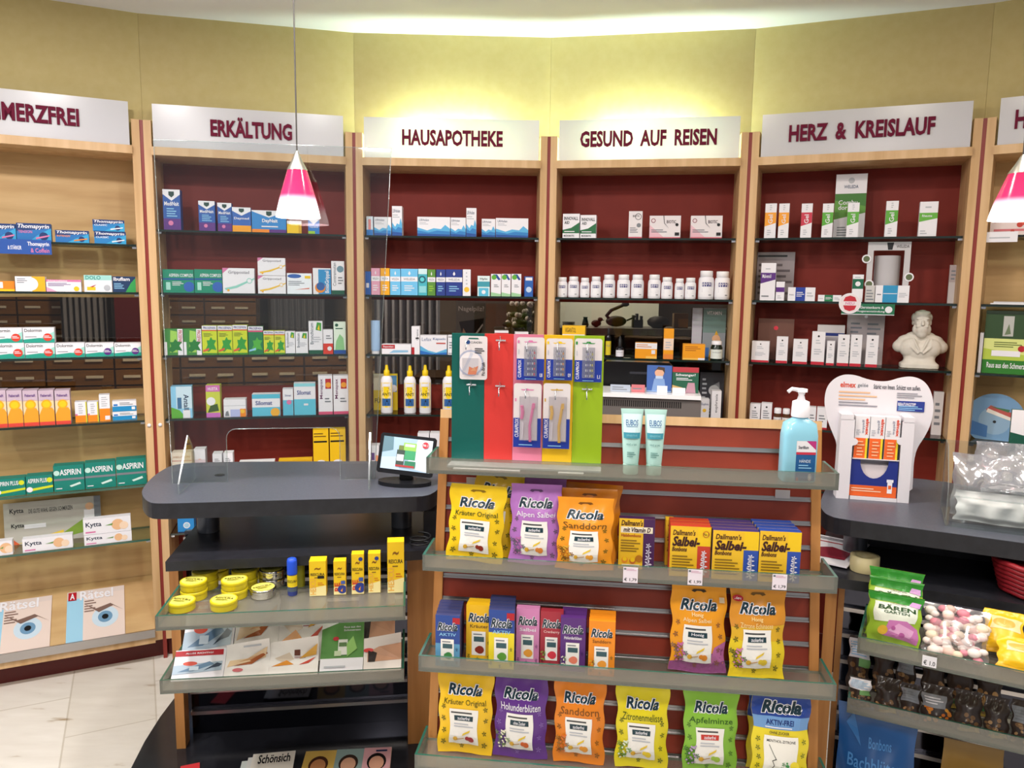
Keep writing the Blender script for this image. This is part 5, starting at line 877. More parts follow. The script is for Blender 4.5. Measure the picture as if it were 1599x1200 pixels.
# body: side panels, glossy slatwall between them, black foot
fl = Fr(at_z(283, 1170, BASE), CY); fl.o.z = 0
u_r = fl.hit(637, 1010)[0]; u_r = (at_z(637, 1147, BASE) - fl.o).dot(fl.ux)
lw = M().box(-.014, 0, BASE, .014, .05, .735, OAK); lw.v = [tuple(fl.pt(x, z, y)) for x, y, z in lw.v]; lw.build('side_panel', cnt)
rw = M().box(u_r, -.06, BASE, u_r + .34, .14, LS - .0285, OAK); rw.v = [tuple(fl.pt(x, z, y)) for x, y, z in rw.v]; rw.build('end_panel', cnt)
bk = M().box(.0145, .085, BASE, u_r - .0005, .1, LS - .0285, GLOSSK); bk.v = [tuple(fl.pt(x, z, y)) for x, y, z in bk.v]; bk.build('glossy_panel', cnt)
for z in (.2, .275, .35, .425, .5, .575, .65, .725, .8):
    a = M().box(.0146, .068, z - .006, u_r - .0006, .0845, z + .006, ALU); a.v = [tuple(fl.pt(x, zz, y)) for x, y, zz in a.v]; a.build('metal_slat', cnt)
base = [tuple(at_z(x, y, BASE))[:2] for x, y in ((205, 1199), (226, 1158), (250, 1120), (278, 1083), (310, 1050))]
p0 = Vector((*base[0], 0)); base = [(p0.x + .03, p0.y - .12), (p0.x + .12, p0.y - .3), (p0.x + .3, p0.y - .42)][::-1] + base + [(base[-1][0] + .05, base[-1][1] + .15), (-.2, 2.75), (.0, 2.6), (.05, 2.2), (-.1, 1.95)]
M().prism(base, .0, BASE - .0005, streaky('foot_laminate', '#1d1e23', '#25262b', (40, 40, 40), .16)).build('foot_plate', cnt)
# glass trays of the counter
for z, px, d, l in ((.74, ((243, 986), (633, 969)), .27, 'glass tray of the left counter with yellow tins and yellow boxes'), (.52, ((250, 1085), (631, 1065)), .27, 'lower glass tray of the left counter filled with magazines')):
    a, b = at_z(*px[0], z), at_z(*px[1], z); yaw = math.atan2(b.y - a.y, b.x - a.x); w = (b - a).length; mid = (a + b) / 2; n = Vector((-math.sin(yaw), math.cos(yaw), 0))
    if z > .6: TA = Fr(mid + n * 0 + Vector((0, 0, .0075)), yaw)
    else: TB = Fr(mid + Vector((0, 0, .0075)), yaw); TBW = w
    tray(mid + n * (d - .02) + Vector((0, 0, .0072)), yaw, w, d - .026, .032, l, .034, 0, 'glass trays on the left counter')
# tins
def tin(label, loc, r, h, c, lidc, silver, seed):
    t = thing('pastille_tin', label, 'tin', loc, R_(8) + random.Random(seed).uniform(-.5, .5), 'round tins on the left counter')
    sm = mat('#c9c7c2', .2, 1); m = M(); m.lathe([(r * .95, 0), (r * .97, .002), (r * .97, h * .62)], sm if silver else mat(c, .3), 32); m.build('tin_body', t)
    m = M(); m.lathe([(r * .985, h * .6), (r, h * .62), (r, h * .92), (r * .96, h), (r * .9, h * .985)], sm if silver else mat(c, .3), 32)
    ink(m, [O(.5, .5, .44, lidc), G('#3a3a12' if not silver else 'GY', (.3, .62), (.62, .68), (.8, .74), (.6, .64)), T('RESCURA', .14, .48, .86, .62, '#3a3a10', .02), L(.25, .3, .75, .45, 3, '#7a7a1c')], lambda x, z, k: ((x - .5) * 2 * r, (z - .5) * 2 * r, h * .985 + k * .0003)); m.build('lid', t); return t
TN = 0; WORDS = ('front', 'second', 'third', 'rearmost'); LV = ('bottom', 'second', 'third', 'top')
for col, (x, y, sv, nr) in enumerate(((284, 951, 0, 4), (350, 949, 0, 4), (411, 930, 1, 2))):
    p = at_z(x, y, .749); r = .036
    for j in range(nr):
        q = p + TA.nn * (j * (2 * r + .003)) + TA.ux * (.012 * j)
        for lv in range(j + 1):
            if lv < j - 1: continue
            zz_ = q + Vector((0, 0, (lv - max(0, j - 1)) * .0262))
            cn = ('silver', 'yellow')[not sv]; cw = ('', 'left column', 'middle column')[col + 1] if col < 2 else ''
            lab_ = '%s tin, %s row of %s on the glass tray' % (cn, WORDS[j], ('the left column', 'the middle column', 'the silver column')[col]) + ('' if j == 0 else ', upper one' if lv == j else ', lower one')
            TN += 1; tin(lab_, zz_, r, .025, '#cdbb1c', '#e2d860', sv, TN)
# roll-on stick and boxes on that tray
def onA(px, yb): return at_z(px, yb, .7485)
p = onA(457, 929); t = thing('roll_on_stick', 'small blue and yellow roll-on stick on the glass tray of the left counter', 'stick', p, CY); h = .105
m = M(); m.lathe([(.0125, 0), (.0135, .002), (.0135, .062)], '#2a3a8a', 20); sf = lambda x, z, k: ((.0137 + k * .0002) * math.sin((x - .5) * 2.8), -(.0137 + k * .0002) * math.cos((x - .5) * 2.8), .008 + z * .052); ink(m, [R(0, .35, 1, 1, '#e0c81c'), T('RESCURA', .1, .6, .9, .75, 'K'), R(.1, .1, .9, .3, '#4a5a6a')], sf); m.build('tube', t)
M().lathe([(.0142, .0625), (.0142, .098), (.012, .106), (.006, .108)], '#1f4fd0', 20).build('cap', t)
bach = lambda v: [T('~', .3, .74, .7, .82, '#8a5a12', .03, .3), T('RESCURA', .08, .58, .92, .66, 'K', .02), L(.3, .5, .7, .56, 1, '#8a6a1c'), L(.5, .3, .9, .4, 2, '#c9721c'), G('#f0e2a0', (0, 0), (1, 0), (1, .3), (0, .22))] + v
resc = [T('RE', .06, .1, .5, .36, '#c8442a', .04, rot=90), O(.7, .16, .13, '#2a3a8a'), G('#e0902a', (.55, .12), (.75, .2), (.7, .08)), R(.6, .32, .95, .42, '#3f5aa8')]
hes = [T('HESCU', .04, .04, .4, .5, '#e8b04a', .02, rot=90)]
BR5 = [(483, 509, 877, 931, bach([R(.5, .5, .9, .58, 'K')] + hes), 'yellow box left of the four others', '#f0c81c'), (521, 540, 877, 929, bach(resc), 'shorter yellow box with red and blue foot', '#f0c81c'), (549, 568, 866, 928, bach(resc + [O(.75, .88, .05, '#2a3a8a')]), 'taller yellow box with red and blue foot', '#f0c81c'), (575, 594, 865, 926, bach(hes + [O(.7, .88, .05, '#2a3a8a')]), 'narrow yellow box with pale lettering', '#f0c81c'), (605, 631, 847, 926, bach(hes), 'tallest yellow box beside the wood panel', '#f2c81c')]
for x0, x1, yt, yb, d, l, c in BR5:
    f4 = Fr(onA((x0 + x1) / 2, yb) + Vector((0, 0, .0003)), CY); u, w, h = f4.span(x0, x1, yt)
    tag(carton(w, h, w * .9, c, d).build('remedy_box', None, f4.pt(u), CY), l + ' on the glass tray of the left counter', 'box', 'yellow boxes on the left counter')
for x, y, l in ((470, 915, 'yellow bottle behind the blue roll-on stick'),):
    t = thing('small_bottle', l + ' on the glass tray', 'bottle', onA(x, y), CY); M().lathe([(.012, 0), (.012, .06), (.008, .068)], '#8a8a1c', 16).build('body', t); M().lathe([(.0085, .0685), (.0085, .085)], '#2a3a2a', 14).build('cap', t)
# magazines in the lower tray: rear row and front row, leaning back
MG = [('grey and red magazine with medical instruments', 'W', [R(0, .8, .95, .97, 'RD'), T('ALLES RICHTIG?', .2, .86, .75, .91, 'W', .02), G('#a9bccc', (0, .2), (.95, .3), (.95, .6), (0, .5)), O(.32, .55, (.14, .07), '#d8503a'), G('#5f7f9c', (.1, .28), (.4, .3), (.8, .5), (.7, .6), (.3, .4))] + [G('#2f3f55', (.6, .3), (.85, .55), (.95, .5), (.9, .42), (.75, .38)), R(.32, .32, .5, .45, '#c9d9e4')]),
      ('white magazine with hands and pasta', '#efeae6', [G('#e6c7a0', (.05, .35), (.9, .6), (.95, .85), (.5, .6), (.1, .55)), G('#a85a2a', (.2, .38), (.6, .42), (.95, .7), (.9, .75), (.5, .5)), O(.3, .25, (.12, .06), '#d8737a'), G('#d9a87a', (.3, .5), (.8, .7), (.7, .55)), L(.4, .86, .9, .95, 1, 'G')]),
      ('white magazine with honey candies', '#efeae6', [G('#d9c7b4', (.1, .55), (.4, .7), (.5, .5), (.3, .4)), G('#e0902a', (.05, .3), (.5, .34), (.35, .48)), G('#c8402a', (.6, .32), (.95, .55), (.8, .36)), R(.5, .6, .62, .75, '#6a3a2a'), L(.5, .52, .75, .58, 2, '#8a2a3a'), G('#e8b04a', (.6, .5), (.98, .85), (.95, .6))]),
      ('green and white magazine with a medicine box', '#4f8a3a', [R(0, 0, 1, .28, 'W'), G('#eef2ea', (0, .85), (.5, 1), (0, 1)), T('Raus aus den', .52, .86, .92, .9, 'W'), T('Schmerzen', .52, .8, .92, .84, 'W'), O(.34, .66, (.07, .04), '#c8303a'), R(.4, .34, .62, .64, '#e6e8e0'), R(.32, .32, .48, .42, '#c9d9b4'), G('#8fc06a', (.62, .3), (.85, .45), (.75, .7), (.6, .55)), R(.42, .5, .6, .58, '#5a7a4a'), L(.1, .08, .7, .16, 1, 'G')]),
      ('white magazine with a close-up eye', '#e9e0da', [G('#c9987a', (.1, .3), (1, .35), (1, .8), (.4, .75), (.1, .6)), G('#2a1f1c', (.12, .3), (.3, .3), (.36, .62), (.12, .72)), O(.74, .56, (.13, .05), '#f0e6e0'), O(.74, .56, (.06, .05), '#3a3a3a'), G('#3a2a22', (.5, .7), (.95, .78), (.95, .74), (.55, .64)), O(.12, .66, (.14, .06), '#d8403a')])]
SPX = [(272, 350), (352, 420), (421, 496), (500, 566), (568, 626)]
TOPY = [(1016, 980), (1010, 976), (1006, 976), (972, 966), (1000, 972)]
for (l, c, d), (x0, x1), (yt, yr) in zip(MG, SPX, TOPY):
    for row, off, lean in ((0, .03, 48), (1, .11, 40)):
        if row == 1 and l[:5] == 'green': continue
        f5 = Fr(TB.pt(0, .012, off), TB.yaw, R_(lean)); xm = (x0 + x1) / 2 + ((12 if x1 < 600 else -10) if row else 0); u = f5.hit(xm, 1040 - row * 20)[0]; w = f5.hit(x1, 1040)[0] - f5.hit(x0, 1040)[0]
        h = min(f5.hit(xm, yt)[1], .27) if row == 0 else .19
        tag(magazine(w * 1.02, h, f5.pt(u, .0), TB.yaw, -R_(lean), d, c, .006, 'magazine', .12 if l[0] == 'w' else .02), (l + (' at the front of the lower glass tray' if row == 0 else ' in the row behind, under the upper tray')), 'magazine', 'magazines on the lower glass tray')
# magazines on the foot plate
face = lambda c, sk, hair, x0, x1: [R(x0, 0, x1, 1, c), O((x0 + x1) / 2, .5, (.11, .3), hair), O((x0 + x1) / 2, .45, (.085, .24), sk), G('#e9e6e2', ((x0 + x1) / 2 - .12, 0), ((x0 + x1) / 2 + .12, 0), ((x0 + x1) / 2, .24))]
three = face('#d9b45a', '#c98a5a', '#4a2a1c', 0, .36) + face('#8fa8a4', '#d9a88a', '#3a2a22', .36, .68) + face('#dfaab0', '#d9a48a', '#1f1a1a', .68, 1) + [R(.82, .84, .95, .9, '#1d2f55')]
sch = [R(0, .0, 1, .5, '#f0b83a'), T('Schönsich', .15, .72, .9, .95, 'K', .02), G('#e88a2a', (.1, .1), (.9, .3), (.8, .5), (.2, .3))]
for i, (x0, x1, yt, c, d, l) in enumerate(((478, 612, 1174, '#d9b45a', three, 'folder with three portraits on yellow, grey and pink'), (396, 462, 1184, '#efe9dc', sch, 'upper magazine of the fanned stack with black title'), (388, 448, 1187, '#e6e6e0', sch, 'middle magazine of the fanned stack with black title'), (378, 440, 1191, '#dfe6e0', sch, 'lowest magazine of the fanned stack with black title'), (282, 312, 1197, '#c8343a', [R(.1, .1, .9, .5, '#e8a0a8')], 'red leaflet beside the wooden leg'))):
    a, b = at_z(x0, yt + 2, BASE), at_z(x1, yt - 4, BASE); zz_ = BASE + (.0135, .008, .0045, .001)[min(i, 4) - 1] if i in (1, 2, 3) else BASE + .001
    w = (b - a).length; yw = math.atan2(b.y - a.y, b.x - a.x); n = Vector((-math.sin(yw), math.cos(yw), 0)); h = .15 if i == 0 else .2
    o = magazine(w, h, Vector(((a.x + b.x) / 2, (a.y + b.y) / 2, zz_ + .003)) - n * h, yw, -R_(90), d, c, .003, 'magazine'); tag(o, l + ' on the black foot plate', 'magazine', 'magazines on the black foot plate')
# acrylic screen on the counter
A0 = at_z(301, 755, CT); A1 = at_z(573, 749, CT); ya = math.atan2(A1.y - A0.y, A1.x - A0.x); fa = Fr(A0 + Vector((0, 0, .0015)), ya)
hx = lambda x, y: fa.hit(x, y)
tl, tr = hx(240, 222), hx(611, 229); c0, c1 = hx(355, 720)[0], hx(531, 720)[0]; ch = hx(440, 669)[1]; H = (tl[1] + tr[1]) / 2; x0, x1 = hx(262, 755)[0], hx(585, 749)[0]; rr = .03
x0 = (tl[0] + x0) / 2; x1 = (tr[0] + x1) / 2
P = [(tl[0], H), (hx(270, 757)[0], 0), (c0, 0), (c0, ch - rr)] + [(c0 + rr - rr * math.cos(a * math.pi / 8), ch - rr + rr * math.sin(a * math.pi / 8)) for a in range(1, 5)] + [(c1 - rr + rr * math.sin(a * math.pi / 8), ch - rr + rr * math.cos(a * math.pi / 8)) for a in range(0, 5)] + [(c1, 0), (hx(585, 749)[0], 0), (tr[0], H)]
t = thing('acrylic_screen', 'tall clear acrylic screen with a pass-through standing on the left counter', 'protective screen', fa.o, ya)
m = M(); n = len(P)
va = [(x, -.002, z) for x, z in P]; vb = [(x, .002, z) for x, z in P]
import mathutils.geometry as mg
tri = mg.tessellate_polygon([[Vector((x, z, 0)) for x, z in P]])
m.add(va, tri, PLEXI); m.add(vb, tri, PLEXI); m.add(va + vb, [(j, (j + 1) % n, n + (j + 1) % n, n + j) for j in range(n)], PLEXE); o = m.build('acrylic_pane', t)
m = M(); m.tube([(x, -.0022, z) for x, z in P + P[:1]], .0013, PLEXE, 5); m.build('polished_edge', o)
for u_, s in ((hx(301, 755)[0] - .005, 1), (hx(579, 749)[0], 1)):
    Q = [(-.135, 0), (-.135, .03), (-.02, .155), (.02, .12), (.045, .085), (.045, .0)]
    M().prism(Q, u_ - .0025 + (.0 if u_ < .3 else .0), u_ + .0025, PLEXI, PLEXE, T=lambda y, z, x: (x, y if abs(y) > .0021 else y, z)).build('acrylic_foot', t)
tag(M().lathe([(.016, 0), (.016, .0008)], 'K', 16).build('coin', None, at_z(343, 743, CT) + Vector((0, 0, .0014)), 0), 'small dark disc lying on the left counter top', 'disc')
# customer tablet
pb = at_z(632, 757, CT); t = thing('customer_display', 'small black tablet display showing a green medicine box on the left counter', 'display screen', pb + Vector((0, 0, .0014)), R_(-7))
M().prism([(.1 * math.cos(a * math.pi / 12) * 0.85, .048 * math.sin(a * math.pi / 12)) for a in range(24)], 0, .012, mat('#15161a', .35)).build('stand_base', t)
M().box(-.02, .012, .0121, .02, .03, .07, mat('#15161a', .35)).build('stand_neck', t)
f6 = Fr(pb + Vector((0, 0, .0)), R_(-7), R_(14)); TWd, THt = .178, .125
ms = M(); ms.prism([(x, z) for x, z in ((-TWd / 2 + .006, 0), (TWd / 2 - .006, 0), (TWd / 2, .006), (TWd / 2, THt - .006), (TWd / 2 - .006, THt), (-TWd / 2 + .006, THt), (-TWd / 2, THt - .006), (-TWd / 2, .006))], 0, .012, mat('#121318', .3), T=lambda x, z, y: (x, y, z)); b = ms.build('screen_frame', t); b.location = (0, -.012, .032); b.rotation_euler = (-R_(14), R_(4.5), 0)
m = M(); E_ = lambda c, s=.25: emis('screen_' + c, NAMED.get(c, c), s)
m.box(-TWd / 2 + .011, -.0008, .014, TWd / 2 - .009, -.0002, THt - .01, E_('#7f9fb8'), front=E_('#9db8cf'))
ink(m, [G(E_('#cfdde8'), (.5, .1), (1, 0), (1, 1), (.7, 1)), G(E_('#5f7f8c'), (0, .5), (.22, .6), (.2, 1), (0, 1)), G(E_('#b4c9da'), (0, 0), (.4, 0), (.3, .4), (0, .35)), R(.42, .34, .68, .86, E_('#3f9a6a')), R(.42, .62, .68, .86, E_('#8fc05a')), R(.45, .74, .65, .82, E_('#d9e8d0')), R(.3, .12, .46, .62, E_('#3a4a44')), R(.33, .62, .43, .76, E_('#6a7a3a')), R(.31, .28, .45, .48, E_('#d9dfe0')), R(.48, .1, .7, .3, E_('#2f7a5a')), R(.3, .1, .68, .16, E_('#a83a3a')), O(.86, .84, .1, E_('#c0303f')), T('Nr.1', .81, .8, .91, .88, E_('#f0e6e6'), .02)],
    lambda x, z, k: (-TWd / 2 + .011 + x * (TWd - .02), -.0009 - k * .0002, .014 + z * (THt - .024)), 1.5); s_ = m.build('screen', b)
p = at_z(664, 846, LS); tag(M().box(-.03, -.02, 0, .04, .06, .085, mat('#1b1c21', .4)).build('card_terminal', None, p + Vector((.02, .05, .001)), CY), 'black terminal box under the left counter top beside the stand', 'terminal')
p = at_z(668, 853, LS); m = M(); m.tube([((.034 - .001 * a / 6) * math.cos(a * .5), (.03) * math.sin(a * .5), .004 + .0011 * a) for a in range(30)], .0028, mat('#101114', .5), 6); tag(m.build('cable', None, p + Vector((-.02, -.01, .001)), 0), 'coiled black cable on the black shelf of the left counter', 'cable')
# ------------------------------------------------------------------ right service counter
RCY = R_(-24)
top = slab([(1280, 788), (1283, 796), (1290, 804), (1308, 811), (1450, 829), (1599, 849), (1700, 864), (1760, 800), (1580, 770), (1420, 745), (1310, 748), (1288, 765)], CT, 0, 0)
rc = thing('service_counter', 'right sales counter carrying the tooth-shaped display and the acrylic bin', 'counter', (0, 0, 0), 0, 'service counters')
M().prism(top, CT - .045, CT, BLACK).build('countertop_core', rc); M().prism(top, CT + .0001, CT + .0012, TOPGREY).build('countertop_laminate', rc)
low = slab([(1275, 897), (1305, 903), (1440, 921), (1599, 945), (1720, 962), (1760, 880), (1500, 842), (1290, 830)], LS, 0, 0)
M().prism(low, LS - .028, LS, BLACK).build('lower_shelf', rc)
p = at_z(1339, 868, LS); M().lathe([(.033, LS + .0005), (.033, CT - .0455)], GREYP, 28, p.x, p.y + .02).build('column', rc)
fr_ = Fr(at_y(1312, 1000, 1.98), RCY); fr_.o.z = 0
def rbox(u0, v0, z0, u1, v1, z1, m_, nm):
    q = M().box(u0, v0, z0, u1, v1, z1, m_); q.v = [tuple(fr_.pt(x, z, y)) for x, y, z in q.v]; return q.build(nm, rc)
rbox(-.045, .06, .02, -.015, .3, LS - .0285, OAK, 'end_panel'); rbox(-.012, .1, .02, .004, .3, LS - .0285, OAK, 'side_panel'); rbox(.0045, .2, .02, .9, .215, LS - .0285, GLOSSK, 'glossy_panel'); rbox(.0, .34, LS + .0005, .9, .36, CT - .0455, BLACK, 'rear_panel')
for z in (.3, .38, .46, .54, .62, .7): rbox(.005, .184, z - .006, .9, .1995, z + .006, ALU, 'metal_slat')
M().prism([(p.x, p.y) for p in (fr_.pt(-.2, 0, -.3), fr_.pt(.95, 0, -.3), fr_.pt(.95, 0, .4), fr_.pt(-.2, 0, .4))], 0, .0195, BLACK).build('foot_plate', rc)
for z, px, d, l, w_ in ((.74, ((1338, 1020), (1599, 1078)), .25, 'glass tray of the right counter with sweets bags', .75), (.52, ((1322, 1113), (1599, 1180)), .22, 'lower glass tray of the right counter filled with dark nut packs', .75)):
    a, b = at_z(*px[0], z), at_z(*px[1], z); yaw = math.atan2(b.y - a.y, b.x - a.x); n = Vector((-math.sin(yaw), math.cos(yaw), 0)); F_ = Fr(a + Vector((0, 0, .0075)), yaw)
    if z > .6: RA = F_
    else: RB = F_
    tray(F_.pt(w_ / 2, 0, d - .02), yaw, w_, d - .026, .034, l, .036, 0, 'glass trays on the right counter')
RDY = RA.yaw
# sweets
def rbag(F_, off, lean, x0, x1, yt, base, deco, lab, seed, th=.014, h=None, turn=0, name='candy_bag', up=.001, **kw):
    f7 = Fr(F_.pt(0, up, off), F_.yaw, R_(lean)); u, w, hh = f7.span(x0, x1, yt)
    return tag(bag(w, h or hh, th, base, deco, seed, **kw).build(name, None, f7.pt(u), F_.yaw + R_(turn), -R_(lean)), lab, 'candy bag', 'sweets bags on the right counter')
gar = [R(0, .84, 1, 1, '#2f8a2a'), G('#3f9a3a', (0, .86), (1, .86), (1, .78), (.5, .84)), G('#e9efe0', (.1, .45), (.9, .5), (.95, .82), (.1, .82)), T('ORIGINAL', .4, .8, .72, .83, '#7a7a6a'), T('BÄREN', .18, .69, .9, .79, '#1f4a1c', .04), T('GARTEN', .3, .63, .78, .68, '#1f4a1c', .03), G('#c87ab4', (.3, .2), (.95, .1), (.97, .4), (.75, .52), (.4, .5)), G('#e0a8d0', (.4, .3), (.8, .2), (.9, .36), (.6, .46)), G('#d9a8e0', (.76, .82), (.97, .8), (.97, .89), (.8, .9)), O(.3, .3, .09, '#e0b43a'), O(.66, .24, .05, '#b45a9a'), O(.5, .36, .04, '#b45a9a')]
for j, (off, yt, l) in enumerate(((.13, 890, 'rearmost green garden candy bag'), (.1, 905, 'middle green garden candy bag'), (.06, 928, 'front green garden candy bag'))):
    rbag(RA, off, 14, 1354, 1440, yt, '#9fc43a', gar, l + ' on the glass tray of the right counter', 40 + j)
# clear bag of foam sweets lying back in the tray
f8 = Fr(RA.pt(0, .004, .045), RA.yaw, R_(52)); u, w, h = f8.span(1440, 1545, 948)
t = thing('foam_sweets_bag', 'clear bag of pale pink and white foam sweets on the right counter tray', 'candy bag', f8.pt(u), RA.yaw, 'sweets bags on the right counter', -R_(52)); rn = random.Random(5)
m = M(); cols = ['#efe2dc', '#e9d0cc', '#e2c0b4', '#f0e6e0', '#d98a9a', '#ead9c0']
for j in range(95):
    x, z = rn.uniform(-.43, .43) * w, rn.uniform(.06, .9) * h; m.ball((x, -.006 - rn.uniform(0, .012), z), rn.uniform(.008, .013), cols[rn.randrange(6) if rn.random() < .75 else 0], 10, (1.2, .8, .9))
o = m.build('foam_sweets', t); o['kind'] = 'stuff'
b = bag(w, h, .03, '#eeeeee', [], 77); b.mt = [FILM]; b.i = [0] * len(b.i); b.build('clear_bag', t)
yel = [G('#f4d9a0', (.15, .5), (.9, .5), (.95, .8), (.2, .85)), O(.5, .66, (.3, .12), '#f0b45a'), R(0, .0, 1, .1, '#d9a81c'), O(.8, .2, .05, '#5f9a4a')]
rbag(RA, .04, 52, 1556, 1640, 998, '#eebc1c', yel, 'front yellow sweets bag on the glass tray of the right counter', 51, up=.014)
rbag(RA, .12, 50, 1535, 1600, 957, '#eebc1c', yel, 'rear yellow sweets bag on the glass tray of the right counter', 52, h=.12, up=.014)
f9 = Fr(RA.pt(0, 0, -.0065), RA.yaw); a, b = f9.hit(1440, 1032)[0], f9.hit(1463, 1032)[0]
tag(carton(b - a, .026, .001, 'W', [T('€ 1.0', .1, .15, .9, .6, 'K', .015)]).build('price_tag', None, f9.pt((a + b) / 2, f9.hit(1450, 1042)[1] if f9.hit(1450, 1042)[1] > -.01 else 0), RA.yaw), 'white price tag on the lip of the right counter tray', 'price tag')
# nut packs in the lower right tray
NP = [(1324, 1361, 1058, 'with white and green label, front row', 0), (1366, 1404, 1058, 'second in the front row', 1), (1405, 1438, 1068, 'third in the front row, grey label', 2), (1438, 1488, 1070, 'fourth in the front row, with orange pieces', 3), (1490, 1534, 1078, 'fifth in the front row', 1), (1536, 1576, 1088, 'sixth in the front row', 1), (1578, 1622, 1095, 'cut by the right edge, front row', 2)]
def nutpack(F_, off, lean, x0, x1, yt, kd, lab, seed, h=None):
    f7 = Fr(F_.pt(0, .001, off), F_.yaw, R_(lean)); u, w, hh = f7.span(x0, x1, yt); h = h or hh; rn = random.Random(seed)
    d = [[R(.02, .58, .98, .95, 'W'), R(.5, .42, .98, .58, '#7ab06a'), L(.1, .62, .9, .9, 6, 'LB')], [R(.2, .02, .95, .14, '#b49a4a'), R(.2, .1, .6, .2, '#3f8a4a')], [R(.05, .48, .9, .85, '#8a8e96'), L(.1, .52, .8, .8, 4, 'GY')], [R(.0, .42, .8, .75, '#8f9298'), L(.1, .5, .7, .7, 3, 'W')]][kd]
    pieces = [('H', [O(rn.uniform(.1, .9), rn.uniform(.04, .45), rn.uniform(.03, .055), (['#7a5a3a', '#8a6a4a', '#5a3f2a', '#a8845a'] if kd != 3 else ['#d9822a', '#e0a03a', '#c86a1c', '#d9922a'])[rn.randrange(4)]) for _ in range(16)])]
    return tag(bag(w, h, .012, '#3a2f2a', pieces + d, seed, .2).build('nut_pack', None, f7.pt(u), F_.yaw, -R_(lean)), lab, 'snack pack', 'dark snack packs on the right counter')
for j, (x0, x1, yt, l, kd) in enumerate(NP): nutpack(RB, .025, 25, x0, x1, yt, kd, 'dark nut pack ' + l + ' on the lower right tray', 60 + j)
for j, (x0, x1, l) in enumerate(((1322, 1358, 'first in the rear row, white label'), (1362, 1396, 'second in the rear row'), (1398, 1430, 'third in the rear row'), (1438, 1476, 'fourth in the rear row'), (1478, 1520, 'fifth in the rear row'), (1524, 1566, 'sixth in the rear row'))):
    nutpack(RB, .13, 20, x0, x1, 1030, 0 if j == 0 else 2 if j == 2 else 1, 'dark nut pack ' + l + ' of the lower right tray', 70 + j, h=.14)
# big blue bag and other bags at the bottom
RC_ = Fr(fr_.pt(0, .02, -.1), RCY)
f7 = Fr(RC_.o, RCY, R_(6)); u, w, h = f7.span(1300, 1425, 1105)
tag(bag(w, h, .05, '#1d4f8a', [T('Bachblüten', .14, .7, .84, .76, '#4a86c4', .01), T('Bonbons', .4, .8, .7, .85, '#4a86c4', .01), R(.2, .5, .5, .66, '#b03a3a'), R(.5, .5, .8, .66, '#d9d0b4'), G('#2f6aa8', (.1, .9), (.3, .8), (.2, .96))], 81, .25).build('candy_bag', None, f7.pt(u), RCY, -R_(6)), 'large blue bag standing below the lower right tray', 'bag')
f7 = Fr(RC_.pt(0, 0, .02), RCY, R_(6)); u, w, h = f7.span(1462, 1560, 1160)
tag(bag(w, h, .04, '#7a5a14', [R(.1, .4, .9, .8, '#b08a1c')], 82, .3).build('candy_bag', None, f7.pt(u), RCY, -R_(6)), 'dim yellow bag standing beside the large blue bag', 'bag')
# things on the lower shelf of the right counter
pm = at_z(1300, 868, LS); tag(magazine(.2, .25, pm + Vector((-.09, -.06, .010)), R_(-38), -R_(90), [R(0, .75, 1, .78, 'RD'), G('#8a2a3a', (.3, .15), (.9, .2), (.9, .5), (.6, .6), (.35, .45)), L(.1, .85, .9, .95, 2)], '#e2dfe4', .004), 'white magazine with a red picture under the right counter', 'magazine')
pr = at_z(1357, 897, LS); m = M(); R0, R1 = .038, .022
m.lathe([(R0, 0), (R0, .042), (R1, .042), (R1, 0), (R0, 0)], '#b4a97e', 28, cap=False); tag(m.build('tape_roll', None, pr + Vector((0, .03, .001)), 0), 'cream tape roll on the lower shelf of the right counter', 'tape roll')
pk = at_z(1622, 935, LS); t = thing('wicker_basket', 'red basket on the lower shelf of the right counter, cut by the edge', 'basket', pk + Vector((.02, .03, .001)), 0)
m = M(); 
for j in range(7): z = .0095 + j * .0125; r = .085 + j * .0035; m.tube([(r * math.cos(a * math.pi / 12), r * math.sin(a * math.pi / 12), z + .002 * math.sin(a * 2.5 * math.pi)) for a in range(6, 31)], .0075, '#8e1c26', 6)
m.lathe([(.08, 0), (.084, .004), (.106, .085)], '#7a1a22', 24); m.build('basket_weave', t); b = bag(.14, .04, .03, '#dddddd', [], 90); b.mt = [FILM]; b.i = [0] * len(b.i); b.build('clear_lining', t, (0, -.02, .045))
# ------------------------------------------------------------------ tooth-shaped display
pE = at_z(1362, 783, CT); EY = R_(-14); fe = Fr(pE + Vector((0, 0, .0014)), EY)
t = thing('tooth_display', 'white tooth-shaped cardboard display with orange and white toothpaste boxes on the right counter', 'display stand', fe.o, EY)
fb = Fr(fe.pt(0, 0, .05), EY); TP = [(1304, 770), (1303, 735), (1307, 705), (1306, 690), (1298, 672), (1290, 650), (1287, 625), (1291, 605), (1302, 592), (1318, 585), (1336, 586), (1352, 592), (1370, 596), (1388, 596), (1406, 590), (1424, 588), (1440, 593), (1451, 605), (1457, 622), (1458, 642), (1453, 665), (1443, 684), (1432, 700), (1427, 720), (1426, 745), (1424, 775)]
Q = [fb.hit(*p) for p in TP]; Q = chaikin(Q, 2, .24); Q = [(x, max(z, 0)) for x, z in Q]
WC = mat('#d9d6dc', .5); m = M(); m.prism(Q, .05, .054, WC, T=lambda x, z, y: (x, y, z))
qx = [q[0] for q in Q]; qz = [q[1] for q in Q]; X0, X1, Z0, Z1 = min(qx), max(qx), min(qz), max(qz)
U = lambda px, py: ((fb.hit(px, py)[0] - X0) / (X1 - X0), (fb.hit(px, py)[1] - Z0) / (Z1 - Z0))
def TT(s, x0, y0, x1, y1, c, **k): a = U(x0, y1); b = U(x1, y0); return T(s, a[0], a[1], b[0], b[1], c, **k)
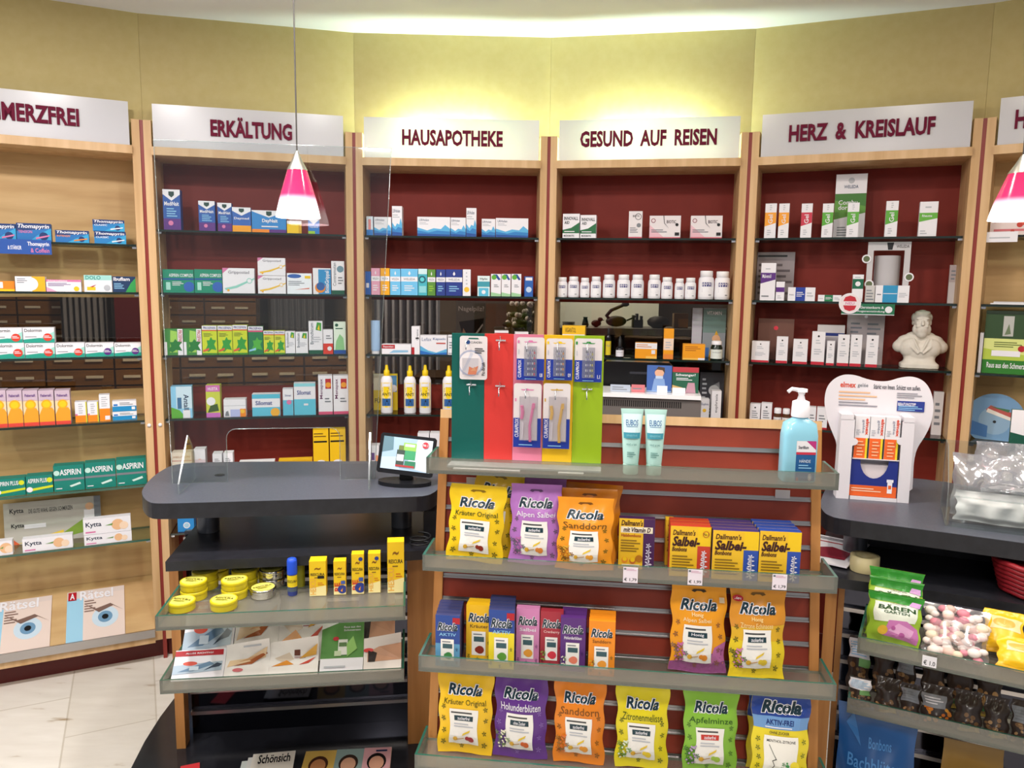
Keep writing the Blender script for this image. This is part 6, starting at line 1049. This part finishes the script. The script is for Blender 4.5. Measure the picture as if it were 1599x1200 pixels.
def RR(x0, y0, x1, y1, c): a = U(x0, y1); b = U(x1, y0); return R(a[0], a[1], b[0], b[1], c)
def LL(x0, y0, x1, y1, n, c): a = U(x0, y1); b = U(x1, y0); return L(a[0], a[1], b[0], b[1], n, c)
ink(m, [TT('elmex', 1312, 597, 1337, 605, '#c8442a', b=.03), TT('gelée', 1339, 599, 1356, 606, 'GY'), TT('Stärkt von Innen. Schützt von außen.', 1364, 603, 1438, 607.5, '#3a3a44'), LL(1309, 611, 1370, 625, 3, '#e0b490'), LL(1309, 628, 1375, 634, 2, '#8a8a94'), LL(1400, 614, 1440, 622, 3, '#8a8a94'), RR(1400, 628, 1444, 642, '#2a3a8a'), TT('BERATUNGSTIPP', 1402, 630, 1430, 633.5, 'W'), LL(1402, 634.5, 1440, 641, 3, 'LB')],
    lambda x, z, k: (X0 + (X1 - X0) * x, .05 - k * .0003, Z0 + (Z1 - Z0) * z), 1); m.build('back_card', t)
FX = lambda x, y: fe.hit(x, y)
xl0, xl1, xr0, xr1 = FX(1309, 720)[0], FX(1331, 720)[0], FX(1405, 720)[0], FX(1424, 720)[0]; zt = FX(1320, 655)[1]; zb = FX(1360, 777)[1]
fx0 = FX(1307, 780)[0]
def cpoly(pts, nm, y0=0., y1=.004): M().prism(pts, y0, y1, WC, T=lambda x, z, y: (x, y, z)).build(nm, t)
bump = [(xl1 + .012 * math.sin(a * math.pi / 6), FX(1330, 690)[1] + .011 * math.cos(a * math.pi / 6) * -1 + .0) for a in range(7)]
cpoly([(xl0, 0), (xl1 - .003, 0), (xl1 - .003, bump[0][1] - .002)] + bump + [(xl1, bump[-1][1] + .002), (xl1 + .0, zt), (xl0, zt)], 'front_wing')
bump2 = [(xr0 - .012 * math.sin(a * math.pi / 6), FX(1410, 690)[1] + .011 * math.cos(a * math.pi / 6)) for a in range(7)]
cpoly([(xr1, 0), (xr1, zt), (xr0, zt), (xr0, bump2[0][1] + .002)] + bump2 + [(xr0, bump2[-1][1] - .002), (xr0 + .001, 0)], 'front_wing')
M().box(xl1, 0, 0, xr0, .004, max(zb, .006), WC).build('bottom_strip', t)
for a, b in ((xl0, xl1 - .004), (xr0 + .003, xr1)): M().box(a, -.001, zt, b, .05, zt + .014, WC).build('corner_flap', t)
for x in (xl0, xr1 - .003): M().box(x, .0042, 0, x + .003, .0498, zt - .0005, WC).build('side_wall', t)
zs = FX(1365, 718)[1]; M().box(xl1, .003, zs - .002, xr0, .0495, zs, WC).build('inner_shelf', t)
tp = [R(0, 0, 1, .48, '#e8662a'), R(.78, 0, .92, .48, '#e8cf2a'), R(.92, 0, 1, .48, '#2a2a2a'), T('elmex', .72, .55, .95, .95, '#d8482a', .03, rot=-90), T('gelée', .45, .6, .66, .92, '#8a8ea0', .01, rot=-90), L(.1, .55, .4, .7, 3, 'G'), L(.2, .05, .7, .44, 5, '#f2b48a')]
tw = (xr0 - xl1 - .004) / 3
for j, l in enumerate(('left', 'middle', 'right')):
    hgt = FX(1366, 652)[1] - zs; o = carton(tw - .002, hgt, .035, '#e2e0e4', tp).build('toothpaste_box', None, fe.pt(xl1 + .002 + tw * (j + .5), zs + .0006, .008), EY)
    tag(o, l + ' of three orange and white toothpaste boxes in the tooth-shaped display', 'box', 'toothpaste boxes in the tooth-shaped display')
# small dispenser carton below, with a round cut-out
bx0, bx1 = FX(1327, 750)[0], FX(1402, 750)[0]; bz1 = FX(1365, 724)[1]; bz0 = max(zb, .006) + .0006; bw_ = bx1 - bx0; bh = zs - .004 - bz0
tb_ = thing('dispenser_carton', 'blue and orange dispenser carton with round cut-out in the tooth-shaped display', 'carton', fe.pt((bx0 + bx1) / 2, bz0, .006), EY)
arc = [(.24 * bw_ * math.cos(a * math.pi / 12 + math.pi) * 1.25, bh + .5 * bh * math.sin(a * math.pi / 12 + math.pi)) for a in range(13)]
m = M(); m.prism([(-bw_ / 2, 0), (bw_ / 2, 0), (bw_ / 2, bh)] + arc[::-1] + [(-bw_ / 2, bh)], 0, .0015, '#22307f', T=lambda x, z, y: (x, y, z)); ink(m, [R(0, 0, .995, .3, '#e0622a'), L(.05, .12, .72, .25, 2, '#f2d0b4'), R(.8, .12, .9, .42, 'W'), R(.78, .42, .92, .5, '#e6e6ee'), R(.82, .24, .88, .34, '#e0622a')], lambda x, z, k: ((x - .5) * bw_, -k * .0003, z * bh), bw_ / bh); m.build('front_panel', tb_)
m = M(); m.box(-bw_ / 2, .002, 0, -bw_ / 2 + .0015, .038, bh, '#22307f'); m.box(bw_ / 2 - .0015, .002, 0, bw_ / 2, .038, bh, '#22307f'); m.box(-bw_ / 2, .038, 0, bw_ / 2, .04, bh, 'W'); m.build('carton_shell', tb_)
M().box(-bw_ * .35, .008, .002, bw_ * .3, .03, bh * .86, '#d9cfd2').build('sample_packets', tb_)
# ------------------------------------------------------------------ acrylic bin with clear bags
pB = at_z(1520, 832, CT); BY = R_(-26); fbn = Fr(at_z(1475, 822, CT) + Vector((0, 0, .0014)), BY); bw2 = .24; bd = .2
t = thing('acrylic_bin', 'clear acrylic bin filled with clear plastic bags on the right counter', 'bin', fbn.o, BY)
M().box(0, 0, 0, bw2, bd, .004, PLEXI, front=PLEXE).build('bin_floor', t); M().plate(0, -.003, 0, bw2, .0, .085, PLEXI, PLEXE).build('bin_front', t); M().plate(0, bd, 0, bw2, bd + .003, .2, PLEXI, PLEXE).build('bin_back', t)
for x in (0, bw2 - .003): M().prism([(.0005, .0045), (bd - .0005, .0045), (bd - .0005, .2), (bd * .6, .2), (.0005, .105)], x, x + .003, PLEXI, PLEXE, T=lambda y, z, x: (x, y, z)).build('bin_side', t)
M().plate(.004, -.03, .088, bw2 - .004, -.027, .12, PLEXI, PLEXE).build('bin_ledge', t)
BAGF = glass('bag_film', '#f2f2f4', .22, .5, .34, '#e6e6ea', .14); CRW = mat('#dcdad9', .3)
for j, (u, v, z, w, h, rx, rz, l, white) in enumerate(((.122, .05, .0048, .2, .085, 4, 2, 'flattened white pack at the bottom of the acrylic bin', 1), (.085, .105, .005, .14, .175, 3, -4, 'upright clear bag at the left in the acrylic bin', 0), (.145, .158, .005, .15, .205, 3, 5, 'upright clear bag at the back of the acrylic bin', 0), (.15, .045, .094, .14, .1, 10, 3, 'crumpled clear bag on top in the acrylic bin', 0))):
    b = bag(w, h, .022, '#eeeeee', [], 100 + j); b.mt = [CRW if white else BAGF]; b.i = [0] * len(b.i); rr_ = random.Random(j)
    b.v = [(x, y + .006 * math.sin(x * 90 + j) * math.sin(zz * 70 + j * 2), zz) for x, y, zz in b.v]
    tag(b.build('plastic_bag', None, fbn.pt(u, z, v), BY + R_(rz), -R_(rx)), l, 'bag', 'plastic bags in the acrylic bin')
# leaflet holder beside the bin
fm = Fr(fbn.pt(0, 0, .24), R_(-24)); u, w, h = fm.span(1573, 1660, 642)
tag(carton(w, h, .012, '#17503f', [R(0, .74, 1, 1, '#dcd9dc'), G('#17503f', (0, .7), (.4, .74), (0, .78)), T('MASKEN', .12, .6, .95, .67, '#dfe6e0', .012), L(.1, .5, .9, .53, 1, 'LB'), T('Für Haut', .1, .38, .7, .46, '#6fae8f')]).build('leaflet_holder', None, fm.pt(u), fm.yaw), 'dark green and white leaflet card behind the acrylic bin', 'leaflet card')
pg = at_z(1597, 838, CT); t = thing('small_bottle', 'green bottle at the right edge of the right counter', 'bottle', pg + Vector((.1, .0, .0014)), 0); M().lathe([(.03, 0), (.033, .01), (.03, .06), (.014, .09)], mat('#3f9a6a', .15), 20).build('body', t); M().lathe([(.014, .0905), (.014, .11)], 'W', 14).build('cap', t)
# ------------------------------------------------------------------ desk and machine behind the sweets stand
D0 = Vector((.62, 2.82, 0)); DY = R_(-10); fd = Fr(D0, DY)
t = thing('work_desk', 'dark desk behind the sweets stand under the grey machine', 'desk', D0, DY)
M().box(-.45, 0, 1.0, .4, .40, 1.03, BLACK).build('desk_top', t)
for x in (-.44, .38): M().box(x, .01, 0, x + .02, .4, .9995, BLACK).build('desk_panel', t)
fm = Fr(fd.pt(0, 1.0305, .1), DY); a, b = fm.hit(925, 630)[0], fm.hit(1095, 630)[0]; z1 = fm.hit(1020, 622)[1]; w = b - a
t = thing('receipt_machine', 'grey machine with vent slots and white top behind the cream tubes', 'machine', fm.pt((a + b) / 2), DY)
m = M(); m.prism([(-w / 2, .0), (w / 2, .0), (w / 2, z1 - .006), (w / 2 - .01, z1), (-w / 2 + .01, z1), (-w / 2, z1 - .006)], 0, .2, mat('#6a6462', .5), T=lambda x, z, y: (x, y, z)); m.build('housing', t)
M().box(-w / 2 + .002, -.012, z1 + .0002, w / 2 - .002, .2, z1 + .016, mat('#f2f2f6', .12)).build('glossy_lid', t)
m = M()
for j in range(40): x = -w / 2 + .02 + j * (w * .78) / 40; m.box(x, -.0012, z1 - .036, x + .0045, .0, z1 - .012, '#1c1a1a')
m.build('vent_slots', t)
fm2 = Fr(fm.pt(0, z1 + .0166, .06), DY)
for x0, x1, yt, c, d, l, op in ((1010, 1049, 571, '#3f62a8', [G('#7f9fd0', (.2, 0), (.8, 0), (.7, .5), (.3, .5)), O(.5, .72, .17, '#d9a88a'), G('#4a3a30', (.3, .75), (.45, .95), (.7, .92), (.72, .7), (.62, .82), (.4, .84)), R(0, .0, 1, .05, '#8fb0e0'), R(.35, .5, .65, .6, '#b4c9e6')], 'blue brochure of a person holding the head on the grey machine', .003), (1050, 1091, 574, '#1f5a44', [R(0, .8, 1, 1, '#b0353f'), T('Schwanger?', .12, .62, .88, .75, 'W', .015), L(.15, .48, .8, .6, 2, 'W'), G('#b48a9a', (.5, 0), (.9, 0), (.85, .4), (.6, .4)), G('#c9a86a', (0, 0), (.4, 0), (.4, .2), (0, .3))], 'green and red brochure on the grey machine', .003),
                                (953, 984, 601, '#aeb8c9', [L(.1, .2, .9, .8, 2)], 'pale blue card lying against the machine lid', .004), (986, 1007, 601, '#c9737a', [L(.1, .3, .9, .7, 1)], 'pink card beside the pale blue card', .004), (1026, 1042, 603, 'W', [], 'small white card in front of the blue brochure', .004), (1050, 1070, 606, 'W', [], 'small white card in front of the green brochure', .004)):
    ff = Fr(fm2.pt(0, 0, -.03 if yt > 590 else .0), DY); u, w_, h = ff.span(x0, x1, yt)
    tag(carton(w_, max(h, .008), op, c, d).build('brochure' if yt < 590 else 'small_card', None, ff.pt(u), DY, -.1), l, 'brochure' if yt < 590 else 'card')
fk = Fr(fd.pt(0, 1.0305, .34), DY); a, b = fk.hit(938, 590)[0], fk.hit(1052, 590)[0]; zk = fk.hit(1000, 566)[1]
t = thing('office_printer', 'black office printer behind the grey machine', 'printer', fk.pt((a + b) / 2), DY); m = M(); w = b - a
m.prism([(-w / 2, 0), (w / 2, 0), (w / 2, zk - .02), (w / 2 - .02, zk), (-w / 2 + .02, zk), (-w / 2, zk - .02)], 0, .07, mat('#0d0e12', .3), T=lambda x, z, y: (x, y, z)); m.build('housing', t); M().box(-w * .1, -.001, zk - .05, w * .45, -.0002, zk - .04, mat('#3a3c44', .2)).build('paper_slot', t)
# ------------------------------------------------------------------ pendant lamps
def pendant(pxa, pyb, Y, lab, ytop=266, ybot=340, hw=31.8):
    c = at_y(pxa, (ytop + ybot) / 2, Y); zt = at_y(pxa, ytop, Y).z; zb_ = at_y(pxa, ybot, Y).z; r = hw / FPX * (c - EYE).length
    t = thing('pendant_lamp', lab, 'pendant lamp', (c.x, c.y, zb_), 0, 'red glass pendant lamps'); h = zt - zb_
    m_, nt, b = nodes('lamp_glass'); tc = nt.nodes.new('ShaderNodeTexCoord'); sx = nt.nodes.new('ShaderNodeSeparateXYZ'); rp = nt.nodes.new('ShaderNodeValToRGB'); rp.color_ramp.elements[0].position = .22; rp.color_ramp.elements[0].color = lin('#f6eef2'); rp.color_ramp.elements[1].position = .46; rp.color_ramp.elements[1].color = lin('#c01f4c')
    e1 = nt.nodes.new('ShaderNodeValToRGB'); e1.color_ramp.elements[0].position = .18; e1.color_ramp.elements[0].color = (2.2, 2.0, 2.0, 1); e1.color_ramp.elements[1].position = .95; e1.color_ramp.elements[1].color = (.2, .01, .05, 1); k1 = e1.color_ramp.elements.new(.49); k1.color = (.55, .03, .13, 1); k2 = e1.color_ramp.elements.new(.37); k2.color = (1.1, .5, .7, 1)
    dv = nt.nodes.new('ShaderNodeMath'); dv.operation = 'DIVIDE'; dv.inputs[1].default_value = h
    nt.links.new(tc.outputs['Object'], sx.inputs[0]); nt.links.new(sx.outputs[2], dv.inputs[0]); nt.links.new(dv.outputs[0], rp.inputs[0]); nt.links.new(dv.outputs[0], e1.inputs[0]); nt.links.new(rp.outputs[0], b.inputs['Base Color']); nt.links.new(e1.outputs[0], b.inputs['Emission Color']); b.inputs['Emission Strength'].default_value = 1; b.inputs['Roughness'].default_value = .15
    rt = r * .44; m = M(); m.lathe([(r, 0), (r * .965, h * .1), (r * .82, h * .4), (r * .62, h * .72), (rt, h)], m_, 40, cap=False); m.lathe([(r * .97, 0), (r * .935, h * .1), (r * .79, h * .4), (r * .6, h * .72), (rt * .95, h)], m_, 40, cap=False); m.build('glass_shade', t)
    M().lathe([(rt * 1.04, h * .995), (rt * 1.0, h * 1.02), (rt * .55, h * 1.2), (rt * .22, h * 1.36), (rt * .1, h * 1.4)], mat('#b9b7ae', .3, .9), 24).build('metal_cap', t)
    bb = M(); bb.ball((0, 0, h * .5), r * .28, emis('bulb', '#fff4e8', 5), 16, (1, 1, 1.3)); bb.build('bulb', t)
    M().tube([(0, 0, h * 1.39), (0, 0, CEIL - zb_ - .028)], .0022, mat('#3a3634', .5), 8).build('cable', t)
    M().lathe([(.045, CEIL - zb_ - .028), (.05, CEIL - zb_ - .004), (.05, CEIL - zb_ - .0005)], mat('#b9b7ae', .3, .9), 24).build('ceiling_rose', t)
    lamp('pendant_light', 'POINT', (c.x, c.y, zb_ + h * .22), 3.0, (1, .88, .8), .012)
pendant(465, 0, 2.26, 'red and white glass pendant lamp in front of the cold remedies cabinet')
pendant(1592, 0, 1.9, 'red and white glass pendant lamp cut by the right edge', 271, 344, 33.5)
# ------------------------------------------------------------------ office seen through the cabinet openings
WD = streaky('dark_oak', '#5f3f1c', '#7d5528', (4, 4, 30), .4); WD2 = streaky('dark_oak_frame', '#2f1f10', '#402a14', (4, 4, 30), .5); BRS = mat('#c9c0aa', .4)
def apothecary(o, yaw, nx, z0, nz, lab, dw=.36, dh=.098):
    t = thing('apothecary_cabinet', lab, 'drawer cabinet', o, yaw, 'apothecary cabinets in the office'); W_ = nx * dw; top_ = z0 + nz * dh
    M().box(-.02, .012, 0, W_ + .02, .42, top_ + .02, WD2).build('carcass', t)
    for i in range(nx):
        for j in range(nz):
            x = i * dw; z = z0 + j * dh
            d = M().box(x + .006, 0, z + .004, x + dw - .006, .0115, z + dh - .006, WD).build('drawer', t)
            for hx_ in (.05, .21): M().box(x + hx_, -.01, z + .045, x + hx_ + .09, -.0005, z + .06, BRS).build('label_holder', d)
p = at_y(-40, 600, 4.3); apothecary(Vector((p.x, p.y, 0)), R_(16), 7, .72, 5, 'long low dark apothecary cabinet with small drawers behind the painkiller cabinet')
p = at_y(-70, 500, 5.05); apothecary(Vector((p.x, p.y, 0)), R_(16), 2, 1.1, 8, 'tall dark apothecary cabinet with small drawers, left of the grey curtain')
p = at_y(236, 500, 5.45); apothecary(Vector((p.x, p.y, 0)), R_(10), 2, 1.1, 8, 'tall dark apothecary cabinet with small drawers behind the ivy syrup boxes')
def drape(name, label, x, y, wd, z0, z1, c, yaw=0, folds=9):
    m = M(); m.grid(lambda a, b: ((a - .5) * wd, .025 * math.sin(a * folds * 6.28), z0 + (z1 - z0) * b), 60, 4, streaky('curtain_cloth', c, c, (3, 3, 3), .85)); m.grid(lambda a, b: ((a - .5) * wd, .004 + .025 * math.sin(a * folds * 6.28), z0 + (z1 - z0) * b), 60, 4, streaky('curtain_cloth', c, c, (3, 3, 3), .85))
    o = m.build(name, None, (x, y, 0), yaw); return tag(o, label, 'curtain', 'curtains in the office behind the cabinets')
p = at_y(138, 500, 5.1); drape('curtain', 'grey curtain seen through the opening of the painkiller cabinet', p.x, p.y, .36, 1.0, CEIL - .02, '#77767a')
p = at_y(440, 500, 5.75); drape('curtain', 'grey curtain seen through the opening of the cold remedies cabinet', p.x + .12, p.y, .4, 1.0, CEIL - .02, '#66656c')
p = at_y(605, 500, 4.7); drape('curtain', 'grey curtain seen through the opening of the first-aid cabinet', p.x + .12, p.y, .4, 1.0, CEIL - .02, '#8a8c98')
p = at_y(203, 500, 5.0); tag(M().box(-.09, 0, .0, .12, .03, 2.1, '#5a141b').build('room_divider', None, (p.x, p.y, 0), R_(12)), 'dark red panel seen through the opening of the painkiller cabinet', 'panel')
# office shelf with dark ornaments in front of a lit wall, behind the travel cabinet
y2 = 4.3; p0, p1 = at_y(868, 512, y2), at_y(1082, 514, y2)
t = thing('office_shelf', 'grey office shelf with dark ornaments seen through the travel cabinet', 'shelf unit', (p0.x, y2, 0), 0); ws = p1.x - p0.x + .4
M().box(-.05, 0, p0.z - .035, ws, .3, p0.z, mat('#77736e', .6)).build('shelf_board', t)
for x in (-.05, ws - .02): M().box(x, 0, 0, x + .02, .3, p0.z - .0355, mat('#4a4640', .6)).build('shelf_side', t)
M().box(-.05, .305, 0, ws, .32, p0.z - .036, mat('#23242a', .6)).build('shelf_back', t)
wl = M().box(p0.x + .0, 5.6, 1.2, p1.x + .05, 5.63, 2.4, mat('#cfd2c4', .8)).build('wall_niche'); struct(wl)
lamp('office_lamp', 'AREA', (.75, 5.0, 2.3), 14, (1, 1, .9), .3, (.6, 5.6, 1.6)); lamp('office_lamp', 'AREA', (-1.3, 3.85, CEIL - .05), 80, (1, .9, .75), .3, (-1.6, 4.9, 1.3)); lamp('office_lamp', 'AREA', (.2, 4.4, CEIL - .05), 14, (1, .92, .8), .3, (.2, 5, 1))
zt0 = p0.z + .001
def orn(name, label, cat, px, build):
    q = at_y(px, 505, y2 + .1); o = M(); build(o); o.v = [(x * .5, y * .5, z * .44) for x, y, z in o.v]; tag(o.build(name, None, (q.x, y2 + .1, zt0), 0), label + ' on the office shelf behind the travel cabinet', cat)
dk = mat('#14110f', .4)
orn('vase', 'dark slim vase', 'vase', 914, lambda o: o.lathe([(.03, 0), (.04, .03), (.03, .08), (.022, .11), (.028, .13)], mat('#23302e', .3), 18))
orn('wire_basket', 'flat grey wire basket', 'basket', 888, lambda o: [o.lathe([(.07, j * .018), (.072, j * .018 + .006), (.07, j * .018 + .012)], mat('#6a6a66', .4, .6), 18) for j in range(4)])
def bird(o):
    o.ball((0, 0, .05), .045, mat('#3a1512', .3), 14, (1.3, .8, 1)); o.ball((.045, 0, .1), .03, mat('#3a1512', .3), 12); o.add([(.07, 0, .1), (.1, 0, .09), (.07, 0, .085), (.07, .01, .095)], [(0, 1, 2), (0, 1, 3), (1, 2, 3)], dk); o.lathe([(.02, 0), (.02, .02)], dk, 10)
orn('bird_figurine', 'small dark red bird figurine', 'figurine', 931, bird)
def goose(o):
    o.ball((0, 0, .08), .08, mat('#1f1a18', .4), 16, (1.5, .7, .9)); o.tube([(-.07, 0, .1), (-.11, 0, .15), (-.06, 0, .22), (.04, 0, .27), (.09, 0, .3)], .022, mat('#1f1a18', .4), 8); o.ball((.1, 0, .3), .035, mat('#1f1a18', .4), 12, (1.3, .8, .9)); o.tube([(.12, 0, .09), (.2, 0, .13), (.22, 0, .15)], .012, dk, 6)
orn('goose_figurine', 'large dark goose figurine with arched neck', 'figurine', 962, goose)
orn('letter_tray', 'black notched desk organiser', 'organiser', 996, lambda o: [o.box(-.06, 0, 0, .06, .08, .1, dk)] + [o.box(x, 0, .1, x + .025, .08, z, dk) for x, z in ((-.06, .16), (-.02, .18), (.03, .15))])
def bowl(o): o.lathe([(.06, 0), (.12, .04), (.13, .09), (.1, .13), (.05, .15)], mat('#241a16', .5), 20)
orn('dark_bowl', 'round dark basket', 'basket', 1028, bowl)
orn('cardboard_box', 'brown cardboard box', 'box', 1062, lambda o: [o.box(-.07, 0, 0, .09, .1, .19, '#7a5418'), o.box(-.02, -.004, .01, .09, 0, .12, '#a8741c')])
# poster and flower pot behind the first-aid cabinet
y3 = 4.1; a, b = at_y(712, 500, y3), at_y(758, 500, y3); z0 = 1.14; zt_ = at_y(730, 466, y3).z
t = thing('side_table', 'dark side table behind the first-aid cabinet', 'table', ((a.x + b.x) / 2 + .1, y3 + .12, 0), 0); M().box(-.4, -.17, z0 - .03, .22, .2, z0, WD2).build('table_top', t)
for sx in (-.38, .17):
    for sy in (-.15, .15): M().box(sx, sy, 0, sx + .03, sy + .03, z0 - .0305, WD2).build('leg', t)
w = b.x - a.x; tag(carton(w, zt_ - z0 - .001, .004, '#7a7674', [T('Nagelpilz?', .08, .82, .95, .9, 'W', .01), G('#2a1210', (.1, .7), (.95, .75), (.8, .45), (.3, .42)), G('#d9a88a', (.05, .3), (.25, .62), (.5, .45), (.45, .2), (.2, .18)), O(.3, .4, .05, '#e6c0a4'), G('W', (.55, .5), (.9, .68), (.92, .66), (.6, .48))]).build('advertising_card', None, ((a.x + b.x) / 2, y3, z0 + .001), 0, -.03), 'grey and dark red foot care card seen through the first-aid cabinet', 'card')
q = at_y(817, 505, y3 + .1); t = thing('flower_pot', 'pot of small white flowers seen through the first-aid cabinet', 'potted plant', (q.x, y3 + .1, z0 + .001), 0); rn = random.Random(3)
M().lathe([(.05, 0), (.07, .12), (.075, .13)], '#3a3a3c', 18).build('pot', t); m = M(); m2 = M()
for j in range(46):
    x, y, z = rn.uniform(-.09, .09), rn.uniform(-.06, .06), rn.uniform(.2, .42); m.tube([(x * .3, y * .3, .125), (x * .8, y * .8, z * .7), (x, y, z)], .002, '#3f4f2a', 4)
    if j < 30: m2.ball((x, y, z), .014, '#e9e4e0', 8)
    else: m.ball((x, y, z * .8), .02, '#3f4f2a', 8, (1.4, .5, .8))
m.build('stems', t); m2.build('blossoms', t)
